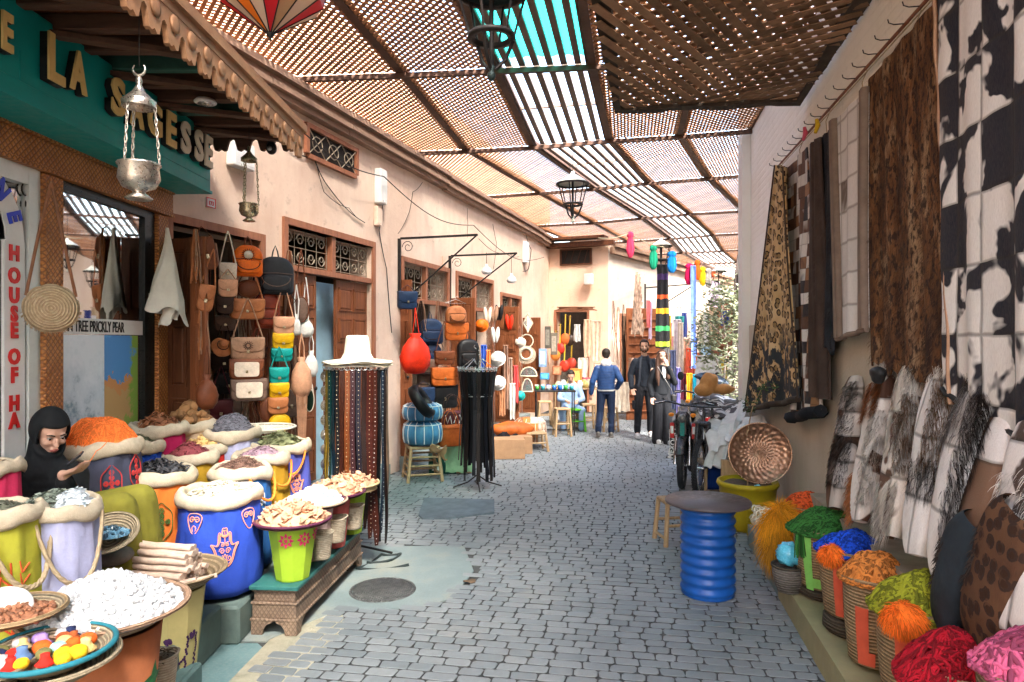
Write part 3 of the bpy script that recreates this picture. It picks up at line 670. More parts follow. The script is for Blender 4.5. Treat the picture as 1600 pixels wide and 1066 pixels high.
# hanging censers
def chain(g, a, b, n=None, r=.0035, w_=.012):
    a, b = V(a), V(b); L = (b-a).length; n = n or max(2, int(L/.026)); d = (b-a).normalized(); s1 = V((1, 0, 0)) if abs(d.x) < .8 else V((0, 1, 0)); s2 = d.cross(s1).normalized(); s1 = s2.cross(d)
    for k in range(n):
        c = a.lerp(b, (k+.5)/n); q = s1 if k % 2 else s2; hl = L/n*.66
        g.tube([c+d*(hl*cos(t_*pi/4))+q*(w_*.5*sin(t_*pi/4)) for t_ in range(9)], r, 4, cap=False)
def censer(loc, s, label, L, top, mat, moon=True):
    t = thing('hanging_censer', label, 'censer', loc)
    g = MB(); g.lathe([(0, 0), (.055*s, 0), (.062*s, .006*s), (.03*s, .03*s), (.028*s, .04*s), (.075*s, .06*s), (.095*s, .10*s), (.088*s, .155*s), (.096*s, .165*s), (.096*s, .175*s), (.082*s, .172*s), (.078*s, .11*s), (0, .09*s)], 28, fn=lambda r, z, w_, i: (r*(1+(.03*cos(14*w_) if i in (8, 9) else 0)), z)); obj('bowl', g, mat, t)
    g = MB(); z = .175*s+L; g.lathe([(.075*s, 0), (.078*s, .03*s), (.06*s, .045*s), (.03*s, .075*s), (.012*s, .11*s), (.016*s, .13*s), (.01*s, .15*s), (0, .155*s)], 24, (0, 0, z)); g.lathe([(.078*s, 0), (.07*s, .004), (.0, .03*s)], 24, (0, 0, z))
    if moon: g.tube([(0.03*s*sin(a_), 0, z+.185*s-.03*s*cos(a_)) for a_ in [(-2.3+i*.42) for i in range(12)]], [.002*s+.006*s*sin(pi*(i+.3)/11.6) for i in range(12)], 6)
    obj('cap', g, mat, t)
    for k in range(3):
        g = MB(); a_ = .3+2.094*k; chain(g, (.09*s*cos(a_), .09*s*sin(a_), .17*s), (.07*s*cos(a_), .07*s*sin(a_), z+.01*s)); obj('chain', g, mat, t)
    g = MB(); g.tube([(0, 0, z+.20*s), (0, 0, top-loc[2])], .002, 5); obj('cord', g, IRON, t)
    return t
c0 = P(217, 312, 3.3); censer(c0, 1.0, 'large silver censer on three chains hanging in front of the green sign', .27, 3.54, SILVER)
c1 = P(389, 346, 5.3); censer(c1, .78, 'small brass censer on long thin chains hanging against the pink wall', .33, 3.54, BRASS, False)

# straw disc bag on the pillar
t_ = NT('straw'); v = t_.obj(); 
rad = t_.n('VectorMath', {0: t_.vmap(v, (1, 0, 1))}, operation='LENGTH').outputs['Value']; ring = t_.m('SINE', t_.m('MULTIPLY', rad, 420)); nz = t_.noise(v, 60, 3)
t_.set(t_.mix(t_.ramp(ring, [(0, .5), (.6, 0)]), t_.ramp(nz, [(.3, (.40, .28, .16)), (.7, (.60, .46, .30))]), (.28, .18, .09)), .85); t_.bump(t_.m('ADD', ring, nz), .6, .006); STRAWR = t_.mat
def disc_bag(loc, r, L, rz, label, mat, strap, grp=None):
    t = thing('straw_bag', label, 'bag', loc, rz, grp)
    g = MB(); rd = random.Random(4); n = 40; g.lathe([(0, -.032), (r*.6, -.03), (r*.96, -.018), (r, 0), (r*.96, .018), (r*.6, .03), (0, .032)], n, fn=lambda q, z, w_, i: (q*(1+.015*sin(9*w_)+.01*sin(23*w_)), z))
    g.v = [(x, z, y) for x, y, z in g.v]
    for k in range(60):
        a = rd.uniform(pi*1.05, 1.95*pi); g.tube([(r*.97*cos(a), rd.uniform(-.02, .02), r*.97*sin(a)), (r*1.07*cos(a+.05), rd.uniform(-.02, .02), r*1.08*sin(a+.05))], .0018, 3)
    obj('body', g, mat, t); g = MB()
    g.tube([(-r*.85, 0, r*.5), (-r*.45, -.01, L*.55), (0, 0, L)], .009, 5, flat=.4); g.tube([(r*.85, 0, r*.5), (r*.4, -.012, L*.55), (0, 0, L)], .009, 5, flat=.4); obj('strap', g, strap, t)
    return t
LEATHB = mk((.22, .09, .04), .5, var=.3, scale=12, name='brown strap leather')
disc_bag(P(80, 482, 3.86), .138, .72, R(35), 'round woven straw bag with leather straps hanging on the carved pillar', STRAWR, LEATHB)
# white cotton garment hanging at the window corner
g = MB(); wv1 = wav(3, 4, .02, 1, 4)
def gar(u, w_):
    a = 2*pi*u; q = w_; rx = .012+.15*q**1.25*(1+.12*sin(5*a+q*4)); ry = .012+.07*q**1.1*(1+.2*sin(4*a)); z = -.02-.62*q+.03*sin(3*a)*q; z -= .10*max(0, sin(a*1+2.2))**3*(q > .85)
    return V((rx*cos(a)+.01*sin(q*6), ry*sin(a), z))
g.grid(gar, 48, 26); g.grid(lambda u, w_: V((-.07+.16*u+.02*sin(w_*5), -.03+.02*sin(u*9), -.56-.22*w_*(1-.35*u)+.015*sin(u*11))), 10, 8); g.grid(lambda u, w_: V((-.13+.10*u, .03+.02*sin(u*9), -.52-.14*w_*(.5+.6*u))), 8, 6)
CLOTHW = mk((.60, .57, .49), .9, var=.12, scale=5, bump=.5, bs=9, bd=.02, name='cream cotton')
o = obj('hanging_cloth', g, CLOTHW, None, P(261, 352, 5.17), R(60)); tag(o, 'cream cotton garment hanging in a point beside the shop window', 'garment')
# boxes on the pink wall
def wallbox(px, py0, py1, w_, label, cat='box', mat=None, d=.10):
    p0 = lwp(px, py0); p1 = lwp(px, py1); t = thing('wall_box', label, cat, (p1.x, p1.y, p1.z), LRZ); H_ = p0.z-p1.z
    g = MB(); g.bbox(0, w_, -d, -.005, 0, H_, .008); obj('casing', g, mat or WHITEP, t); g = MB(); g.box(.01, w_-.01, -d-.004, -d+.002, H_*.12, H_*.9); g.box(w_*.3, w_*.7, -d-.01, -d, H_*.03, H_*.09); obj('cover', g, mat or WHITEP, t); return t
wallbox(352, 217, 258, .28, 'white alarm box on the pink wall under the end of the canopy')
wallbox(584, 263, 317, .18, 'tall white junction box high on the pink wall below the wooden cornice')
wallbox(583, 322, 352, .13, 'small pinkish box on the wall under the tall white junction box', mat=PINK, d=.06)
wallbox(816, 377, 410, .22, 'white meter box near the far end of the pink wall')
wallbox(690, 440-40, 440-24, .001+.12, 'faint square plaster vent above the second iron transom', mat=PINK2, d=.02)
p = P(921, 445, 17.2); t = thing('meter_box', 'white meter box on the peach wall of the corner house', 'box', (p.x, p.y, p.z), atan2(d2.y, d2.x)); g = MB(); g.bbox(-.11, .11, -.12, 0, 0, .27, .01); obj('casing', g, WHITEP, t); g = MB(); g.box(-.09, .09, -.125, -.118, .02, .25); obj('cover', g, ALU, t)
# number plate
p = lwp(321, 323); t = thing('number_plate', 'tiny square plate with red border reading 173 on the pink wall', 'sign', p, LRZ); g = MB(); g.box(0, .11, -.01, 0, 0, .085); obj('plate', g, WHITEP, t)
g = MB(); g.box(0, .11, -.014, -.009, .078, .085); g.box(0, .11, -.014, -.009, 0, .007); g.box(0, .007, -.014, -.009, .007, .078); g.box(.103, .11, -.014, -.009, .007, .078); obj('border', g, REDP, t); o = obj('lettering', text_mesh('173', .05, .002, .001, .9, 'CENTER'), REDP, t, (.055, -.013, .022))
# sagging cables
def cable(pts, label, r=.006, mat=None, n=14):
    g = MB(); out = []
    for a, b in zip(pts, pts[1:]):
        for k in range(n): 
            p = a.lerp(b, k/n); out.append(p-V((0, 0, (b-a).length*.06*sin(pi*k/n))))
    out.append(pts[-1]); o = pts[0]; g.tube([q-o for q in out], r, 5); ob = obj('cable', g, mat or IRON, None, o); tag(ob, label, 'cable'); return ob
cable([lwp(452, 232, .02), lwp(490, 246, .02), lwp(508, 285, .02), lwp(570, 348, .02)], 'brown cable drooping from the canopy across the pink wall', .006)
cable([lwp(492, 246, .03), lwp(506, 300, .03), lwp(545, 325, .03), lwp(568, 347, .03)], 'thin slack cable looping beneath the small high window', .004)
cable([lwp(660, 285, .02), lwp(645, 300, .02), lwp(640, 330, .02), lwp(622, 365, .02)], 'thin cable running down the wall to the black iron awning frame', .004)
cable([lwp(730, 325, .02), lwp(731, 350, .02), lwp(730, 372, .02)], 'short thin wire hanging above the second awning frame', .003)
cable([lwp(822, 368, .03), lwp(830, 390, .03), lwp(826, 420, .03), lwp(817, 424, .03)], 'looped cable below the white meter box', .008)
# ================================================================ sacks, bowls and pots in front of the spice shop
BURLAP = mk((.50, .43, .32), .9, var=.18, scale=22, bump=.7, bs=150, bd=.004, name='burlap')
def cloth(col): return mk(tuple(x**1.18 for x in col), .85, 0, .16, 7, .35, 26, name='sack cloth', bd=.01)
def place(px, py, f): p = P(px, py, f); return p
class Sack: pass
def sack(px, py, wpx, f, z0, mat, label, seed=0, group=None, band=.09, name='cloth_sack', tilt=0):
    """px,py: middle of the mouth; wpx: width of the mouth in the photo"""
    p = P(px, py, f); Rr = wpx*f/F/2; H = p.z-z0; rd = random.Random(seed+11)
    t = thing(name, label, 'sack', (p.x, p.y, z0), rd.uniform(0, 6), group); k = Rr
    ph = [rd.uniform(0, 6.28) for _ in range(6)]
    def wr(r, z, w_, i):
        u = z/H; fold = .018*sin(9*w_+ph[0]+4*u)+.016*sin(14*w_+ph[1]-7*u)+.022*sin(5*w_+ph[2]+9*u)+.012*sin(23*w_+ph[3]+3*u)
        return (r*(1+fold*(.5+.7*u)), z+0)
    prof = [(0, .0), (k*.78, 0), (k*.93, .03*H)]; m = 16
    for i in range(1, m): u = i/m; prof.append((k*(.98+.07*sin(pi*u**.8))*(1-.07*u*u), H*(.03+.93*u)))
    prof.append((k*.90, H))
    g = MB(); g.lathe(prof, 64, fn=wr); obj('bag_body', g, mat, t)
    # rolled burlap mouth
    g = MB(); nr = 72; nt_ = 12; vs = []; rr = band*.5
    for a in range(nr):
        w_ = 2*pi*a/nr; b = 1+.10*sin(4*w_+ph[1])+.08*sin(7*w_+ph[5])+.04*sin(17*w_); dr = .009*sin(2*w_+ph[2])+.004*sin(9*w_)
        for j in range(nt_):
            q = 2*pi*j/nt_; R1 = k*.93+rr*.62*cos(q)*b; zz = H-.005+rr*.98*sin(q)*b+dr-.012*(cos(q) > .3)*(1+sin(4*w_+ph[0]))*.5
            vs.append((R1*cos(w_), R1*sin(w_), zz))
    g.add(vs, [(a*nt_+j, ((a+1) % nr)*nt_+j, ((a+1) % nr)*nt_+(j+1) % nt_, a*nt_+(j+1) % nt_) for a in range(nr) for j in range(nt_)], True)
    obj('rolled_mouth', g, BURLAP, t)
    s = Sack(); s.t = t; s.R = Rr; s.H = H; s.c = p; s.rim = H; s.f = f; s.rot = t.rotation_euler[2]
    return s
# -------- contents: a dome covered with loose pieces
def leafpiece(g, p, s, rd, ax):
    a = rd.uniform(0, 6.28); t1 = V((cos(a), sin(a), rd.uniform(-.5, .5))).normalized(); t2 = t1.cross(ax+V((rd.uniform(-.5, .5), rd.uniform(-.5, .5), 0))).normalized(); c = ax*.3*s
    g.add([p-t1*s, p+t2*s*.45+c, p+t1*s, p-t2*s*.45+c*.4], [(0, 1, 2), (0, 2, 3)], False)
def chunk(g, p, s, rd, ax, flat=1):
    rot = Matrix.Rotation(rd.uniform(0, 6), 3, 'Z') @ Matrix.Rotation(rd.uniform(-1, 1), 3, 'X'); ph = rd.uniform(0, 6)
    g.ball(p, s*rd.uniform(.7, 1.2), s*rd.uniform(.5, .9), s*flat*rd.uniform(.45, .8), 7, 5, lambda d: 1+.25*sin(5*d.x+ph)*cos(4*d.y+ph), rot)
def rock(g, p, s, rd, ax):
    n = 6; vs = []; q = Matrix.Rotation(rd.uniform(0, 6), 3, (rd.random(), rd.random(), rd.random()+.1))
    for zz, r in ((-.5, .6), (0, 1), (.55, .5)):
        for k in range(n): a = 2*pi*k/n; vs.append(p+q @ V((cos(a)*r*rd.uniform(.7, 1.1), sin(a)*r*rd.uniform(.6, 1), zz))*s)
    g.add(vs, [tuple(range(n))[::-1], tuple(range(2*n, 3*n))]+[(j*n+k, j*n+(k+1) % n, (j+1)*n+(k+1) % n, (j+1)*n+k) for j in (0, 1) for k in range(n)], False)
def twig(g, p, s, rd, ax, r=.0022, curl=1.):
    a = rd.uniform(0, 6.28); d = V((cos(a), sin(a), rd.uniform(-.3, .45))).normalized(); e = V((-sin(a), cos(a), 0)); c = rd.uniform(-1, 1)*curl; m = 5
    g.tube([p+d*s*(i/m-.5)*2+e*s*.5*c*sin(pi*i/m)+ax*s*.3*sin(pi*i/m) for i in range(m+1)], r, 4, cap=False)
def strip_(g, p, s, rd, ax):
    a = rd.uniform(0, 6.28); d = V((cos(a), sin(a), rd.uniform(-.2, .4))); e = V((-sin(a), cos(a), 0)); c = rd.uniform(-1, 1); m = 6; vs = []
    for i in range(m+1):
        q = p+d*s*(i/m-.5)*2+e*s*.6*c*sin(pi*i/m)+ax*s*.35*sin(pi*i/m*1.5+c); w_ = s*.16*(.4+sin(pi*i/m)); vs += [q-e*w_+ax*w_*.5, q+ax*w_*.9*0, q+e*w_+ax*w_*.5]
    g.add(vs, [(i*3+j, i*3+j+1, i*3+4+j, i*3+3+j) for i in range(m) for j in (0, 1)], True)
def cup(g, p, s, rd, ax):                       # little clay dish or tagine lid
    q = V((rd.uniform(-.9, .9), rd.uniform(-.9, .9), 1)).normalized().to_track_quat('Z', 'Y').to_matrix(); b = MB()
    if rd.random() < .55: b.lathe([(s*.35, -s*.25), (s*.5, -s*.22), (s, s*.2), (s, s*.28), (s*.88, s*.24), (s*.5, -s*.05), (0, -s*.08)], 12)
    else: b.lathe([(s*.9, -s*.2), (s*.92, -s*.1), (s*.55, s*.12), (s*.22, s*.55), (s*.16, s*.7), (s*.24, s*.8), (s*.12, s*.95), (0, s*.97)], 12)
    g.add([p+q @ V(v_) for v_ in b.v], b.f, True)
def heap(c, rx, ry, h, mat, label, cat, name, piece, n, s, seed=0, base=None, sink=0, spread_=1.0, parent=None, peak=1.0, rz=0):
    rd = random.Random(seed); g = MB(); ph = [rd.uniform(0, 6.28) for _ in range(4)]
    def hh(x, y):
        q = min(1, sqrt((x/rx)**2+(y/ry)**2)); return h*(cos(q*pi/2)**peak)*(1+.14*sin(x/rx*4+ph[0])*cos(y/ry*5+ph[1]))-sink
    vs = [(0, 0, hh(0, 0))]; nr, na = 6, 24
    for i in range(1, nr+1):
        for k in range(na): a = 2*pi*k/na; q = i/nr; x, y = rx*q*cos(a), ry*q*sin(a); vs.append((x, y, hh(x, y)))
    g.add(vs, [(0, 1+k, 1+(k+1) % na) for k in range(na)]+[(1+i*na+k, 1+(i+1)*na+k, 1+(i+1)*na+(k+1) % na, 1+i*na+(k+1) % na) for i in range(nr-1) for k in range(na)], True)
    for _ in range(n):
        a = rd.uniform(0, 6.28); q = sqrt(rd.random())*.97*spread_; x, y = rx*q*cos(a), ry*q*sin(a); z = hh(x, y)
        ax = V((x/rx*h/rx, y/ry*h/ry, 1)).normalized(); piece(g, V((x, y, z))+ax*rd.uniform(0, s*.5), s*rd.uniform(.6, 1.25), rd, ax)
    o = obj(name, g, mat, None, c, rz); tag(o, label, cat); return o
def goods(col, var=.35, rough=.75, rand=1.1, **k): return mk(tuple(x**1.15 for x in col), rough, var=var, scale=14, rand=rand, name='goods', **k)
def fill(s, hk, mat, label, cat, name, piece, n, sz, seed=0, **k):
    return heap((s.c.x, s.c.y, s.t.location.z+s.H-.015), s.R*.86, s.R*.86, s.R*hk, mat, label, cat, name, piece, n, sz, seed, **k)
# -------- yarn: long looping strands laid over a dome
def yarn(c, rx, ry, h, mat, label, name='yarn_heap', n=130, r=.0032, seed=0, over=1.08, droop=.0, cat='yarn', rz=0):
    rd = random.Random(seed); g = MB(); ph = [rd.uniform(0, 6.28) for _ in range(4)]
    def hh(x, y):
        q = sqrt((x/rx)**2+(y/ry)**2); z = h*cos(min(q, 1)*pi/2)**.8*(1+.15*sin(x/rx*5+ph[0])*cos(y/ry*4+ph[1])); return z-(droop*(q-1)*6 if q > 1 else 0)
    vs = [(0, 0, hh(0, 0)-.016)]; nr, na = 6, 24
    for i in range(1, nr+1):
        for k in range(na): a = 2*pi*k/na; q = i/nr*.97; x, y = rx*q*cos(a), ry*q*sin(a); vs.append((x, y, hh(x, y)-.018))
    g.add(vs, [(0, 1+k, 1+(k+1) % na) for k in range(na)]+[(1+i*na+k, 1+(i+1)*na+k, 1+(i+1)*na+(k+1) % na, 1+i*na+(k+1) % na) for i in range(nr-1) for k in range(na)], True)
    for _ in range(n):
        a = rd.uniform(0, 6.28); q = sqrt(rd.random())*.95; x, y = q*cos(a), q*sin(a); d = rd.uniform(0, 6.28); pts = []; turn = rd.uniform(-.5, .5); lift = rd.uniform(0, .014)
        for k in range(16):
            e = sqrt(x*x+y*y)
            if e > over: ax_ = atan2(y, x); x = over*cos(ax_); y = over*sin(ax_); d += 1.2
            pts.append((x*rx, y*ry, hh(x*rx, y*ry)+lift+.004*sin(k*1.7))); d += turn*.5+rd.uniform(-.35, .35); st = .085; x += st*cos(d); y += st*sin(d)
            if rd.random() < .1: turn = -turn
        g.tube(pts, r*1.25*rd.uniform(.8, 1.25), 5, cap=False)
    o = obj(name, g, mat, None, c, rz); return tag(o, label, cat)
def yarnm(col, var=.45): return mk(col, .9, var=var, scale=25, rand=1.3, bump=.5, bs=220, name='wool')
# -------- embroidery wrapped on a round body
def emb(s, lines, px, z, sc, mat, r=.0028, name='embroidery', k=1.03, dh=1):
    g = MB(); f = s.c.y; a0 = atan2(-f, -(s.c.x)) if True else 0
    a0 += px                                            # angle round the body, 0 = facing the street photographer
    for ln in lines:
        pts = []
        for u, w_ in ln:
            zz = z+w_*sc; uz = zz/s.H; rb = s.R*(.98+.07*sin(pi*max(0, min(1, uz))**.8))*(1-.07*uz*uz)*k; a = a0+u*sc/rb; pts.append((rb*cos(a-s.rot), rb*sin(a-s.rot), zz))
        g.tube(pts, r, 5)
    return obj(name, g, mat, s.t)
def spiral(cx, cy, r, turns=1.4, sg=1, a0=0, n=16): return [(cx+sg*r*(1-i/n*.85)*cos(a0+i/n*turns*6.28), cy+r*(1-i/n*.85)*sin(a0+i/n*turns*6.28)) for i in range(n+1)]
def smooth_(pts, closed=True, it=2):
    for _ in range(it):
        q = []; m = len(pts)
        for i in range(m if closed else m-1):
            a, b = pts[i], pts[(i+1) % m]; q += [(a[0]*.75+b[0]*.25, a[1]*.75+b[1]*.25), (a[0]*.25+b[0]*.75, a[1]*.25+b[1]*.75)]
        pts = q
    return pts+[pts[0]] if closed else pts
half = [(0, .92), (.09, .95), (.13, .85), (.14, .62), (.19, .72), (.27, .78), (.33, .66), (.33, .3), (.45, .2), (.58, .26), (.74, .28), (.6, .12), (.5, -.1), (.42, -.4), (.28, -.62), (0, -.76)]
HAM = [smooth_([(x, y) for x, y in half]+[(-x, y) for x, y in half[::-1][1:-1]]), smooth_([(x*.86, y*.9) for x, y in half]+[(-x*.86, y*.9) for x, y in half[::-1][1:-1]])]
for sg in (1, -1): HAM += [spiral(sg*.15, -.02, .14, sg=sg), spiral(sg*.2, -.33, .15, sg=sg, a0=2), spiral(sg*.12, .25, .10, sg=sg, a0=1), [(sg*.22, .35), (sg*.23, .7)], spiral(0+sg*.07, .6, .06, sg=sg)]
HAM += [[(0, .3), (0, .85)], smooth_([(0, -.12), (.08, -.3), (0, -.6), (-.08, -.3)])]
def diamond(nx=3, ny=5):
    L = []
    for j in range(ny):
        w_ = 1-abs(j-(ny-1)/2)/(ny/2)*.75
        for i in (-1, 0, 1):
            if abs(i) > w_*1.2: continue
            cx, cy = i*.34, (j-(ny-1)/2)*.36; L.append(smooth_([(cx, cy+.2), (cx+.17, cy), (cx, cy-.2), (cx-.17, cy)], it=1)); L.append(smooth_([(cx, cy+.1), (cx+.08, cy), (cx, cy-.1), (cx-.08, cy)], it=1))
    L.append(smooth_([(0, 1.25), (.2, 1.0), (.62, .55), (.62, 0), (.62, -.55), (.2, -1), (0, -1.25), (-.2, -1), (-.62, -.55), (-.62, 0), (-.62, .55), (-.2, 1)], it=2)); return L
PEACH = mk((.80, .30, .18), .8, var=.1, name='peach thread'); GTHR = mk((.05, .13, .03), .8, var=.2, name='green thread'); RTHR = mk((.5, .05, .05), .8, var=.2, name='red thread'); OTHR = mk((.75, .22, .03), .8, var=.15, name='orange thread')
def rope_handle(s, a, drop, w_, mat=None, r=.011, name='rope_handle', zt=None):
    g = MB(); zt = s.H-.03 if zt is None else zt; base = atan2(-s.c.y, -s.c.x)+a-s.rot; pts = []; n = 28
    for i in range(n+1):
        u = i/n*2-1; rb = s.R*1.07+.02*(1-u*u); q = base+u*w_/rb; pts.append(V((rb*cos(q), rb*sin(q), zt-drop*(1-abs(u)**2.4))))
    for ph in (0, 2.09, 4.19):
        g.tube([p+V((cos(base), sin(base), 0))*r*.55*cos(i*1.1+ph)+V((0, 0, 1))*r*.55*sin(i*1.1+ph) for i, p in enumerate(pts)], r*.58, 5)
    return obj(name, g, mat or ROPE, s.t)
ZP = .24
# hidden stepped bench that lifts the rear sacks
g = MB(); g.bbox(-2.76, -2.2, 3.85, 5.3, .24, .50, .01); o = obj('display_bench', g, WOODD); tag(o, 'low dark bench behind the front sacks that lifts the rear row', 'bench')
BLUE = cloth((.035, .085, .42)); ORANGE = cloth((.62, .19, .04)); LAV = cloth((.42, .44, .62)); YGREEN = cloth((.42, .42, .06)); GREY = cloth((.09, .10, .15)); MAG = cloth((.42, .02, .11)); RED = cloth((.5, .04, .03)); MUST = cloth((.42, .27, .03)); PINKC = cloth((.6, .05, .14))
s6 = sack(344, 771, 122, 4.3, ZP, BLUE, 'big blue sack embroidered with a peach hand emblem at the front of the display', 6)
emb(s6, [[(x*.8, y) for x, y in l_] for l_ in HAM], .10, .31, .14, PEACH, .0026); emb(s6, [smooth_([(-.3, .3), (.3, .3), (.25, -.1), (0, -.5), (-.25, -.1)]), spiral(-.1, .08, .12), spiral(.1, .08, .12, sg=-1), smooth_([(0, -.1), (.1, -.2), (0, -.38), (-.1, -.2)])], -.62, s6.H-.12, .17, PEACH, .003); emb(s6, [smooth_([(-.3, .3), (.3, .3), (.25, -.1), (0, -.5), (-.25, -.1)]), spiral(-.1, .08, .12), spiral(.1, .08, .12, sg=-1)], .72, s6.H-.12, .17, PEACH, .003)
fill(s6, .30, goods((.60, .56, .47), .35), 'heap of pale dried roots and shells in the blue hand-emblem sack', 'dried roots', 'root_heap', leafpiece, 420, .02, 1)
for k, (dx, dy, cc) in enumerate(((-.10, -.10, (.62, .40, .33)), (.10, -.09, (.55, .38, .08)), (-.04, .08, (.6, .55, .48)))):
    pass
s5 = sack(241, 741, 118, 4.42, ZP, ORANGE, 'bright orange sack embroidered with dark green lozenges', 5)
emb(s5, diamond(), .16, s5.H-.26, .10, GTHR, .003); emb(s5, diamond(), .16, s5.H-.60, .10, GTHR, .003); emb(s5, diamond(), 1.5, s5.H-.3, .10, GTHR, .003)
fill(s5, .34, goods((.10, .10, .11), .4), 'heap of curled slate grey peel in the orange sack', 'dried peel', 'peel_heap', strip_, 170, .045, 2)
s4 = sack(157, 696, 116, 4.15, ZP, GREY, 'dark grey sack with red embroidery holding the big mound of orange wool', 4)
emb(s4, diamond(), .25, s4.H-.2, .09, RTHR, .0035); emb(s4, diamond(), 1.0, s4.H-.16, .09, RTHR, .0035); emb(s4, diamond(), .3, s4.H-.56, .09, RTHR, .0035)
yarn((s4.c.x, s4.c.y, s4.t.location.z+s4.H-.02), s4.R*1.0, s4.R*1.0, .19, yarnm((.85, .20, .04), .2), 'fluffy mound of bright orange wool on the dark grey sack', n=520, r=.0022, seed=3, over=.97)
# long thread across to the phone
s12 = sack(296, 713, 84, 4.9, .5, MUST, 'mustard sack of red petals behind the orange sack', 12); fill(s12, .55, goods((.28, .08, .09), .4), 'heap of dark red dried petals in the mustard sack', 'petals', 'petal_heap', leafpiece, 500, .013, 4)
s11 = sack(320, 696, 88, 5.25, .5, RED, 'red sack of yellow ginger roots in the rear row', 11); fill(s11, .45, goods((.62, .44, .20), .3), 'heap of knobbly yellow ginger roots', 'ginger', 'ginger_heap', chunk, 130, .026, 5)
s7 = sack(216, 694, 72, 4.75, .5, cloth((.02, .09, .45)), 'royal blue sack of green herbs behind the orange wool', 7); fill(s7, .5, goods((.22, .24, .16), .4), 'heap of grey green dried herbs in the royal blue sack', 'herbs', 'herb_heap', leafpiece, 350, .016, 6)
s8 = sack(247, 669, 82, 4.95, .5, MAG, 'magenta sack of cut brown wood chips', 8); fill(s8, .5, goods((.36, .17, .09), .4), 'heap of curled reddish brown bark chips in the magenta sack', 'bark', 'bark_heap', strip_, 120, .038, 7)
s9 = sack(296, 664, 74, 5.3, .5, cloth((.5, .4, .3)), 'pale sack of brown fibrous roots beside the shop corner', 9); fill(s9, .75, goods((.30, .17, .08), .4), 'heap of fluffy brown fibrous roots', 'roots', 'root_heap', chunk, 60, .05, 8)
s10 = sack(362, 676, 82, 5.35, .22, cloth((.46, .48, .66)), 'pale lavender sack of grey flowers at the back by the bags', 10); fill(s10, .75, goods((.17, .17, .20), .4), 'tall heap of grey blue dried flowers', 'dried flowers', 'flower_heap', twig, 700, .016, 9)
s13 = sack(376, 735, 92, 4.75, .22, cloth((.03, .13, .33)), 'dark blue sack with white stitching holding brown twigs', 13); fill(s13, .42, goods((.24, .15, .12), .4), 'heap of fine reddish brown twigs in the dark blue sack', 'twigs', 'twig_heap', twig, 620, .022, 10); emb(s13, diamond(), .5, s13.H-.2, .11, WHITEP, .003)
s14 = sack(408, 714, 84, 5.1, .22, MUST, 'mustard sack with orange rope handles full of lilac petals', 14); fill(s14, .45, goods((.42, .30, .36), .35), 'heap of pale lilac dried petals', 'petals', 'petal_heap', leafpiece, 420, .014, 11)
s15 = sack(437, 696, 92, 5.45, .0, cloth((.12, .14, .48)), 'violet blue sack with orange embroidery full of green leaves', 15); fill(s15, .45, goods((.25, .27, .15), .35), 'heap of pale green dried leaves in the violet blue sack', 'leaves', 'leaf_heap', leafpiece, 220, .034, 12); emb(s15, HAM, .55, s15.H-.28, .10, PEACH, .003)
for s_, a in ((s13, .9), (s14, .75), (s15, .3)): rope_handle(s_, a, .16, .14, OTHR, .010)
s3 = sack(84, 792, 128, 3.05, ZP, LAV, 'pale lavender sack with thick jute rope handle in the front row', 3, band=.075); rope_handle(s3, .42, .27, .15, ROPE, .012)
fill(s3, .42, goods((.24, .28, .24), .4), 'heap of grey green sage leaves in the lavender sack', 'sage', 'sage_heap', leafpiece, 700, .017, 13)
heap((s3.c.x+.10, s3.c.y-.02, s3.t.location.z+s3.H+.005), .075, .10, .075, goods((.62, .68, .72), .2), 'little white tuft heap at the right of the sage leaves', 'dried flowers', 'flower_heap', leafpiece, 240, .014, 14)
s2 = sack(-8, 800, 134, 2.85, ZP, YGREEN, 'yellow green sack with red branch embroidery at the left edge', 2, band=.075); rope_handle(s2, .62, .26, .15, ROPE, .012)
fill(s2, .3, goods((.16, .17, .13), .4), 'heap of dark green seeds in the yellow green sack', 'seeds', 'seed_heap', leafpiece, 600, .010, 15)
br_ = [[(0, -1), (.05, 0), (0, 1)]]+[[(0.02, q), (sg*.45, q+.5)] for q in (-.8, -.5, -.2, .1, .4) for sg in (1, -1)]+[[(sg*.25, q+.3), (sg*.2, q+.6)] for q in (-.8, -.5, -.2, .1, .4) for sg in (1, -1)]
emb(s2, br_, .28, s2.H-.34, .16, mk((.62, .10, .03), .8, name='coral thread'), .004)
s1 = sack(-14, 728, 84, 3.3, ZP, PINKC, 'pink sack cut by the left edge, beside the seated woman', 1, band=.07); fill(s1, .3, goods((.4, .3, .2)), 'brown spice heaped in the pink sack', 'spice', 'spice_heap', leafpiece, 300, .012, 16)
# cane tray behind
t = thing('cane_tray', 'white woven cane tray leaning behind the sack of green leaves', 'tray', P(412, 676, 5.75), .2); g = MB()
for k in range(9): g.lathe([(.05+.022*k, .0+.004*k), (.052+.022*k, .006+.004*k), (.062+.022*k, .004+.004*k), (.06+.022*k, -.002+.004*k)], 30)
for k in range(26): a = 2*pi*k/26; g.tube([(.05*cos(a), .05*sin(a), .004), (.25*cos(a), .25*sin(a), .04)], .003, 4)
obj('weave', g, mk((.62, .58, .48), .7, var=.1, name='cane'), t); g = MB(); g.tube([(.255*cos(i*2*pi/40), .255*sin(i*2*pi/40), .045) for i in range(41)], .010, 6); obj('rim', g, mk((.62, .58, .48), .7, var=.1, name='cane'), t)

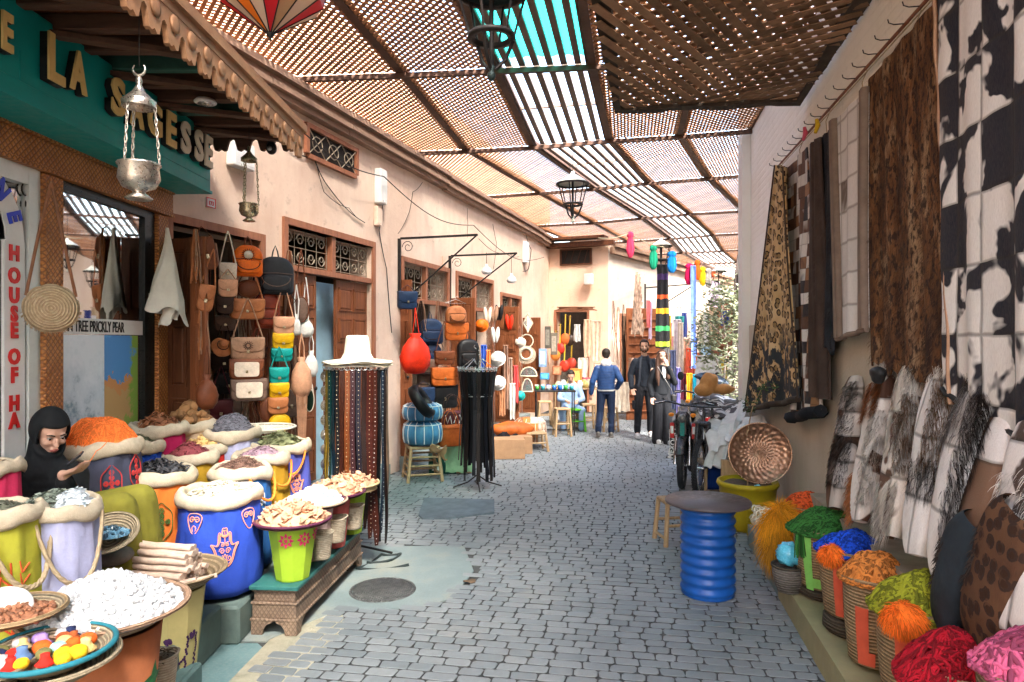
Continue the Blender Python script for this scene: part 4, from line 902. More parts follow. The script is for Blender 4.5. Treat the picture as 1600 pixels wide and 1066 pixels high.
# -------- coiled baskets and bowls
def coilmat(col, n=60, axis='z', name='coil', stripe=None):
    t = NT(name); v = t.obj(); z = t.n('SeparateXYZ', {0: v}).outputs[2]
    r_ = t.n('VectorMath', {0: t.vmap(v, (1, 1, 0))}, operation='LENGTH').outputs['Value']; u = t.m('ADD', z, t.m('MULTIPLY', r_, .5)) if axis == 'zr' else z
    h = t.m('SINE', t.m('MULTIPLY', u, n*6.28)); nz = t.noise(v, 40, 3); st = t.noise(t.vmap(v, (1, 1, 1)), 130, 2)
    c = t.ramp(nz, [(.3, tuple(x*.72 for x in col)), (.7, tuple(min(1, x*1.2) for x in col))]); c = t.mix(t.ramp(h, [(0, .7), (.45, 0)]), c, tuple(x*.35 for x in col))
    c = t.mix(t.ramp(st, [(.42, .35), (.5, 0)]), c, tuple(x*.5 for x in col))
    t.set(c, .85, 0, .2); t.bump(t.m('ADD', h, t.m('MULTIPLY', st, 1.2)), .7, .006); return t.mat
COIL = coilmat((.42, .29, .16), 58); COILP = coilmat((.52, .43, .29), 70, 'zr'); COILB = coilmat((.34, .25, .15), 58)
def bowl(c, r, h, label, mat, rimmat=None, base=.35, name='woven_bowl', rot=None, rr=.009, cat='basket', lip=1.0):
    t = thing(name, label, cat, c, rot=rot or (0, 0, 0)); g = MB()
    g.lathe([(0, 0), (r*base, 0), (r*(base+.25), h*.25), (r*.86, h*.7), (r, h), (r*.97, h+.006), (r*.82, h*.7), (r*(base+.18), h*.3), (0, h*.12)], 48); obj('bowl', g, mat, t)
    g = MB(); g.tube([(r*cos(i*2*pi/48), r*sin(i*2*pi/48), h) for i in range(49)], rr, 6, cap=False); obj('rim', g, rimmat or mat, t); return t
def pot(c, r0, r1, h, label, mat, sides=40, name='painted_pot', cat='pot', inner=DARK):
    t = thing(name, label, cat, c); g = MB(); g.lathe([(0, 0), (r0*.96, 0), (r0, .01), (r1, h), (r1*.93, h), (r0*.9, .03), (0, .03)], sides, smooth=sides > 12); obj('body', g, mat, t); return t
def basket_small(px, py, wpx, f, h, label, mat=None, grp=None):
    p = P(px, py, f); r = wpx*f/F/2; t = thing('palm_basket', label, 'basket', (p.x, p.y, p.z-h), 0, grp)
    g = MB(); g.lathe([(0, 0), (r*.66, 0), (r*.72, .012), (r*.96, h*.95), (r, h), (r*.9, h), (r*.66, .03), (0, .03)], 28, fn=lambda q, z, w_, i: (q*(1+.02*sin(3*w_+z*20)), z+.006*sin(2*w_+1)*(z > .03))); obj('body', g, mat or WEAVE, t)
    g = MB(); g.tube([(r*.97*cos(i*2*pi/30), r*.97*sin(i*2*pi/30), h+.006*sin(2*i*2*pi/30+1)) for i in range(31)], .006, 5, cap=False); obj('rim', g, mat or WEAVE, t); return t
t = NT('palm weave'); v = t.obj(); nv = t.n('TexChecker', {'Vector': t.vmap(v, (1, 1, 1)), 'Scale': 110}).outputs[1]; wz = t.n('TexWave', {'Vector': v, 'Scale': 26, 'Distortion': 1.5, 'Detail Scale': 6}, bands_direction='Z').outputs['Fac']
t.set(t.mix(t.ramp(wz, [(0, .55), (.4, 0)]), t.ramp(t.noise(v, 25, 3), [(.3, (.40, .33, .24)), (.7, (.56, .48, .36))]), (.22, .17, .11)), .85); t.bump(t.m('ADD', wz, t.m('MULTIPLY', nv, .5)), .6, .006); WEAVE = t.mat
# blue stone basket on a dark stone
o = heap(P(166, 866, 3.5), .15, .13, .06, mk((.13, .115, .10), .8, var=.4, scale=9, bump=.5, bs=30), 'rounded dark stone under the basket of blue stones', 'stone', 'dark_stone', rock, 0, .02)
g = MB(); g.ball((0, 0, 0), .155, .12, .05, 20, 10, lambda d: 1+.06*sin(4*d.x+2*d.y)); o2 = obj('dark_stone', g, mk((.13, .115, .10), .8, var=.4, scale=9, bump=.5, bs=30), None, P(162, 868, 3.5)); tag(o2, 'rounded dark stone under the basket of blue stones', 'stone'); bpy.data.objects.remove(o)
p = P(172, 846, 3.42); bowl((p.x, p.y, p.z), .135, .06, 'pale shallow basket tipped forward, holding blue crystals', COILP, rot=(R(30), R(6), 0))
heap((p.x, p.y-.022, p.z+.038), .10, .09, .03, mk((.10, .22, .32), .25, var=.6, scale=20, rand=1.2, spec=.6, name='blue crystal'), 'blue crystal lumps in the tipped pale basket', 'crystals', 'crystal_heap', rock, 75, .015, 21)
# small skeins on the platform
for k, (px, py, cc, nm) in enumerate(((205, 868, (.10, .02, .30), 'purple'), (190, 882, (.62, .08, .28), 'pink'), (160, 890, (.32, .42, .03), 'lime green'), (150, 903, (.5, .03, .03), 'dark red'))):
    yarn(P(px, py+6, 3.75+.02*k), .085, .06, .055, yarnm(cc), nm+' wool skein on the platform between the sacks', 'wool_skein', 60, .003, 40+k)
# pale yellow pot with lavender drawing and basket of sticks
p = P(264, 917, 3.62); r = .135
pp = pot((p.x+.02, p.y, .02), .115, .165, p.z-.02, 'tall pale yellow painted pot with dark lavender flowers, under the sticks', mk((.50, .44, .19), .6, var=.12, scale=6, bump=.15, name='pale yellow paint'), 10)
PURP = mk((.045, .015, .07), .7, name='dark purple paint')
def potmotif(t, r0, r1, h, items, mat, cam_c):
    g = MB(); a0 = atan2(-cam_c[1], -cam_c[0])
    for u, w_, s in items:
        rb = r0+(r1-r0)*w_/h+.002; a = a0+u/rb; c = V((rb*cos(a), rb*sin(a), w_)); n_ = V((cos(a), sin(a), 0)); t1 = V((-sin(a), cos(a), 0)); m = 7; vs = [c+n_*.0015]+[c+t1*s*cos(2*pi*k/m)*(1 if k % 2 else .8)+V((0, 0, 1))*s*sin(2*pi*k/m) for k in range(m)]
        g.add(vs, [(0, 1+k, 1+(k+1) % m) for k in range(m)], False)
    return obj('painted_flowers', g, mat, t)
its = []; rd = random.Random(8)
for st_ in (-.05, .02, .075):
    for k in range(13): its.append((st_+rd.uniform(-.006, .006)+(.0015*k if st_ > 0 else -.001*k)+.02, .06+k*.013, .0065))
    if st_ != .02:
        for k in range(9): its.append((st_+rd.uniform(-.014, .014)+.01, .22+rd.uniform(-.014, .014), .009))
for k in range(8): its.append((-.05+.02+k*.009, .07+abs(k-3)*.008, .006))
potmotif(pp, .115, .165, p.z-.02, [(u+.015, w_+.03, q*1.25) for u, w_, q in its], PURP, (p.x, p.y))
bowl((p.x, p.y, p.z), .285, .085, 'wide shallow striped basket on the pale yellow pot', COILB, rr=.006, base=.45)
rd = random.Random(9); STICK = mk((.52, .40, .32), .8, var=.3, scale=9, bump=.6, bs=60, stretch=(1, 1, 1), rand=.5, name='bark stick')
k = 0
for lay, (n_, z) in enumerate(((8, .05), (7, .083), (6, .115), (5, .146), (4, .176), (2, .205))):
    for i in range(n_):
        y = (i-(n_-1)/2)*.037; L = rd.uniform(.33, .38); r_ = rd.uniform(.014, .018); g = MB(); bend = rd.uniform(-.01, .01)
        g.tube([(-L/2+L*j/6, bend*sin(pi*j/6), .002*sin(j*2+i)) for j in range(7)], [r_*(1+.07*sin(j*2.3+i)) for j in range(7)], 9)
        o = obj('bark_stick', g, STICK, None, (p.x-.02+rd.uniform(-.015, .015), p.y+y*.9, p.z+z+.012), R(-12+rd.uniform(-4, 4))); tag(o, 'pale rough bark stick in the stacked bundle on the wide basket', 'stick', 'sticks bundled on the wide basket'); k += 1
for sx in ((.12, -.16), (.2, -.1)):
    g = MB(); g.tube([(-.07, 0, 0), (0, .003, .004), (.09, 0, .02)], [.013, .014, .012], 9); o = obj('bark_stick', g, STICK, None, (p.x+sx[0], p.y+sx[1], p.z+.065), R(20)); tag(o, 'pale rough bark stick in the stacked bundle on the wide basket', 'stick', 'sticks bundled on the wide basket')
# salt bowl on terracotta pot
p = P(166, 980, 2.72); TERRA = mk((.36, .12, .05), .75, var=.22, scale=6, bump=.3, bs=40, name='terracotta')
pp = pot((p.x+.03, p.y, .0), .115, .175, p.z+.005, 'terracotta pot painted with green four pointed stars', TERRA, 36)
g = MB(); a0 = atan2(-p.y, -p.x)
for ua, hh_ in ((.28, .42), (1.02, .46), (-.5, .44)):
    a = a0+ua; zc = hh_; 
    for k in range(4):
        an = k*pi/2; L = .075; vs = []
        for (du, dw) in ((0, 0), (.28, .28), (1, 0), (.28, -.28)):
            x = (du*cos(an)-dw*sin(an))*L; z = (du*sin(an)+dw*cos(an))*L; rb = .115+.06*(zc+z)/p.z+.004; vs.append((rb*cos(a+x/rb), rb*sin(a+x/rb), zc+z))
        g.add(vs, [(0, 1, 2), (0, 2, 3)], False)
obj('painted_stars', g, mk((.02, .13, .04), .6, name='green paint'), pp)
bowl((p.x, p.y, p.z), .30, .085, 'wide coiled basket on the terracotta pot heaped with white salt', coilmat((.46, .30, .20), 80), base=.42)
SALT = mk((.56, .58, .60), .5, var=.05, scale=20, rand=.1, bump=.3, bs=60, name='salt')
heap((p.x, p.y, p.z+.065), .28, .28, .125, SALT, 'big mound of white salt crystals on the coiled basket', 'salt', 'salt_mound', rock, 900, .017, 22, peak=.9)
# almonds and felt balls
p = P(22, 975, 2.45); bowl((p.x, p.y, p.z), .16, .05, 'round coiled basket of hazelnuts at the left edge', COILP, coilmat((.50, .36, .2), 70))
heap((p.x, p.y, p.z+.028), .14, .14, .03, goods((.34, .17, .10), .35, .5), 'brown hazelnuts filling the round basket at the left edge', 'nuts', 'nut_heap', lambda g, q, s, rd, ax: g.ball(q, s, s*.85, s*.8, 7, 5), 230, .0105, 23)
o = bowl((p.x-.03, p.y, p.z+.05), .07, .03, 'white scoop lying on the hazelnuts', WHITEP, cat='scoop', name='white_scoop', rot=(.3, .5, 0))
p = P(78, 1030, 2.32); b_ = bowl((p.x, p.y, p.z-.03), .195, .07, 'coiled basket with a teal rim full of felt balls', COILP, mk((.02, .17, .22), .7, var=.2, name='teal binding'), rr=.010)
bowl((p.x+.005, p.y, p.z-.07), .205, .075, 'plain coiled basket under the teal rimmed one', COILP, rr=.008)
fc = [((.75, .52, .02), 'yellow'), ((.7, .03, .02), 'red'), ((.12, .22, .42), 'blue'), ((.20, .19, .07), 'olive'), ((.38, .25, .60), 'lilac'), ((.75, .13, .02), 'orange'), ((.35, .66, .56), 'mint'), ((.75, .55, .22), 'pale yellow'), ((.65, .6, .6), 'white'), ((.02, .03, .09), 'navy'), ((.4, .1, .03), 'brown')]
spots = [(-.13, -.10, 0), (-.02, -.12, 0), (-.06, -.06, 2), (-.10, -.05, 1), (.01, -.05, 3), (-.06, .05, 4), (-.03, 0, 5), (.03, .0, 6), (-.12, .03, 7), (-.15, .06, 8), (-.17, -.02, 3), (.05, -.10, 1), (.02, .05, 7), (.06, .04, 5), (.03, .09, 10), (.12, -.03, 0), (.10, -.08, 0), (-.05, -.13, 1), (-.01, .09, 10), (.09, .08, 5), (-.09, -.12, 8), (.07, -.02, 5), (-.15, -.06, 9), (.12, .02, 7), (.08, -.05, 0), (-.10, .09, 4), (.0, .12, 9)]
for i, (dx, dy, ci) in enumerate(spots):
    rd = random.Random(i); g = MB(); r_ = rd.uniform(.022, .031); typ = i % 3; ph = rd.uniform(0, 6)
    if typ == 2: g.lathe([(0, -.5*r_), (r_*.9, -.5*r_), (r_*1.15, -.3*r_), (r_*.75, .0), (r_*.5, .5*r_), (r_*.55, .9*r_), (0, 1.05*r_)], 16)
    else: g.ball((0, 0, 0), r_*1.05, r_, r_*.82, 16, 10, lambda d: 1+.03*sin(6*d.x+ph)*sin(5*d.y)-(.25 if d.z > .93 else 0))
    o = obj('felt_piece', g, mk(fc[ci][0], .95, var=.12, scale=30, bump=.8, bs=220, name='felt'), None, (p.x+dx*.92, p.y+dy*.92, p.z+.028+.012*(1-((dx*dx+dy*dy)/.04))), rd.uniform(0, 6)); tag(o, fc[ci][1]+' felt piece in the teal rimmed basket, at %s of the heap' % ('the back' if dy > .03 else 'the front' if dy < -.07 else 'the middle'), 'felt ball', fc[ci][1]+' felt pieces in the teal rimmed basket '+('back' if dy > .03 else 'front' if dy < -.07 else 'middle'))
t = basket_small(252, 1022, 52, 3.05, .17, 'small whitish palm basket beside the terracotta pot'); heap((t.location.x, t.location.y, t.location.z+.15), .06, .06, .02, goods((.12, .09, .06)), 'dark sticks and powder inside the small whitish palm basket', 'spice', 'spice_heap', twig, 40, .02, 31)
p = P(-6, 1066, 2.2); bowl((p.x, p.y, p.z-.04), .08, .08, 'small pale basket in the bottom left corner', COILP)
g = MB(); g.bbox(-2.0, -1.64, 3.3, 3.62, -.01, .10, .01); g.box(-1.95, -1.66, 3.34, 3.6, .101, .104); o = obj('low_crate', g, mk((.10, .17, .17), .7, var=.3, name='teal wood')); tag(o, 'low teal wooden crate on the ground below the pale yellow pot', 'crate')

# ================================================================ carved bench with pots
bx0, bx1, by0, by1 = -1.60, -1.31, 4.19, 5.5
t = thing('carved_bench', 'long low carved wooden bench on bracket feet, carrying pots of clay ware', 'bench', (bx0, by0, 0), R(-4.5))
CW = NT('carved grey wood'); v = CW.obj(); w1 = CW.n('TexWave', {'Vector': CW.vmap(v, rot=(R(45), R(45), 0)), 'Scale': 16}).outputs['Fac']; w2 = CW.n('TexWave', {'Vector': CW.vmap(v, rot=(R(-45), R(-45), 0)), 'Scale': 16}).outputs['Fac']; h = CW.m('MAXIMUM', w1, w2)
CW.set(CW.mix(CW.ramp(h, [(.7, 0), (1, .6)]), CW.ramp(CW.noise(v, 7, 4), [(.3, (.15, .10, .07)), (.7, (.27, .19, .13))]), (.07, .045, .03)), .6); CW.bump(h, .5, .006); CWM = CW.mat
W_, L_ = .285, 1.34
g = MB(); g.bbox(-.012, W_+.012, -.012, L_+.012, .275, .30, .004); obj('top', g, mk((.03, .14, .13), .5, var=.3, scale=5, name='worn teal board'), t)
g = MB()
for (o_, z0, z1) in ((.0, .262, .275), (-.012, .20, .262), (.004, .185, .20), (-.004, .10, .185), (.008, .085, .10)): g.bbox(-o_, W_+o_, -o_, L_+o_, z0, z1, .003)
obj('carcass', g, CWM, t)
for sx in (0, 1):
    for k in range(2):
        g = MB(); x0 = 0 if not sx else W_-.10; y0 = -.004 if not k else L_-.02
        q = [(0, 0), (.07, 0), (.075, .03), (.095, .06), (.13, .075), (.13, .085), (0, .085)]
        q = [(a, b) for a, b in q]
        g.prism(q if not sx else [(-a, b) for a, b in q][::-1], lambda u, w_, d_: V(((0 if not sx else W_)+u, y0+d_, w_)), .024)
        qq = q if not k else [(-a, b) for a, b in q][::-1]
        g.prism(qq, lambda u, w_, d_: V(((-.002+d_ if not sx else W_+.002-d_), (0 if not k else L_)+u, w_)), .022)
        obj('foot', g, CWM, t)
TERC = goods((.58, .36, .24), .18, .8, .6); LIME = mk((.30, .46, .03), .55, var=.1, scale=5, name='lime green paint'); PBOWL = coilmat((.26, .13, .10), 80)
def tray(px, py, wpx, f, label, mat, rim, h=.03):
    p = P(px, py, f); bowl((p.x, p.y, p.z-h), wpx*f/F/2, h, label, mat, rim, base=.7, rr=.009, name='woven_tray'); return p, wpx*f/F/2
def flower(u0, w0, r): 
    its = [(u0, w0, r*.45)]
    for k in range(8): a = k*pi/4; its += [(u0+r*cos(a), w0+r*sin(a), r*.38), (u0+1.4*r*cos(a), w0+1.4*r*sin(a), r*.2)]
    return its
p, r = tray(457, 810, 116, 4.33, 'round tray with purple rim on the lime green pot, heaped with clay tagines', PBOWL, mk((.09, .02, .05), .7, name='purple binding'))
pp = pot((p.x, p.y, .302), .105, .155, p.z-.03-.302, 'lime green faceted pot painted with pink flowers on the bench end', LIME, 10)
potmotif(pp, .105, .155, p.z-.33, flower(-.04, .27, .03)+flower(.075, .27, .03)+flower(.18, .28, .028), mk((.6, .03, .12), .6, name='pink paint'), (p.x, p.y))
heap((p.x, p.y, p.z-.012), r*.9, r*.9, .10, TERC, 'pile of miniature terracotta tagines on the purple rimmed tray', 'clay ware', 'clay_pile', cup, 130, .030, 51)
p, r = tray(492, 782, 98, 4.72, 'round tray of blue white crystals in plastic behind the lime green pot', PBOWL, mk((.4, .3, .22), .7, name='tan binding')); pp = pot((p.x, p.y, .302), .09, .13, p.z-.03-.302, 'pale pink and white striped pot in the middle of the bench', mk((.55, .38, .36), .6, var=.3, scale=12, name='pink white paint'), 12)
heap((p.x, p.y, p.z-.012), r*.85, r*.85, .09, mk((.55, .66, .76), .15, var=.3, scale=30, rand=.5, spec=.8, name='crystal in film'), 'heap of bluish white wrapped crystals on the second tray', 'crystals', 'crystal_heap', rock, 130, .024, 52)
p, r = tray(520, 768, 98, 5.0, 'round tray of flat clay pieces third along the bench', PBOWL, mk((.09, .02, .05), .7, name='purple binding')); pp = pot((p.x, p.y, .302), .09, .13, p.z-.03-.302, 'red and white pot third along the bench', mk((.5, .1, .09), .6, var=.3, scale=9, name='red paint'), 12)
heap((p.x, p.y, p.z-.012), r*.9, r*.9, .07, TERC, 'pile of flat terracotta pieces on the third tray', 'clay ware', 'clay_pile', cup, 100, .030, 53)
p, r = tray(548, 755, 86, 5.35, 'yellowish bowl tray of clay dishes at the far end of the bench', mk((.5, .38, .2), .6, name='straw bowl'), mk((.5, .38, .2), .6, name='straw bowl'), .06); pp = pot((p.x, p.y, .302), .085, .12, p.z-.06-.302, 'lime green pot with red diamonds at the far end of the bench', LIME, 12); potmotif(pp, .085, .12, p.z-.362, [(0, .2, .035), (.08, .2, .035), (-.07, .2, .03)], mk((.55, .06, .04), .6, name='red paint'), (p.x, p.y))
heap((p.x, p.y, p.z-.02), r*.92, r*.92, .09, TERC, 'pile of small terracotta dishes in the yellowish bowl', 'clay ware', 'clay_pile', cup, 70, .032, 54)
basket_small(503, 832, 36, 4.5, .17, 'greyish palm basket next to the lime green pot'); basket_small(525, 808, 36, 4.78, .17, 'cream palm basket in the middle of the bench row'); basket_small(552, 790, 34, 5.1, .17, 'cream palm basket farthest along the bench')
# ================================================================ doors
def door_leaf(loc, rz, w_, h, label, cols=2, rows=5, mat=None, th=.04, name='door_leaf'):
    t = thing(name, label, 'door', loc, rz); g = MB(); g.bbox(0, w_, 0, th, 0, h, .004); obj('board', g, mat or WOODR, t)
    cw = (w_-.05*(cols+1))/cols; rh = (h-.09*(rows+1))/rows
    for side in (-1, 1):
        g = MB()
        for i in range(cols):
            for j in range(rows):
                x0 = .05+i*(cw+.05); z0 = .09+j*(rh+.09); y0, y1 = (-.014, -.001) if side < 0 else (th+.001, th+.014)
                for (a, b, c, d) in ((x0, x0+.016, z0, z0+rh), (x0+cw-.016, x0+cw, z0, z0+rh), (x0+.016, x0+cw-.016, z0, z0+.016), (x0+.016, x0+cw-.016, z0+rh-.016, z0+rh)): g.box(a, b, y0, y1, c, d)
                g.bbox(x0+.03, x0+cw-.03, y0, y1, z0+.03, z0+rh-.03, .008)
        obj('moulding', g, mat or WOODR, t)
    g = MB(); g.lathe([(0, 0), (.02, 0), (.022, .012), (0, .02)], 12); g.v = [(w_-.04+x, -.014-z, h*.45+y) for x, y, z in g.v]; obj('knob', g, IRON, t)
    return t
def atw(px, py, out=0): return lwp(px, py, out)
a, b, c, d = OPS[0]
# bifold leaves at the left of the first opening
for k, (o0, o1, mt) in enumerate(((0.02, .27, WOODD), (.275, .42, WOODR))):
    q = lw(a-.06-.03*k, .16, o0); door_leaf(q, atan2(LN.y, LN.x), o1-o0, 2.46, ('dark folding door leaf nearest the spice shop', 'narrow red brown folding door leaf with the leather straps')[k], 1, 4, mt)
q = lw(b+.08, .16, .06); door_leaf(q, LRZ, .34, 2.42, 'red brown shutter leaf folded flat on the wall behind the backpack', 1, 5)
a2, b2_, c2, d2_ = OPS[1]; sA, sB = S(501), S(531)
door_leaf(lw(a2+.01, .25, -.05), LRZ, sA-a2-.02, GL[1]-.32, 'left panelled door leaf under the iron grille, beside the handbags', 2, 6)
door_leaf(lw(sB, .25, -.05), LRZ, b2_-sB-.02, GL[1]-.32, 'right panelled door leaf behind the straw hats', 2, 6)
o = obj('interior_partition', (lambda g: (wallpanel(g, a2, b2_, .1, 2.5, .03, out=-.30), g)[1])(MB()), mk((.40, .62, .78), .8, var=.15, scale=3, name='pale blue paint')); tag(o, 'pale blue painted partition seen through the gap of the panelled door', 'partition')
for i, w_, lb in ((2, .44, 'open panelled leaf carrying the tan backpacks and satchels'), (3, .5, 'open panelled leaf hung with caps and slippers'), (4, .42, 'open leaf hung with the mirrors')):
    s0 = OPS[i][1]+.06; zt_ = (2.50, 2.46, 2.32)[i-2]; door_leaf(lw(s0, .22, .05), atan2(LN.y, LN.x)-R(8), w_, zt_-.22, lb, 2, 5, WOODR)
door_leaf(lw(OPS[2][1]+.16, .22, .05), LRZ, .34, 2.2, 'shutter leaf folded back between the two iron awning frames', 1, 5)
door_leaf(lw(OPS[2][0]-.10, .2, .02), atan2(LN.y, LN.x), .16, 2.45, 'narrow edge-on leaf at the left of the blue poufs', 1, 5)
for i, lb in ((3, 'back leaf seen edge-on left of the cap stall'), (4, 'back leaf seen edge-on beside the mirror stall')):
    door_leaf(lw(OPS[i][0]-.08, .2, .02), atan2(LN.y, LN.x), .2, 2.3, lb, 1, 5)
# black iron awning frames
def awning(pxa, pya, pxb, pyb, zlow, label):
    p0 = lwp(pxa, pya, .02); s0 = (p0-LO).dot(LD); t = thing('awning_frame', label, 'awning frame', p0, LRZ)
    # horizontal arm reaches out from the wall
    e = hit(pxb, pyb, p0, (0, 0, 1)) if False else None
    L = 1.15
    g = MB(); g.box(-.015, .015, -.02, .02, -zlow, 0); obj('upright', g, IRON, t)
    g = MB(); g.box(-.014, .014, -L, -.02, -.014, .014); obj('arm', g, IRON, t)
    g = MB(); g.tube([(0, -.02, -zlow+.05), (0, -L+.02, -.01)], .012, 6); obj('brace', g, IRON, t)
    g = MB(); g.tube([(0, -.02-.11+.09*(1-i/20)*cos(i*.6), -.12+.09*(1-i/20)*sin(i*.6)) for i in range(16)], .005, 5); obj('scroll', g, IRON, t)
    return t
awning(624, 373, 748, 373, .95, 'black iron awning frame projecting over the blue pouf shop')
awning(703, 400, 811, 400, .85, 'second black iron awning frame over the cap stall')
def bulb(px, py, f, L, label):
    p = P(px, py, f); t = thing('hanging_bulb', label, 'lamp', p); g = MB(); g.lathe([(0, -.05), (.06, -.045), (.085, 0), (.06, .05), (.02, .075), (.02, .11), (0, .11)], 20); obj('globe', g, WHITEP, t); g = MB(); g.tube([(0, 0, .1), (0, 0, L)], .004, 4); obj('cord', g, IRON, t)
bulb(760, 424, 10.9, .30, 'white globe bulb hanging left under the iron awning frames'); bulb(799, 438, 11.4, .38, 'white globe bulb hanging right under the iron awning frames')

# ================================================================ bags
def rrp(w_, h, rt, rb, n=5):
    pts = []
    for cx, cz, r, a0 in ((w_/2-rb, -h+rb, rb, -pi/2), (w_/2-rt, -rt, rt, 0), (-w_/2+rt, -rt, rt, pi/2), (-w_/2+rb, -h+rb, rb, pi)):
        for k in range(n): a = a0+pi/2*k/(n-1); pts.append((cx+r*cos(a), cz+r*sin(a)))
    return pts
def pillow(g, poly, y0, y1, c=(0, 0), soft=.12, bulge=0):
    cx = sum(p[0] for p in poly)/len(poly); cz = sum(p[1] for p in poly)/len(poly); n = len(poly); vs = []; ring = ((0, 1-soft*1.6), (.06, 1-soft*.7), (.22, 1), (.78, 1), (.94, 1-soft*.7), (1, 1-soft*1.6))
    for t_, s_ in ring: vs += [(c[0]+cx+(x-cx)*s_, y0+(y1-y0)*t_, c[1]+cz+(z-cz)*s_) for x, z in poly]
    vs += [(c[0]+cx, y0-bulge, c[1]+cz), (c[0]+cx, y1, c[1]+cz)]; m = len(ring)
    g.add(vs, [(i*n+k, i*n+(k+1) % n, (i+1)*n+(k+1) % n, (i+1)*n+k) for i in range(m-1) for k in range(n)]+[(m*n, (k+1) % n, k) for k in range(n)]+[(m*n+1, (m-1)*n+k, (m-1)*n+(k+1) % n) for k in range(n)], True)
def leath(col, rough=.5): return mk(tuple(x**1.3 for x in col) if min(col) < .35 else col, rough, 0, .35, 11, .3, 60, name='leather', bd=.003)
LC = dict(tan=(.45, .20, .09), brown=(.22, .085, .04), red=(.30, .07, .035), orange=(.75, .20, .02), char=(.045, .05, .06), cream=(.62, .52, .42), beige=(.40, .26, .18), yellow=(.65, .42, .01), teal=(.01, .36, .33), dark=(.06, .03, .02), black=(.015, .015, .017), navy=(.03, .06, .12), taupe=(.22, .15, .12), cognac=(.50, .16, .04), scarlet=(.70, .06, .02), green=(.02, .05, .03), burg=(.13, .03, .04), white=(.62, .60, .56), pale=(.60, .36, .24))
LEA = {k: leath(v_) for k, v_ in LC.items()}
def straploop(g, w_, L, r=.006, z0=-.01, n=10, sag=.0):
    for sg in (-1, 1): g.tube([(sg*w_*(1-i/n)**.85, -.012-.005*sin(i), z0+L*i/n) for i in range(n+1)], r, 5, flat=.45)
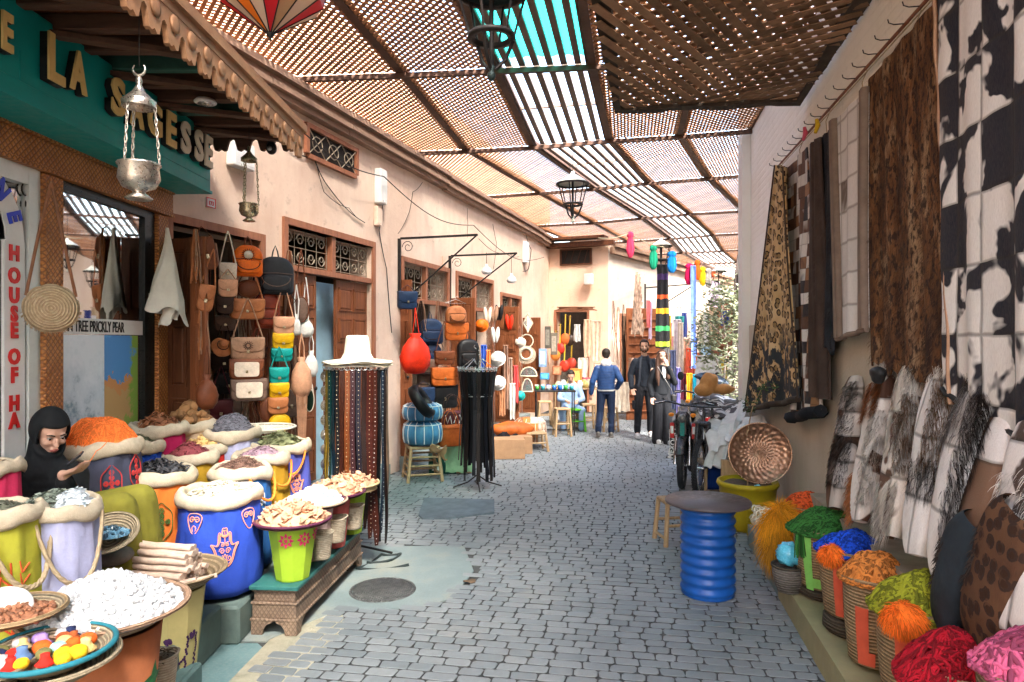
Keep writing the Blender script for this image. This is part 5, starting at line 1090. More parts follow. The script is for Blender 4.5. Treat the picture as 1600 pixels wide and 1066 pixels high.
def bag(kind, px, py, wpx, hpx, mat, label, L=.35, out=.25, trim=None, grp=None, pt=None, rz=LRZ, f=None, tilt=0, extra=None, rzadd=0):
    p = P(px, py, f) if f else lwp(px, py, out); f = p.y; w_ = wpx*f/F; h = hpx*f/F; mt = LEA[mat]; tr_ = LEA[trim] if trim else mt
    # the bags are seen turned to the viewer
    t = thing({'satchel': 'satchel', 'backpack': 'backpack', 'round': 'round_bag', 'pouch': 'drawstring_bag', 'tote': 'tote_bag'}[kind], label, 'bag', p, rz+rzadd, grp, rot=(0, tilt, rz+rzadd) if tilt else None)
    w_ *= 1.17; h *= 1.05
    if kind == 'satchel':
        g = MB(); d_ = min(.09, w_*.35); pillow(g, rrp(w_, h, .015, min(.05, h*.3)), -d_/2, d_/2, soft=.08); obj('body', g, mt, t)
        g = MB(); pillow(g, rrp(w_*1.02, h*.62, .012, min(.07, h*.38)), -d_/2-.012, -d_/2+.012, soft=.05); g.bbox(-w_*.5, w_*.5, -d_/2-.005, d_/2+.004, -.012, .006, .005); obj('flap', g, tr_, t)
        g = MB(); g.bbox(-.012, .012, -d_/2-.022, -d_/2-.010, -h*.66, -h*.52, .003); obj('clasp', g, BRASS if mat != 'white' else STEEL, t)
        if extra == 'patch': g = MB(); pillow(g, rrp(w_*.72, h*.72, .02, .03), -d_/2-.020, -d_/2-.006, c=(0, -h*.12), soft=.05); obj('patch', g, LEA['cream'], t)
        if extra == 'sun':
            g = MB(); R_ = h*.16
            for k in range(14): a_ = k*2*pi/14; g.tube([(R_*.7*cos(a_), -d_/2-.016, -h*.34+R_*.7*sin(a_)), (R_*1.3*cos(a_), -d_/2-.014, -h*.34+R_*1.3*sin(a_))], .0025, 4)
            g.tube([(R_*.6*cos(k*.35), -d_/2-.016, -h*.34+R_*.6*sin(k*.35)) for k in range(19)], .003, 4); obj('emblem', g, LEA['dark'], t)
        g = MB(); straploop(g, w_*.46, L); obj('strap', g, tr_ if trim else mt, t)
    elif kind == 'backpack':
        g = MB(); pillow(g, rrp(w_, h, w_*.42, w_*.14, 8), -.07, .05, soft=.16, bulge=.01); obj('body', g, mt, t)
        g = MB(); pillow(g, rrp(w_*.78, h*.42, .04, .05), -.10, -.05, c=(0, -h*.5), soft=.14); obj('pocket', g, mt, t)
        g = MB(); g.tube([(w_*.39*cos(a_), -.105+.0*a_, -h*.5-.02+w_*.26*sin(a_)) for a_ in [pi+pi*i/12 for i in range(13)]], .004, 5); g.tube([(-w_*.45, -.075, -h*.46), (0, -.088, -h*.44), (w_*.45, -.075, -h*.46)], .003, 4); obj('seam', g, LEA['dark'] if mat != 'char' else LEA['taupe'], t)
        if extra == 'medal':
            g = MB(); g.lathe([(0, .012), (.016, .012), (.02, .004), (.034, .003), (.036, 0)], 20); g.v = [(x, -.085-z, -h*.33+y) for x, y, z in g.v]; obj('medallion', g, LEA['cream'], t)
            g = MB()
            for k in range(18): a_ = k*2*pi/18; g.tube([(.036*cos(a_), -.086, -h*.33+.036*sin(a_)), (.054*cos(a_), -.082, -h*.33+.054*sin(a_))], .003, 4)
            obj('medallion_rays', g, LEA['dark'], t)
        g = MB(); g.tube([(-.03, 0, -.01), (-.02, 0, .05), (0, 0, L*.25+.03), (.02, 0, .05), (.03, 0, -.01)], .007, 5, flat=.5); obj('handle', g, LEA['brown'] if mat == 'orange' else mt, t)
        for sg in (-1, 1): g = MB(); g.tube([(sg*w_*.38, -.02, -h*.9), (sg*w_*.55, -.03, -h*1.15), (sg*w_*.42, -.04, -h*1.35), (sg*w_*.3, -.02, -h*.98)], .007, 5, flat=.5); obj('strap', g, LEA['brown'] if mat == 'orange' else mt, t)
    elif kind == 'round':
        g = MB(); r_ = min(w_, h*1.0)/2; pts = [(w_/2*cos(2*pi*k/24), -h/2+h/2*sin(2*pi*k/24)) for k in range(24)]; pillow(g, pts, -.04, .04, soft=.2, bulge=.012); obj('body', g, mt, t)
        g = MB(); g.tube([(w_*.47*cos(2*pi*k/24), -.034, -h/2+h*.47*sin(2*pi*k/24)) for k in range(25)], .005, 5); obj('piping', g, tr_, t); g = MB(); straploop(g, w_*.42, L, z0=-h*.2); obj('strap', g, tr_, t)
    elif kind == 'pouch':
        g = MB(); pr = [(0, -h), (w_*.30, -h*.97), (w_*.47, -h*.78), (w_*.5, -h*.55), (w_*.42, -h*.3), (w_*.22, -h*.1), (w_*.14, -.02), (w_*.2, .02), (w_*.17, .025)]; g.lathe(pr, 26, fn=lambda r, z, a_, i: (r*(1+.05*sin(5*a_+z*30)+.05*sin(9*a_)*(i > 4)), z), sy=.6); obj('body', g, mt, t)
        g = MB(); g.tube([(w_*.16*cos(k*.55), w_*.1*sin(k*.55), -.03) for k in range(13)], .005, 5); 
        for sg in (-1, 1): g.tube([(sg*w_*.12, -.02, -.02), (sg*.02, -.02, L*.5), (0, 0, L)], .006, 5, flat=.5)
        if extra == 'fringe':
            for k in range(9): g.tube([(w_*(-.25+k*.06), -.03, -h*.92), (w_*(-.2+k*.05), -.03, -h*1.5), (w_*(-.16+k*.04), -.025, -h*2.1-.02*(k % 3))], .004, 4, flat=.4)
        obj('cord', g, tr_, t)
    elif kind == 'tote':
        g = MB(); pillow(g, rrp(w_, h, .02, .04), -.06, .06, soft=.1); obj('body', g, mt, t); 
        for sg in (-.06, .05): g = MB(); g.tube([(w_*.3*cos(a_), sg, -.01+.6*w_*sin(a_)) for a_ in [pi*i/12 for i in range(13)]], .006, 5); obj('handle', g, tr_, t)
        g = MB(); g.tube([(-w_*.48, -.064, -h*.14), (w_*.48, -.064, -h*.14)], .004, 4); obj('seam', g, tr_, t)
    return t
turn = -R(48)          # most bags hang turned from the wall towards the viewer
def B(*a, **k): k.setdefault('rzadd', turn); return bag(*a, **k)
# first shop
B('backpack', 387, 384, 37, 46, 'orange', 'orange backpack with a round silver and black medallion', .2, .34, extra='medal')
B('backpack', 430, 402, 46, 56, 'char', 'charcoal grey backpack with a curved front pocket', .3, .38)
B('satchel', 356, 412, 22, 26, 'cream', 'small cream bag with a dark button, hung highest left of the orange backpack', .28, .34)
B('satchel', 356, 438, 24, 25, 'pale', 'small pale tan scalloped bag directly under the cream one', .1, .36)
B('satchel', 351, 462, 22, 28, 'dark', 'small black bag under the pale tan scalloped bag', .1, .32)
B('round', 388, 437, 30, 28, 'brown', 'round brown bag just under the orange backpack', .15, .30)
B('satchel', 386, 468, 44, 30, 'tan', 'tan shoulder bag with a wide flap hanging under the round brown bag', .4, .36, trim='tan')
B('satchel', 387, 528, 42, 34, 'beige', 'large beige flap bag with a sun emblem', .35, .40, extra='sun')
B('satchel', 385, 562, 43, 30, 'brown', 'upper brown bag with a cream hide patch', .1, .41, extra='patch')
B('satchel', 389, 593, 46, 32, 'taupe', 'lower dark brown bag with a cream hide patch', .1, .42, extra='patch')
B('backpack', 417, 457, 32, 54, 'red', 'reddish brown leather backpack with a hint of scarlet lining', .2, .30)
B('satchel', 443, 496, 27, 25, 'pale', 'pale tan mini bag at the top of the coloured column', .32, .46)
B('satchel', 442, 521, 27, 25, 'yellow', 'upper yellow mini bag under the pale tan one', .1, .45)
B('satchel', 440, 545, 27, 19, 'teal', 'upper teal mini bag partly covered by the yellow one', .08, .44)
B('satchel', 436, 575, 25, 25, 'teal', 'lower teal mini bag with a rounded flap', .2, .45)
B('satchel', 436, 599, 25, 24, 'yellow', 'lower yellow mini bag under the rounded teal one', .05, .45)
B('satchel', 434, 622, 26, 24, 'tan', 'tan mini bag under the lower yellow one', .05, .45)
B('round', 437, 646, 28, 28, 'yellow', 'round yellow bag at the foot of the coloured column', .05, .45)
B('round', 417, 622, 22, 36, 'brown', 'oval brown bag behind the foot of the coloured column', .15, .34)
B('round', 470, 463, 20, 40, 'taupe', 'pair of brown and cream baby shoes on long straps by the grille', .5, .42, trim='brown')
B('pouch', 478, 498, 20, 28, 'white', 'white woven pouch below the iron grille at the right of the bags', .4, .45)
B('pouch', 463, 495, 12, 28, 'white', 'narrow white pouch left of the wider woven one', .3, .45)
B('pouch', 486, 552, 18, 36, 'white', 'white woven bottle bag hanging low against the door leaf', .2, .42)
B('pouch', 471, 562, 28, 56, 'pale', 'pale leather drawstring bag with long fringes', .25, .46, extra='fringe')
B('round', 483, 606, 12, 36, 'green', 'dark green oval bag low against the panelled door', .2, .42, trim='cream')
B('pouch', 323, 590, 28, 48, 'brown', 'brown gourd shaped leather bag low by the folding door', .25, .42)
B('satchel', 325, 446, 20, 40, 'tan', 'tan flat pouch among the hanging leather straps', .3, .42, tilt=R(8))
B('satchel', 318, 372, 22, 48, 'brown', 'crumpled brown bag high by the folding door', .1, .38, tilt=R(-12))
for px, py, w_, h, c_, lb in ((352, 494, 26, 22, 'taupe', 'greyish small bag under the small black bag'), (350, 552, 34, 26, 'dark', 'black bag deep in the doorway under the brown hat'), (356, 584, 34, 30, 'black', 'wide black bag deep in the doorway'), (402, 500, 26, 44, 'brown', 'brown bag half hidden behind the tan flap bag'), (405, 560, 24, 42, 'brown', 'brown bag hidden right of the sun emblem bag'), (455, 610, 20, 40, 'taupe', 'taupe bag behind the fringes of the pale drawstring bag'), (455, 455, 20, 44, 'brown', 'long brown bag beside the charcoal backpack'), (345, 625, 30, 34, 'burg', 'burgundy and navy bag at the bottom of the doorway')):
    B('satchel', px, py, w_, h, c_, lb, .3, .12)
def hat(c, r, h, mat, label, name='straw_hat', rot=(0, 0, 0), crown=.45, droop=.03, fr=None):
    t = thing(name, label, 'hat', c, rot=rot); g = MB(); g.lathe([(r, -droop), (r*.8, -droop*.4), (r*crown*1.25, 0), (r*crown*1.02, h*.25), (r*crown*.9, h*.85), (r*crown*.8, h), (0, h*1.02)], 36, fn=lambda q, z, a_, i: (q*(1+.012*sin(5*a_)), z+(.012*sin(4*a_) if i == 0 else 0))); g.lathe([(r, -droop), (r*.99, -droop-.006), (r*.8, -droop*.4-.006), (r*crown, -.006)], 36); obj('brim_and_crown', g, mat, t)
    if fr: g = MB(); g.tube([(r*crown*1.05*cos(k*.26), r*crown*1.05*sin(k*.26), h*.12) for k in range(25)], .006, 5); obj('band', g, fr, t)
    return t
hat(lwp(348, 540, .25), .09, .05, LEA['tan'], 'brown leather hat hanging in the dark doorway', 'leather_hat', rot=(R(60), 0, LRZ-.6), fr=LEA['dark'])
def strapbundle(px0, py0, py1, label, col, n=16, wd=.06, out=.38, f=None, grp=None, seed=0):
    p = lwp(px0, py0, out) if f is None else P(px0, py0, f); L = (py1-py0)*p.y/F; rd = random.Random(seed); t = thing('strap_bundle', label, 'straps', p, LRZ-.6, grp)
    for k in range(n):
        x = rd.uniform(-wd, wd); q = L*rd.uniform(.8, 1.05); g = MB(); g.tube([(x*.3, 0, 0), (x*.7, rd.uniform(-.02, .02), -q*.3), (x, rd.uniform(-.03, .03), -q*.7), (x*1.1+rd.uniform(-.01, .01), rd.uniform(-.03, .03), -q)], .006, 4, flat=.35); obj('strap', g, LEA[col if k % 3 else 'beige'], t)
strapbundle(305, 358, 440, 'upper bundle of tan leather straps on the folding door', 'tan', 14, .05); strapbundle(314, 470, 560, 'middle bundle of tan leather straps on the folding door', 'tan', 14, .06, seed=2); strapbundle(311, 560, 670, 'lower bundle of tan straps behind the gourd shaped bag', 'tan', 12, .05, .3, seed=3); strapbundle(452, 392, 520, 'bundle of brown straps right of the charcoal backpack', 'brown', 14, .06, .3, seed=4); strapbundle(428, 505, 640, 'bundle of tan straps behind the coloured mini bags', 'brown', 14, .07, .25, seed=5); strapbundle(390, 630, 700, 'bundle of brown straps under the hide patch bags', 'brown', 16, .12, .2, seed=6)

# second shop
Q = dict(rzadd=-R(50))
B('pouch', 649, 524, 42, 58, 'scarlet', 'big glossy scarlet leather bag bulging at the shop entrance', .35, .55)
B('satchel', 636, 456, 26, 26, 'navy', 'small blue bag highest in the pouf shop doorway', .1, .3)
B('backpack', 672, 498, 34, 38, 'navy', 'navy blue leather backpack in the pouf shop doorway', .3, .1)
B('backpack', 674, 537, 26, 28, 'navy', 'smaller navy bag under the navy backpack', .1, .1)
B('satchel', 667, 562, 30, 20, 'taupe', 'taupe flap bag under the navy bags', .2, .2); B('satchel', 668, 584, 28, 26, 'taupe', 'taupe shoulder bag with loose strap above the black bags', .1, .15)
B('satchel', 661, 606, 30, 34, 'navy', 'dark navy flat bag leaning over the blue poufs', .1, .25)
B('backpack', 712, 478, 28, 26, 'tan', 'tan backpack on the wire hanger, upper one', .1, .55); B('satchel', 713, 505, 32, 26, 'cognac', 'cognac bag on the wire hanger, lower one', .05, .55)
B('satchel', 694, 549, 27, 20, 'brown', 'brown satchel with long strap above the wide tan satchel', .45, .42)
B('satchel', 694, 575, 36, 27, 'cognac', 'wide tan flap satchel above the black one', .05, .44); B('satchel', 694, 602, 36, 34, 'black', 'wide black flap satchel under the tan one', .03, .42)
B('backpack', 731, 530, 30, 42, 'black', 'black leather backpack above the black belt rack', .3, .8)
t = thing('clothes_hanger', 'wire clothes hanger on the door leaf above the tan backpack', 'hanger', lwp(712, 472, .56), LRZ-R(50)); g = MB(); g.tube([(-.16, 0, -.02), (0, 0, .04), (.16, 0, -.02), (-.16, 0, -.02)], .004, 5); g.tube([(0, 0, .04), (0, 0, .07), (.015, 0, .085), (.03, 0, .07)], .004, 5); obj('wire', g, STEEL, t)
# stool, poufs, boxes
def stool(c, w_, h, label, mat=None, rz=0, name='wooden_stool', top='slab', rungs=3):
    t = thing(name, label, 'stool', c, rz); m_ = mat or WOODP
    for sx in (-1, 1):
        for sy in (-1, 1): g = MB(); g.tube([(sx*w_*.5, sy*w_*.5, 0), (sx*w_*.40, sy*w_*.40, h)], [.023, .021], 8); obj('leg', g, m_, t)
    for k in range(rungs):
        z = h*(.18+.26*k); q = w_*(.5-.10*z/h)
        for a in range(4):
            if (k+a) % 2 and rungs < 3: continue
            ca, sa = cos(a*pi/2), sin(a*pi/2); g = MB(); g.tube([(q*ca-q*sa, q*sa+q*ca, z+.02*(a % 2)), (q*ca+q*sa, q*sa-q*ca, z+.02*(a % 2))], .014, 6); obj('rung', g, m_, t)
    g = MB()
    if top == 'slab': g.bbox(-w_*.46, w_*.46, -w_*.46, w_*.46, h-.005, h+.03, .01)
    else:
        g.bbox(-w_*.42, w_*.42, -w_*.42, w_*.42, h-.01, h+.025, .02)
    obj('seat', g, m_ if top == 'slab' else ROPE, t); return t
PB = P(660, 744, 8.9); stool((PB.x, PB.y, 0), .44, .42, 'tall bamboo stool carrying the blue poufs', WOODP, .3)
t_ = NT('pouf leather'); v = t_.obj(); t_.set(t_.ramp(t_.noise(v, 9, 4), [(.3, (.02, .12, .26)), (.7, (.06, .24, .42))]), .45); t_.bump(t_.noise(v, 60), .2, .004); POUF = t_.mat
def pouf(c, r, h, label, mats=(None, None), nseg=14):
    t = thing('leather_pouf', label, 'pouf', c); g = MB()
    g.lathe([(0, 0), (r*.7, 0), (r*.95, h*.12), (r*1.02, h*.45), (r*.95, h*.85), (r*.7, h), (0, h)], nseg*4, fn=lambda q, z, a_, i: (q*(1+.03*abs(sin(a_*nseg/2))), z)); obj('cushion', g, mats[0] or POUF, t)
    g = MB()
    for k in range(nseg):
        a_ = 2*pi*k/nseg; g.tube([(r*q*1.01*cos(a_), r*q*1.01*sin(a_), z) for q, z in ((.72, h*1.0), (.955, h*.85), (1.015, h*.62), (1.02, h*.45), (1.0, h*.25), (.93, h*.10))], .006, 4)
    g.tube([(r*.97*cos(k*.2), r*.97*sin(k*.2), h*.86) for k in range(33)], .006, 4); obj('stitching', g, mats[1] or WHITEP, t); return t
pouf((PB.x, PB.y, .455), .25, .31, 'lower blue leather pouf with white stitching on the bamboo stool'); pouf((PB.x, PB.y, .77), .255, .22, 'upper flatter blue leather pouf stacked on the other')
g = MB(); g.lathe([(.20, 0), (.235, .03), (.235, .11), (.20, .14), (.15, .12), (.14, .02), (.2, 0)], 32); o = obj('black_pouf_cover', g, LEA['black'], None, P(652, 632, 8.7), rot=(R(20), R(52), .4)); tag(o, 'black ring shaped leather cover leaning above the blue poufs', 'pouf cover')
p = P(705, 664, 9.2); t = B('tote', 706, 642, 38, 30, 'burg', 'burgundy tote with white lettering on the orange brown bag', .2, .5, f=9.25, trim='dark')
g = MB()
for k, ln in enumerate(([(-.12, -.05), (-.09, -.16), (-.05, -.06), (-.03, -.17)], [(.0, -.16), (.04, -.06), (.07, -.15)], [(.08, -.05), (.13, -.16)], [(.13, -.06), (.07, -.17)])): g.tube([(x, -.078, z) for x, z in ln], .006, 4)
obj('lettering', g, WHITEP, t)
B('tote', 703, 664, 34, 32, 'cognac', 'orange brown leather bag on the green cloth beside the poufs', .2, .5, f=9.1)
p = G(690, 741); t = thing('cardboard_box', 'dark green box with white labels on the ground by the bamboo stool', 'box', p, .15); g = MB(); g.bbox(-.17, .2, 0, .3, 0, .24, .006); obj('carton', g, mk((.01, .09, .07), .5, name='dark green card'), t); g = MB(); g.box(-.13, .0, -.004, -.0005, .05, .13); g.box(.04, .15, -.004, -.0005, .16, .21); obj('label', g, WHITEP, t)
p = P(712, 690, 9.4)
def dr(u, w_): return V((-.13+.38*u+.012*sin(w_*9), -.15+.02*sin(u*13+w_*3)-.06*w_, .0-.43*w_**1.2+.01*sin(u*17)))
g = MB(); g.grid(dr, 16, 12); g.grid(lambda u, w_: V((-.13+.38*u, -.15+.42*w_, .0+.008*sin(u*11+w_*5))), 12, 8); o = obj('draped_cloth', g, mk((.25, .48, .28), .85, var=.2, scale=6, bump=.4, bs=20, name='pale green cloth'), None, (p.x, p.y, .46)); tag(o, 'pale green cloth draped over the crate beside the dark green box', 'cloth')
g = MB(); g.bbox(-.12, .24, -.12, .26, 0, .45, .01); o = obj('wooden_crate', g, WOODP, None, (p.x, p.y, 0)); tag(o, 'wooden crate standing under the pale green cloth', 'crate')
g = MB(); g.grid(lambda u, w_: V((.2*u+.02*sin(w_*8), .1*w_, -.14*w_*(.3+u)+.03*sin(u*7+w_*6)+.02*sin(w_*13))), 12, 12); o = obj('crumpled_paper', g, mk((.42, .27, .14), .85, var=.2, name='brown paper'), None, (PB.x+.12, PB.y-.22, .45)); tag(o, 'sheet of crumpled brown paper hanging off the bamboo stool', 'paper')

# ================================================================ belt racks
def belt(c, L, w_, mat, label, grp, rz, kind='plain', seed=0, curl=0, name='belt', thick=.0035):
    rd = random.Random(seed); t = thing(name, label, 'belt', c, rz, grp); ph = rd.uniform(0, 6); m = 12; g = MB(); pts = [(.012*sin(ph+i*.5)*i/m+curl*(i/m)**2, .012*sin(ph*2+i*.7)*i/m, -L*i/m) for i in range(m+1)]; vs = []
    for i, (x, y, z) in enumerate(pts):
        ww = w_/2*(1 if i < m else .55); tw = .25*sin(ph+i*.35); e = V((cos(tw), sin(tw), 0)); q = V((-sin(tw), cos(tw), 0))*thick
        for a_, b_ in ((-1, -1), (1, -1), (1, 1), (-1, 1)): vs.append(V((x, y, z))+e*a_*ww+q*b_)
    g.add(vs, [(i*4+k, i*4+(k+1) % 4, (i+1)*4+(k+1) % 4, (i+1)*4+k) for i in range(m) for k in range(4)]+[(3, 2, 1, 0), (m*4, m*4+1, m*4+2, m*4+3)], False); obj('strap', g, mat, t)
    g = MB(); g.tube([(w_*.62*cos(k*pi/5), -.004, .02+.022*sin(k*pi/5)) for k in range(11)], .0035, 5, cap=False); g.tube([(0, -.004, 0), (0, -.006, .04)], .003, 4); obj('buckle', g, STEEL, t)
    if kind == 'studs':
        g = MB(); n = int(L/.035)
        for k in range(n):
            i = min(m-1, int((k+.5)/n*m)); x, y, z = pts[i]; g.lathe([(.0045, 0), (.003, .003), (0, .004)], 6, (x, 0, 0)); 
            for j in range(len(g.v)-18, len(g.v)): q = g.v[j]; g.v[j] = (q[0], y-.004-q[2], -L*(k+.5)/n+q[1])
        obj('studs', g, STEEL if seed % 2 else BRASS, t)
    if kind == 'concho':
        for k in range(int(L/.12)):
            g = MB(); g.lathe([(.036, 0), (.032, .004), (.018, .006), (.014, .012), (0, .014)], 16, fn=lambda r, z, a_, i: (r*(1+.06*sin(8*a_)*(i == 0)), z)); g.v = [(x, -.008-z, y*1.25-.06-.12*k) for x, y, z in g.v]; obj('concho', g, SILVER, t)
    return t
BC = P(558, 870, 5.62)
rk = thing('belt_rack', 'round iron belt rack in front of the panelled door, topped by straw hats', 'rack', (BC.x, BC.y, 0)); g = MB(); g.tube([(0, 0, 0.05), (0, 0, 1.62)], .012, 8); obj('pole', g, IRON, rk)
g = MB(); g.tube([(.25*cos(k*.2618), .25*sin(k*.2618), 1.60) for k in range(25)], .006, 6); 
for k in range(3): g.tube([(0, 0, 1.6), (.25*cos(k*2.1), .25*sin(k*2.1), 1.60)], .006, 5)
obj('ring', g, STEEL, rk)
for k in range(3): g = MB(); a_ = .5+2.09*k; g.tube([(0, 0, .12), (.14*cos(a_), .14*sin(a_), .07), (.30*cos(a_), .30*sin(a_), .012)], .010, 6); obj('foot', g, IRON, rk)
bcols = ['concho', ((.10, .08, .05), 'black and gold patterned', 'studs'), ((.42, .30, .05), 'mustard braided', 'studs'), ((.30, .22, .04), 'ochre patterned', 'plain'), ((.01, .09, .085), 'dark teal', 'studs'), ((.01, .05, .07), 'petrol', 'plain'), ((.03, .03, .035), 'black', 'studs'), ((.10, .035, .02), 'chestnut', 'plain'), ((.30, .11, .04), 'cognac', 'studs'), ((.10, .04, .05), 'plum', 'studs'), ((.03, .025, .05), 'midnight violet', 'studs'), ((.05, .02, .015), 'espresso', 'plain'), ((.12, .03, .02), 'wide mahogany', 'studs'), ((.13, .04, .025), 'wide russet', 'studs'), ((.02, .02, .022), 'glossy black', 'plain'), ((.02, .05, .09), 'dark blue', 'studs'), ((.04, .02, .015), 'blackish brown', 'plain'), ((.30, .22, .16), 'greige', 'plain')]
lens = [1.05, 1.0, 1.1, 1.05, 1.1, 1.1, 1.0, 1.1, 1.05, 1.1, 1.15, 1.25, 1.34, 1.40, 1.38, 1.32, 1.42, 1.36]
for i, bc in enumerate(bcols):
    a_ = R(184+172*i/17); x, y = .25*cos(a_), .25*sin(a_); rz = a_+pi/2
    if bc == 'concho': belt((BC.x+x-.01, BC.y+y, 1.57), 1.15, .03, LEA['brown'], 'belt of linked silver discs at the left edge of the rack', None, 0, 'concho', i)
    else: belt((BC.x+x, BC.y+y, 1.57), lens[i], .038 if 'wide' not in bc[1] else .05, leath(tuple(x*.6 for x in bc[0]), .4), '%s leather belt hanging on the hat topped belt rack%s' % (bc[1], ' with metal studs' if bc[2] == 'studs' else ''), 'belts on the hat topped rack', rz, bc[2], i)
for k in range(7): a_ = R(5+25*k); belt((BC.x+.24*cos(a_), BC.y+.24*sin(a_), 1.57), .95+.08*(k % 3), .038, leath([(.05, .03, .02), (.015, .015, .02), (.12, .04, .02)][k % 3], .4), 'dark belt hanging at the back of the hat topped belt rack', 'belts at the back of the hat topped rack', a_+pi/2, 'plain', 40+k)
STRAWW = mk((.66, .60, .47), .85, var=.12, scale=30, bump=.5, bs=160, name='bleached straw')
hat((BC.x, BC.y, 1.655), .285, .19, STRAWW, 'cream straw hat with tall crown on top of the belt rack', crown=.37, droop=.03)
hat((BC.x+.005, BC.y+.01, 1.635), .28, .05, STRAWW, 'second straw hat stacked beneath the top one on the belt rack', crown=.37, droop=.035)
cable([V((BC.x+.1, BC.y-.1, .012)), V((BC.x+.28, BC.y-.05, .012)), V((BC.x+.34, BC.y+.12, .012)), V((BC.x+.18, BC.y+.1, .014)), V((BC.x+.05, BC.y-.25, .013)), V((BC.x+.45, BC.y-.16, .012))], 'black hose looped on the ground under the belt rack', .011, mk((.02, .03, .03), .5, name='rubber'), 10)
# black belt rack
RC = G(746, 762); rk = thing('belt_rack', 'black tripod belt rack with curled wire top on the paving', 'rack', (RC.x, RC.y, 0)); g = MB(); g.tube([(0, 0, .04), (0, 0, 1.72)], .013, 8); obj('pole', g, IRON, rk)
for k in range(4): g = MB(); a_ = .15+pi/2*k; g.tube([(0, 0, .16), (.12*cos(a_), .12*sin(a_), .07), (.30*cos(a_), .30*sin(a_), .012)], .009, 6); obj('foot', g, IRON, rk)
for k in range(5): g = MB(); a_ = .3+1.256*k; g.tube([(0, 0, 1.5), (.06*cos(a_), .06*sin(a_), 1.58), (.17*cos(a_), .17*sin(a_), 1.50), (.24*cos(a_), .24*sin(a_), 1.455), (.27*cos(a_), .27*sin(a_), 1.48)], .006, 6); obj('arm', g, STEEL, rk)
g = MB(); g.tube([(.04*sin(k*.5), 0, 1.62+.012*k) for k in range(12)], .006, 5); g.tube([(.235*cos(k*.2618), .235*sin(k*.2618), 1.455) for k in range(25)], .007, 6); g.tube([(.19*cos(k*.2618), .19*sin(k*.2618), 1.13) for k in range(25)], .006, 6); obj('ring', g, STEEL, rk)
for k in range(26):
    a_ = 2*pi*k/26; rd = random.Random(k); x, y = .235*cos(a_), .235*sin(a_); L = rd.uniform(1.05, 1.34); n = 8; c_ = V((RC.x+x, RC.y+y, 1.43)); t = thing('belt', 'plain black leather belt hanging from the black tripod belt rack', 'belt', c_, a_+pi/2, 'black belts on the tripod rack'); g = MB(); vs = []
    for i in range(n+1):
        u = i/n; inn = .06*min(1, u*3.2)-.03*u*(k % 3); w_ = .022
        for q, e in ((-w_, -.003), (w_, -.003), (w_, .003), (-w_, .003)): vs.append((q+.01*sin(u*5+k)*u, inn+e, -L*u))
    g.add(vs, [(i*4+j, i*4+(j+1) % 4, i*4+4+(j+1) % 4, i*4+4+j) for i in range(n) for j in range(4)], False); obj('strap', g, leath([(.015, .015, .018), (.02, .022, .03), (.03, .022, .02)][k % 3], .38), t)
    g = MB(); g.tube([(.022*cos(j*pi/5), -.004, .025+.024*sin(j*pi/5)) for j in range(11)], .0035, 4, cap=False); obj('buckle', g, STEEL, t)
# mat on the ground
g = MB(); mp = [G(654, 806), G(663, 780), G(772, 783), G(772, 803), G(700, 812), G(660, 812)]; cx = sum((p for p in mp), V((0, 0, 0)))/6
g.prism([(p.x-cx.x, p.y-cx.y) for p in mp], lambda u, w_, d_: V((u*(1+d_*.5), w_*(1+d_*.5), .018-d_)), .022); o = obj('rubber_mat', g, mk((.10, .13, .15), .6, var=.4, scale=7, bump=.3, bs=30, name='worn rubber'), None, (cx.x, cx.y, 0)); tag(o, 'worn dark grey rubber mat lying on the paving', 'mat')
g = MB(); g.ball((0, 0, 0), .05, .035, .008, 9, 6, lambda d: 1+.3*sin(4*d.x)); o = obj('dry_leaf', g, mk((.12, .08, .05), .9, name='dead leaf'), None, G(735, 908, .01)); tag(o, 'small brown dead leaf on the paving beside the concrete patch', 'leaf')

cable([lwp(748, 373, 1.1), lwp(795, 395, 1.1), lwp(811, 401, 1.1)], 'thin wire running between the ends of the two iron awning frames', .004)

for k, (px, y0, y1) in enumerate(((333, 380, 520), (362, 480, 640), (376, 440, 530), (400, 400, 520), (404, 590, 690), (424, 520, 640), (450, 600, 700), (460, 540, 640), (340, 560, 660), (640, 470, 540), (684, 470, 560), (658, 470, 520), (722, 560, 660))): strapbundle(px, y0, y1, 'dark leather strap cluster hanging behind the bags in the %s doorway' % ('first' if k < 9 else 'blue pouf'), 'dark' if k % 2 else 'brown', 9, .09, .06, seed=20+k, grp='strap clusters behind the bags of the %s doorway' % ('first' if k < 9 else 'blue pouf'))
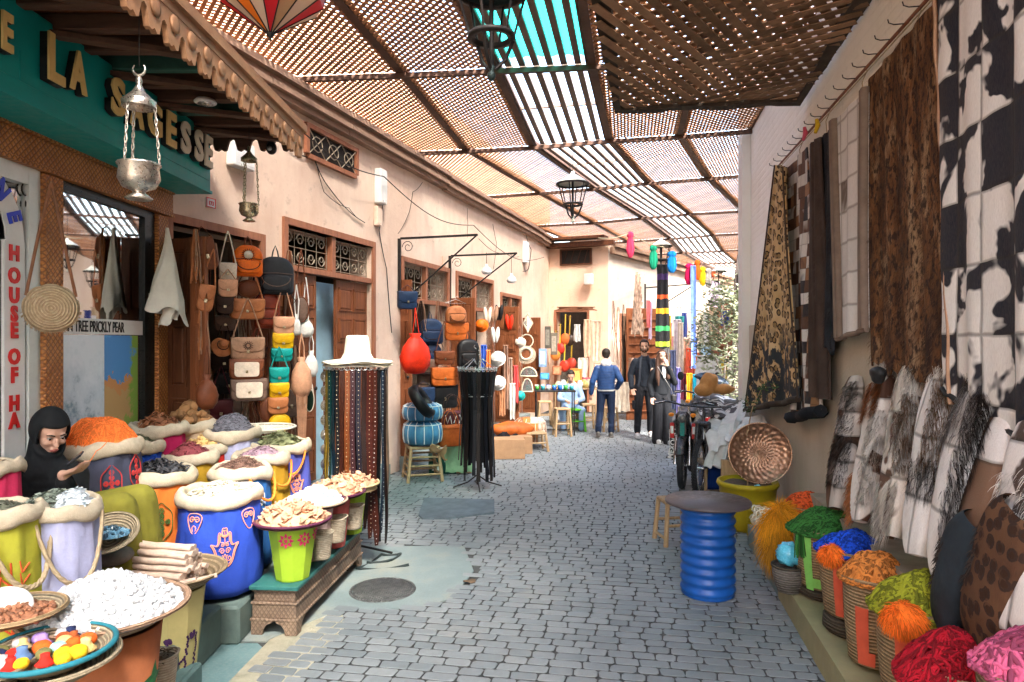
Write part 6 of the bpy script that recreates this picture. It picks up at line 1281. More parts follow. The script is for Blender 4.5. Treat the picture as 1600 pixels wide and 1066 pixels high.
# ================================================================ hides and rugs on the right wall
def hidemat(name, cw, ch, cols, scale=3.2, th=.5, seam=(.03, .025, .02), seamw=.012, border=None, checker=False, hair=260, rough=.75, off=(0, 0), soft=.015, dark=None):
    """patchwork of hide pieces: each cell takes its own blotch pattern; x across, z down in object space"""
    t = NT(name); v = t.obj(); xyz = t.n('SeparateXYZ', {0: v}); x, z = t.m('ADD', xyz.outputs[0], off[0]), t.m('ADD', xyz.outputs[2], off[1])
    wob = t.m('MULTIPLY', t.m('SUBTRACT', t.noise(v, 4, 2), .5), .03); x = t.m('ADD', x, wob); z = t.m('ADD', z, wob)
    cx, cz = t.m('FLOOR', t.m('DIVIDE', x, cw)), t.m('FLOOR', t.m('DIVIDE', z, ch)); cv = t.n('CombineXYZ', {0: t.m('MULTIPLY', cx, 3.71), 1: t.m('MULTIPLY', cz, 5.33)}).outputs[0]
    wn = t.n('TexWhiteNoise', {'Vector': cv}); r = wn.outputs['Value']
    pv = t.n('VectorMath', {0: v, 1: t.n('VectorMath', {0: wn.outputs['Color'], 'Scale': 40} if False else {0: wn.outputs['Color'], 1: (37, 41, 29)}, operation='MULTIPLY').outputs[0]}, operation='ADD').outputs[0]
    n1 = t.noise(pv, scale, 3, .5, .4)
    if checker: n1 = t.m('ADD', t.m('MULTIPLY', r, .75), t.m('MULTIPLY', n1, .25))
    c = cols[0]
    k = len(cols); stops = []
    lo = [th+i*(.16 if k > 2 else .2) for i in range(k-1)] if not checker else [(i+1)/k for i in range(k-1)]
    stops = [(0, cols[0])]
    for i in range(k-1): stops += [(max(0, lo[i]-soft), cols[i]), (min(1, lo[i]+soft), cols[i+1])]
    c = t.ramp(n1, stops)
    hr = t.noise(t.vmap(v, (1, 1, .18)), hair, 2, .6); c = t.mix(t.ramp(hr, [(.3, .16), (.6, 0)]), c, (.16, .12, .10) if dark is None else dark)
    fx, fz = t.m('FRACT', t.m('DIVIDE', x, cw)), t.m('FRACT', t.m('DIVIDE', z, ch)); sw = seamw
    e = t.m('MINIMUM', t.m('MULTIPLY', t.m('MINIMUM', fx, t.m('SUBTRACT', 1, fx)), cw), t.m('MULTIPLY', t.m('MINIMUM', fz, t.m('SUBTRACT', 1, fz)), ch))
    sm = t.ramp(e, [(0, 1), (sw*.5, .8), (sw, 0)]); c = t.mix(t.m('MULTIPLY', sm, .6), c, seam)
    t.set(c, rough, 0, .3); t.bump(t.m('ADD', t.m('MULTIPLY', hr, .5), t.m('MULTIPLY', t.ramp(e, [(0, 0), (sw*1.5, 1)]), .8)), .5, .008); return t.mat
def leopard(name, scale=14, base=((.45, .27, .12), (.62, .45, .26)), stretch=(1, 1, .8), blot=0, edge=(.24, .38)):
    t = NT(name); v = t.obj(); vv = t.vmap(t.vmap(v, rot=(R(90), 0, 0)), stretch); d = t.n('TexVoronoi', voronoi_dimensions='2D', ins={'Vector': t.n('VectorMath', {0: vv, 1: t.n('VectorMath', {0: t.noise(v, scale*.9, 3, col=True), 1: (.02, .02, .02)}, operation='MULTIPLY').outputs[0]}, operation='ADD').outputs[0], 'Scale': scale, 'Randomness': .75}).outputs['Distance']
    d = t.m('ADD', d, t.m('MULTIPLY', t.m('SUBTRACT', t.noise(v, scale*3, 2), .5), .16)); br = t.ramp(t.noise(v, scale*1.3, 2), [(.40, 0), (.46, 1)])
    ring = t.ramp(d, [(edge[0]-.03, 0), (edge[0], 1), (edge[1], 1), (edge[1]+.04, 0)]); c0 = t.ramp(t.noise(v, 5, 3), [(.3, base[0]), (.7, base[1])]); c = t.mix(t.ramp(d, [(edge[0]-.02, 1), (edge[0]+.02, 0)]), c0, tuple(x*.55 for x in base[0]))
    c = t.mix(t.m('MULTIPLY', ring, t.m('ADD', t.m('MULTIPLY', br, .6), .4)), c, (.035, .02, .015))
    if blot:
        z = t.n('SeparateXYZ', {0: v}).outputs[2]; m_ = t.m('MULTIPLY', t.ramp(t.noise(v, 7, 3), [(.45, 0), (.5, 1)]), t.ramp(t.m('ADD', z, blot), [(.0, 1), (.25, 0)])); c = t.mix(m_, c, (.03, .035, .04))
    t.set(c, .85, 0, .2); t.bump(t.noise(t.vmap(v, (1, 1, .2)), 200, 2), .5, .006); return t.mat
def rug(label, cs, mat, out=.07, folds=5, amp=.02, name='hanging_hide', fringe=None, hem=None, gather=0, nx=40, nz=40, binding=None, cat='hide rug', seed=0, ragged=0):
    """cs: corners in the photo TL, TR, BR, BL, on a plane parallel to the wall"""
    TL, TR, BR, BL = [rwp(px, py, out) for px, py in cs]; o = TL.copy(); inv = Matrix.Rotation(-RRZ, 4, 'Z'); L = [(inv @ (p-o)) for p in (TL, TR, BR, BL)]; rd = random.Random(seed); ph = [rd.uniform(0, 6.28) for _ in range(5)]
    t = thing(name, label, cat, o, RRZ)
    def fn(u, w_):
        p = L[0].lerp(L[1], u).lerp(L[3].lerp(L[2], u), w_); y = -amp*(.4+.6*w_)*(sin(folds*6.28*u+ph[0]+1.2*w_)+.5*sin(folds*11*u+ph[1])+.5*sin(3*w_+ph[2]+4*u)); e = ragged*(sin(23*u+ph[3])+.6*sin(51*u+ph[4]))*(w_ > .97); return p+V((ragged*.5*sin(31*w_+ph[3])*(u < .02 or u > .98), y, e))
    g = MB(); g.grid(fn, nx, nz); m0 = len(g.v); g.grid(lambda u, w_: fn(1-u, w_)+V((0, .012, 0)), nx, nz)
    ed = [(i/nx, 0) for i in range(nx)]+[(1, i/nz) for i in range(nz)]+[(1-i/nx, 1) for i in range(nx)]+[(0, 1-i/nz) for i in range(nz)]; vs = [fn(a, b) for a, b in ed]+[fn(a, b)+V((0, .012, 0)) for a, b in ed]; k = len(ed); g.add(vs, [(i, (i+1) % k, (i+1) % k+k, i+k) for i in range(k)], False)
    obj('skin', g, mat, t)
    if fringe:
        g = MB()
        for _ in range(fringe[0]):
            u, w_ = rd.random(), rd.random(); p = fn(u, w_); s_ = fringe[1]*rd.uniform(.5, 1.3); dx = rd.uniform(-.45, .45)*s_; q = rd.uniform(.0012, .0030); tip = p+V((dx, -s_*rd.uniform(.15, .6), -s_*rd.uniform(.5, 1))); mid = p.lerp(tip, .5)+V((0, -s_*.15, 0)); g.add([p+V((-q, 0, 0)), p+V((q, 0, 0)), mid+V((q*.8, 0, 0)), mid+V((-q*.8, 0, 0)), tip], [(0, 1, 2, 3), (3, 2, 4)], False)
        obj('fur', g, fringe[2], t)
    if hem:
        g = MB(); pts = [fn(i/24, 1)+V((0, -.005, -.01)) for i in range(25)]; g.tube(pts, hem[0], 7); obj('hem', g, hem[1], t)
    if binding:
        for u in binding[1]: g = MB(); g.tube([fn(u, i/40)+V((0, -.008, 0)) for i in range(41)], binding[0], 5); obj('binding', g, binding[2], t)
    t['n'] = 0; del t['n']; return t, fn
BW = ((.02, .022, .03), (.60, .57, .53)); COWBIG = hidemat('cowhide patchwork', .235, .29, [(.010, .013, .022), (.76, .74, .70)], 3.6, .50, off=(.03, .12))
rug('huge black and white cowhide patchwork rug at the right end of the wall', [(1463, -95), (1700, -430), (1700, 760), (1478, 608)], COWBIG, .10, 3, .012, hem=(.012, BLACK), nx=60, nz=60, seed=1, ragged=.012)
FURB = mk((.11, .055, .028), .8, var=.6, scale=6, rand=1.4, name='brown fur')
t_ = NT('brown spotted fur'); v = t_.obj(); big = t_.noise(t_.vmap(v, (1.6, 1, .5)), 3.2, 5, .7); sp = t_.noise(t_.vmap(v, (1.4, 1, .7)), 26, 3, .6); c = t_.ramp(big, [(.35, (.045, .022, .014)), (.5, (.17, .075, .03)), (.68, (.42, .29, .17))]); c = t_.mix(t_.ramp(sp, [(.42, .9), (.5, 0)]), c, (.025, .015, .012)); t_.set(c, .85, 0, .2); t_.bump(t_.noise(t_.vmap(v, (1, 1, .2)), 120, 3), .8, .012); SPOTF = t_.mat
rug('long dark brown spotted fur with tan binding next to the cowhide patchwork', [(1356, 128), (1460, 0), (1494, 624), (1364, 572)], SPOTF, .09, 4, .015, fringe=(5200, .045, FURB), binding=(.010, (1.0,), mk((.45, .27, .17), .8, name='tan binding')), seed=2, ragged=.02)
t_ = hidemat('taupe and white squares', .17, .21, [(.15, .115, .095), (.66, .64, .62), (.62, .60, .58), (.70, .68, .66), (.64, .62, .6)], 3, .5, checker=True, seam=(.16, .13, .11), off=(.02, .05))
rug('taupe and white checked hide with wide taupe border', [(1303, 190), (1357, 135), (1358, 512), (1308, 528)], t_, .11, 2, .012, binding=(.03, (.03, .08, .92, .97), mk((.19, .14, .11), .85, name='taupe border')), hem=(.018, mk((.19, .14, .11), .85, name='taupe border')), seed=3)
FURK = mk((.012, .014, .018), .7, var=.4, scale=6, rand=1, name='black fur')
rug('narrow glossy black long haired hide beside the taupe checked one', [(1280, 216), (1304, 196), (1306, 545), (1284, 548)], mk((.015, .018, .024), .7, var=.6, scale=5, name='black hide'), .10, 3, .02, fringe=(1500, .06, FURK), seed=4, ragged=.03)
rug('narrow dark brown fur strip between the black hide and the small checks', [(1262, 228), (1281, 214), (1291, 625), (1270, 620)], mk((.05, .032, .025), .8, var=.5, scale=5, name='dark brown hide'), .13, 2, .03, fringe=(1100, .04, mk((.06, .038, .03), .8, var=.5, rand=1, name='dark brown fur')), seed=5)
t_ = hidemat('small hide checks', .085, .10, [(.02, .02, .025), (.60, .57, .53), (.10, .045, .025), (.66, .63, .6), (.30, .15, .07), (.02, .02, .025)], 3, .5, checker=True, seamw=.004)
rug('long hide of small black, white and brown checks with black fluffy hem', [(1226, 268), (1260, 230), (1284, 640), (1237, 652)], t_, .10, 2, .025, hem=(.05, mk((.008, .010, .014), .9, var=.5, bump=.8, bs=120, name='black fluff')), seed=6)
LEO = leopard('leopard print', 12, ((.50, .31, .13), (.66, .48, .27)), blot=1.75)
rug('leopard print hide gathered at the top and spreading at the bottom, leftmost on the rail', [(1214, 258), (1229, 262), (1246, 622), (1168, 640)], LEO, .16, 3, .035, hem=(.03, mk((.04, .028, .02), .8, name='dark hem')), seed=7, binding=(.008, (0, 1.0), mk((.06, .04, .03), .8, name='dark edge')))
# the rail and its hooks
rl = thing('hook_rail', 'long wooden rail with iron hooks high on the right wall', 'rail', rwp(1228, 250, .05)); o_ = rl.location.copy(); e0 = rwp(1214, 262, .05); e1 = rwp(1520, -80, .05)
g = MB(); g.tube([e0-o_, e1-o_], .010, 8); obj('pole', g, WOODR, rl)
g = MB(); g.tube([e0-o_+RN*.02+V((0, 0, -.05)), e1-o_+RN*.02+V((0, 0, -.05))], .004, 6); obj('rope', g, ROPE, rl)
for k in range(20):
    p = e0.lerp(e1, (k+.4)/20)-o_; g = MB(); z = .0; g.tube([p, p+RN*.06+V((0, 0, .0)), p+RN*.085+V((0, 0, .010)), p+RN*.09+V((0, 0, .03))], .0035, 6); obj('hook', g, IRON, rl)
    if k % 4 == 1: g = MB(); g.tube([p+V((0, 0, -.02)), p+RN*.03+V((0, 0, -.10)), p+RN*.02+V((0, 0, -.22))], .004, 5); obj('cord', g, ROPE, rl)
for px, py, c_, lb in ((1257, 208, (.55, .08, .14), 'pink ribbon'), (1276, 196, (.6, .4, .02), 'yellow ribbon')):
    g = MB(); g.tube([(0, 0, .05), (.01, 0, 0), (-.01, 0, -.06)], [.012, .02, .012], 6); o = obj('ribbon', g, mk(c_, .7, name='ribbon'), None, rwp(px, py, .1)); tag(o, 'small %s tied to the hook rail' % lb, 'ribbon')

# ================================================================ hide cushions leaning on a bench
g = MB(); g.obox(AL(1.375, 3.0, .43), A*4.6, N*.22, V((0, 0, .52))); o = obj('display_bench', g, mk((.28, .24, .18), .8, var=.3, name='grey plank')); tag(o, 'plank bench along the right wall behind the wool baskets', 'bench')
def fur(g, fn, n, L, rd, dirv, w_=.0025, spread_=.28, u0=0, u1=1, v0=0, v1=1, curl=.4):
    for _ in range(n):
        u, v_ = rd.uniform(u0, u1), rd.uniform(v0, v1); p = fn(u, v_); s_ = L*rd.uniform(.4, .85); d = (dirv+V((rd.uniform(-1, 1), rd.uniform(-.8, .3), rd.uniform(-1, 1)))*spread_).normalized(); q = V((d.z, 0, -d.x))*w_*rd.uniform(.6, 1.3); b = V((0, 0, -1))*s_*curl
        m1, m2, tip = p+d*s_*.35, p+d*s_*.7+b*.3, p+d*s_+b; g.add([p-q, p+q, m1+q, m1-q, m2+q*.7, m2-q*.7, tip], [(0, 1, 2, 3), (3, 2, 4, 5), (5, 4, 6)], False)
def cushion(pt, pb, w_, mat, label, mane, mside=0, seed=0, th=.13, mats_fur=None, out=.05):
    """leans from the bottom pixel pb up to the top pixel pt"""
    w_ *= 1.2; rd = random.Random(seed); bt = rwp(*pt, out); bb = rwp(*pb, .26); t = thing('hide_cushion', label, 'cushion', bb, RRZ); inv = Matrix.Rotation(-RRZ, 4, 'Z'); d = inv @ (bt-bb); L = d.length
    e = d.normalized(); xx = V((1, 0, 0)); xx = (xx-e*xx.dot(e)).normalized(); yy = xx.cross(e); yy = yy if yy.y < 0 else -yy; ph = rd.uniform(0, 6)
    def sec(u, v_):         # u round, v along
        a = 2*pi*u; env = (sin(pi*min(1, max(0, (v_*.94+.03))))**.28); q = w_/2*env*(1+.06*sin(6*v_+ph)); cc = abs(cos(a))**.6*(1 if cos(a) > 0 else -1); ss = abs(sin(a))**.75*(1 if sin(a) > 0 else -1); return e*(L*v_)+xx*(cc*q)+yy*(ss*th/2*env*(1+.08*sin(9*v_+3*a)))+xx*.02*sin(3*v_+ph)
    g = MB(); g.grid(sec, 28, 26)
    # material space: lay the patchwork along the cushion
    obj('cover', g, mat, t)
    for (m_, n, Lf, u0, u1, v0, v1, dv_) in mane:
        g = MB(); fur(g, sec, int(n*1.5), Lf*.85, rd, xx*dv_[0]*.8+yy*dv_[1]*.22-e*(.55 if dv_[2] < .9 else -1), (.0026), .26, u0, u1, v0, v1); obj('mane', g, m_, t)
    return t
FW = mk((.70, .66, .60), .8, var=.3, scale=5, rand=.7, name='white mane'); FB = mk((.04, .03, .026), .8, var=.5, scale=5, rand=1, name='dark mane'); FO = mk((.27, .10, .035), .8, var=.4, scale=5, rand=.9, name='ginger mane'); FT = mk((.30, .19, .11), .8, var=.4, scale=5, rand=.9, name='tan mane'); FG = mk((.17, .15, .14), .8, var=.5, scale=5, rand=1, name='grey mane')
h1 = hidemat('brown white diamonds', .13, .15, [(.76, .72, .68), (.08, .035, .02), (.5, .46, .42), (.12, .06, .035)], 3, .5, checker=True); h2 = hidemat('white and chestnut', .3, .34, [(.74, .70, .65), (.09, .04, .025)], 4, .55); h3 = hidemat('white and tan', .28, .3, [(.12, .06, .035), (.74, .69, .62)], 4, .42); h4 = hidemat('white with grey', .22, .26, [(.78, .76, .73), (.70, .68, .65)], 4, .5); h5 = hidemat('taupe white blocks', .2, .24, [(.16, .10, .07), (.76, .72, .68), (.18, .10, .06)], 3, .5, checker=True); h6 = hidemat('white cow big blotch', .5, .6, [(.76, .72, .68), (.07, .045, .035)], 3.3, .55)
cushion((1338, 590), (1303, 795), .20, h1, 'brown and white diamond hide cushion with grey mane, farthest along the bench', [(FG, 900, .10, .0, .3, .3, .95, (.6, 1, 0)), (FB, 500, .12, .0, .35, .15, .5, (.9, .8, -.1))], seed=1)
cushion((1382, 580), (1345, 815), .20, h2, 'white cushion with a ginger tuft near the top, second from the far end', [(FO, 700, .09, .1, .45, .68, .92, (0, 1, .1)), (FW, 1000, .09, -.05, .25, .1, .7, (.8, .8, 0)), (FW, 240, .12, 0, 1, .94, 1, (.3, .3, 1)), (FO, 260, .10, .3, .5, .0, .3, (-.8, .6, 0))], seed=2)
cushion((1428, 572), (1388, 840), .21, h3, 'chestnut and cream cushion with long cream mane, third from the far end', [(FW, 800, .11, -.05, .3, .45, 1, (.7, .8, .2)), (FT, 900, .10, -.1, .2, .35, .8, (.9, .6, 0)), (FW, 600, .10, .1, .4, 0, .3, (.2, 1, 0))], seed=3)
cushion((1478, 582), (1430, 868), .22, h4, 'pale cushion with tan and white mane, fourth from the far end', [(FT, 1000, .11, -.08, .25, .45, .95, (.8, .8, .1)), (FB, 400, .10, .0, .3, .3, .5, (.6, .8, 0)), (FW, 260, .13, 0, 1, .93, 1, (.3, .4, 1))], seed=4)
cushion((1535, 598), (1478, 905), .24, h4, 'white cushion with a black and grey mane and a curled white horn tuft', [(FB, 1600, .13, -.12, .25, .1, .95, (.9, .7, -.1)), (FG, 500, .12, .0, .4, .7, 1, (.2, .9, .3)), (FB, 300, .15, 0, 1, .92, 1, (.3, .3, 1))], seed=5)
cushion((1568, 650), (1520, 930), .21, h5, 'taupe and white block cushion, second from the near end', [(FB, 200, .06, .4, .6, .3, .6, (-.6, .8, 0))], seed=6)
cushion((1640, 640), (1590, 990), .26, h6, 'big white and brown spotted cowhide cushion at the near end', [(FW, 200, .07, .1, .4, .4, .7, (0, 1, 0))], seed=7)
LEO2 = leopard('dark rosette hide', 17, ((.07, .032, .018), (.14, .07, .035)), (1, 1, 1), 0)
cushion((1600, 800), (1528, 1000), .27, LEO2, 'dark brown rosette printed cushion above the crimson wool', [(FB, 150, .05, .3, .7, .3, .7, (0, 1, 0))], seed=8, out=.22)
cushion((1530, 815), (1478, 985), .20, mk((.02, .03, .04), .75, var=.5, name='black hide'), 'short plain black hide cushion beside the olive wool basket', [(FB, 150, .05, .3, .7, .3, .7, (0, 1, 0))], seed=9, out=.24)
g = MB(); g.ball((0, 0, 0), .07, .04, .05, 14, 8, lambda d: 1+.1*sin(5*d.z)); o = obj('rolled_belt', g, BLACK, None, rwp(1372, 585, .16), RRZ); tag(o, 'black leather roll resting between the tops of the hide cushions', 'leather roll')

# ================================================================ wool baskets along the kerb
RB = mk((.60, .10, .05), .8, var=.15, name='red stripe'); GB = mk((.22, .55, .12), .8, var=.15, name='green stripe'); DKB = coilmat((.09, .07, .05), 55, name='dark coil')
def wbasket(X, px, rimy, wpx, label, stripe=None, h=.36, coil=COIL, tub=True, zb=.17):
    ang = math.atan((px-800)/F)-R(10.1); Y = X/math.tan(ang); c = AL(X, Y); f = c.y; z = EYE+(533-rimy)/F*f; r = wpx*f/F/2*1.08; h = min(h, z-zb-.02); t = thing('wool_basket', label, 'basket', (c.x, c.y, z-h)); g = MB()
    g.lathe([(0, 0), (r*.72, 0), (r*.8, .01), (r*.93, h*.5), (r*.99, h*.97), (r*1.0, h), (r*.93, h), (r*.8, h*.3), (0, .03)], 48, fn=lambda q, zz, a_, i: (q*(1+.02*sin(2*a_+1)+.01*sin(5*a_+zz*9)), zz+.008*sin(2*a_)*(zz > h*.9))); obj('body', g, coil, t)
    g = MB(); g.tube([(r*(1.0+.02*sin(2*k*.1309+1))*cos(k*.1309), r*(1.0+.02*sin(2*k*.1309+1))*sin(k*.1309), h+.008*sin(2*k*.1309)) for k in range(49)], .011, 7, cap=False); obj('rim', g, coil, t)
    if stripe:
        mt, cols_ = stripe; a0 = atan2(-c.y, -c.x)
        for (ua, ub, za, zb_) in cols_:
            g = MB(); n = 8
            def fs(u, w_):
                zz = (za+(zb_-za)*w_)*h; rb = r*(.8+.13*min(1, zz/(h*.5)) if zz < h*.5 else .93+.06*(zz-h*.5)/(h*.5))*1.018+.004; a_ = a0+ua+(ub-ua)*u+.10*(w_-.5)*0; return V((rb*cos(a_), rb*sin(a_), zz))
            g.grid(fs, 6, 8); obj('woven_stripe', g, mt, t)
    if tub and z-h > zb+.06:
        g = MB(); zt_ = z-h-.003; g.lathe([(0, zb), (r*.7, zb), (r*.86, zb+(zt_-zb)*.3), (r*.83, zt_-.01), (r*.7, zt_), (0, zt_)], 36, fn=lambda q, zz, a_, i: (q*(1+.03*sin(7*a_+zz*30)), zz)); o = obj('basket_stand', g, DKB, None, (c.x, c.y, 0)); tag(o, 'dark woven stand under the '+' '.join(label.replace(',', '').split()[:9]), 'basket stand')
    return c, r, z, t
c, r, z, t = wbasket(1.24, 1258, 792, 62, 'small basket heaped with orange red wool at the far end of the row', h=.2); yarn((c.x, c.y, z-.01), r*1.02, r, .10, yarnm((0.462, 0.068, 0.014)), 'heap of orange red wool at the far end of the basket row', n=170, r=.0045, seed=61)
c, r, z, t = wbasket(1.22, 1292, 826, 92, 'basket with lime green woven stripes, full of dark green wool', (GB, [(-.75, -.45, .0, 1.02), (-.1, .12, -.0, .72), (-.45, -.1, .05, .22)])); yarn((c.x, c.y, z-.01), r*1.12, r*1.05, .125, yarnm((0.024, 0.109, 0.020)), 'long haired heap of dark green wool', n=320, r=.0034, seed=62)
g = MB(); rd = random.Random(5)
for k in range(26): x = rd.uniform(-.03, .03); g.tube([(0, 0, 0), (x, -.03, -.05), (x*1.3, -.035, -.17-.02*rd.random())], .0034, 5)
o = obj('wool_strands', g, yarnm((0.024, 0.109, 0.020)), None, (c.x-r*1.02, c.y-.06, z+.03)); tag(o, 'dark green wool strands hanging over the left edge of the striped basket', 'wool')
c, r, z, t = wbasket(1.20, 1330, 858, 88, 'basket with a red woven stripe, full of cobalt blue wool', (RB, [(-.55, -.25, .05, .95)])); yarn((c.x, c.y, z-.01), r*1.05, r, .10, yarnm((0.007, 0.054, 0.422)), 'heap of cobalt blue wool', n=230, r=.0042, seed=63)
def fluff(px, py, f, rx, rz_, n, L, mat, label, name='wool_tuft', d=(0, -.3, -1), seed=0):
    rd = random.Random(seed); g = MB(); g.ball((0, 0, 0), rx*.8, rx*.6, rz_*.8, 14, 10, lambda q: 1+.1*sin(5*q.x+seed)); 
    for _ in range(n):
        w1, w2 = rd.uniform(0, 6.28), rd.uniform(0, 3.14); q = V((sin(w2)*cos(w1)*rx, sin(w2)*sin(w1)*rx*.7, cos(w2)*rz_))*.75; dd = (q.normalized()*.9+V(d)*.9+V((rd.uniform(-1, 1), rd.uniform(-1, 1), rd.uniform(-1, 1)))*.5).normalized(); s_ = L*rd.uniform(.5, 1.3); e = dd.cross(V((0, 1, 0))).normalized()*.0016 if abs(dd.y) < .95 else V((.0016, 0, 0)); m_ = q+dd*s_*.5; tip = q+dd*s_+V(d)*s_*.3; g.add([q-e, q+e, m_+e, m_-e, tip], [(0, 1, 2, 3), (3, 2, 4)], False)
    o = obj(name, g, mat, None, P(px, py, f)); tag(o, label, 'wool'); return o
ORF = mk((.72, .15, .015), .9, var=.35, rand=1, scale=5, name='orange fluff'); YOF = mk((.68, .30, .015), .9, var=.3, rand=.9, scale=5, name='amber fluff')
fluff(1299, 866, 3.72, .08, .055, 1100, .03, ORF, 'orange fluffy tuft hanging under the cobalt blue wool', seed=1)
c, r, z, t = wbasket(1.20, 1368, 902, 88, 'basket with a broad red stripe, full of pale orange wool', (RB, [(-.62, -.2, .04, .72), (-.2, .0, .04, .2)]), h=.42); yarn((c.x, c.y, z-.01), r*1.06, r, .12, yarnm((0.462, 0.163, 0.034)), 'heap of pale orange wool', n=230, r=.0046, seed=64)
c, r, z, t = wbasket(1.22, 1438, 945, 118, 'basket with an orange red stripe, full of olive wool', (RB, [(-.55, -.1, .0, .8)]), h=.46); yarn((c.x, c.y, z-.01), r*1.06, r, .14, yarnm((0.204, 0.218, 0.014)), 'big heap of olive green wool', n=300, r=.0048, seed=65, over=1.12, droop=.02)
fluff(1412, 965, 2.78, .10, .07, 1800, .034, ORF, 'bright orange fluffy tuft hanging under the olive wool', seed=2)
c, r, z, t = wbasket(1.22, 1520, 1040, 155, 'basket with a coral stripe in the corner, full of crimson wool', (RB, [(-.5, -.1, .3, .9)]), h=.42, coil=COILB); yarn((c.x-.01, c.y, z-.02), r*1.12, r*1.05, .13, yarnm((0.286, 0.005, 0.014)), 'tangled heap of crimson wool', n=420, r=.0035, seed=66, over=1.15, droop=.05)
c, r, z, t = wbasket(1.24, 1620, 1055, 150, 'basket of pink wool cut by the right edge', h=.42, coil=COILB, tub=False); yarn((c.x, c.y, z), r, r, .13, yarnm((0.490, 0.095, 0.190)), 'heap of bright pink wool at the right edge', n=150, r=.007, seed=67)
fluff(1218, 815, 4.9, .12, .13, 2600, .13, YOF, 'amber yellow long haired fleece hanging at the end of the kerb', name='amber_fleece', seed=3); fluff(1212, 852, 4.9, .07, .10, 1200, .13, mk((.42, .20, .02), .9, var=.4, rand=1, name='dark amber fluff'), 'darker lower tip of the amber fleece, trailing to the kerb', name='fleece_tail', seed=5)
g = MB(); rd = random.Random(7)
for _ in range(60): q = V((rd.uniform(-.09, .06), rd.uniform(-.05, .05), rd.uniform(-.045, .045))); g.tube([q+V((.022*cos(k*.9+q.x*90), .012*sin(k*1.3), .022*sin(k*.9+q.x*90))) for k in range(8)], .006, 5, cap=False)
o = obj('white_wool', g, mk((.60, .57, .46), .9, var=.2, rand=.6, name='white wool'), None, P(1197, 806, 4.95)); tag(o, 'curly white wool beside the amber fleece', 'wool')
g = MB(); g.ball((0, 0, 0), .085, .08, .075, 22, 14, lambda d: 1+.12*sin(7*d.x+3*d.z)*cos(5*d.y+4*d.z)+.08*sin(13*d.z+9*d.x)); o = obj('plastic_bag', g, mk((.10, .48, .66), .25, var=.25, scale=12, bump=.5, bs=30, spec=.7, name='sky blue plastic'), None, P(1233, 866, 4.45)); tag(o, 'crumpled sky blue plastic bag in the small dark basket', 'bag')
p = P(1232, 884, 4.45); t = thing('dark_basket', 'small grey basket under the sky blue plastic bag', 'basket', (p.x, p.y, .172)); h = p.z-.17; g = MB(); g.lathe([(0, 0), (.07, 0), (.1, h*.6), (.105, h), (.09, h), (.08, .03), (0, .03)], 30, fn=lambda q, z, a_, i: (q*(1+.02*sin(6*a_)), z)); obj('body', g, coilmat((.20, .18, .16), 60, name='grey coil'), t); g = MB(); g.tube([(.1*cos(k*.21), .1*sin(k*.21), h) for k in range(31)], .01, 6, cap=False); obj('rim', g, DKB, t)

# ================================================================ drum table, stool, planter, tray
p = G(1106, 927); t = thing('drum_table', 'round table made from a ribbed blue drum with a dark top', 'table', (p.x, p.y, 0)); g = MB(); pr = [(0, 0), (.175, 0), (.185, .01)]; r0 = .178
for k in range(9): z = .02+k*.069; pr += [(r0, z), (r0+.010, z+.012), (r0+.016, z+.026), (r0+.010, z+.042), (r0, z+.054)]
pr += [(r0, .64), (0, .64)]; g.lathe(pr, 56); obj('drum', g, mk((.008, .085, .36), .38, var=.22, scale=3, spec=.4, name='glossy blue paint'), t)
g = MB(); g.lathe([(0, .641), (.285, .641), (.298, .647), (.30, .656), (.295, .668), (0, .670)], 64); obj('table_top', g, mk((.085, .07, .075), .42, var=.3, scale=5, bump=.1, name='dark table top'), t)
p = G(1050, 852); stool((p.x+.05, p.y+.1, 0), .28, .36, 'small bamboo stool half hidden behind the blue drum table', WOODP, .15, rungs=2)
p = G(1184, 838); pc = V((p.x, p.y+.27, 0)); t = thing('planter', 'big yellow painted planter beside the right wall', 'planter', pc); g = MB(); g.lathe([(0, 0), (.19, 0), (.215, .03), (.235, .2), (.238, .215), (.25, .225), (.25, .235), (.245, .24), (.265, .40), (.275, .405), (.29, .43), (.28, .46), (.255, .46), (.24, .42), (0, .41)], 48); obj('tub', g, mk((.36, .27, .01), .5, var=.2, scale=5, bump=.25, bs=30, name='yellow ochre paint'), t); g = MB(); g.lathe([(0, .43), (.235, .425)], 24, fn=lambda r, z, a_, i: (r, z+.01*sin(4*a_))); obj('soil', g, mk((.10, .07, .05), .95, var=.4, scale=30, bump=.8, bs=60, name='soil'), t)
for k in range(3): g = MB(); a_ = -1.9+2.1*k; g.tube([(.26*cos(a_), .26*sin(a_), .28), (.25*cos(a_), .25*sin(a_), .0)], .008, 5); obj('stand_leg', g, mk((.36, .27, .01), .5, name='yellow rod'), t)
def leaves(g, pts, n, s, rd, spread_):
    for _ in range(n):
        p = V(rd.choice(pts))+V((rd.gauss(0, 1), rd.gauss(0, 1), rd.gauss(0, 1)))*spread_; a = rd.uniform(0, 6.28); d = V((cos(a), sin(a), rd.uniform(-.9, .4))).normalized(); e = d.cross(V((rd.uniform(-1, 1), rd.uniform(-1, 1), 1))).normalized(); L = s*rd.uniform(.6, 1.3); n_ = d.cross(e)*L*.12
        g.add([p, p+d*L*.35+e*L*.22+n_, p+d*L*.75+e*L*.16, p+d*L-n_, p+d*L*.75-e*L*.16, p+d*L*.35-e*L*.22+n_], [(0, 1, 2, 3), (0, 3, 4, 5)], True)
LEAF = mk((.05, .10, .03), .6, var=.4, scale=9, rand=.9, name='leaf'); LEAFP = mk((.20, .22, .13), .65, var=.4, scale=6, rand=.9, name='pale dusty leaf')
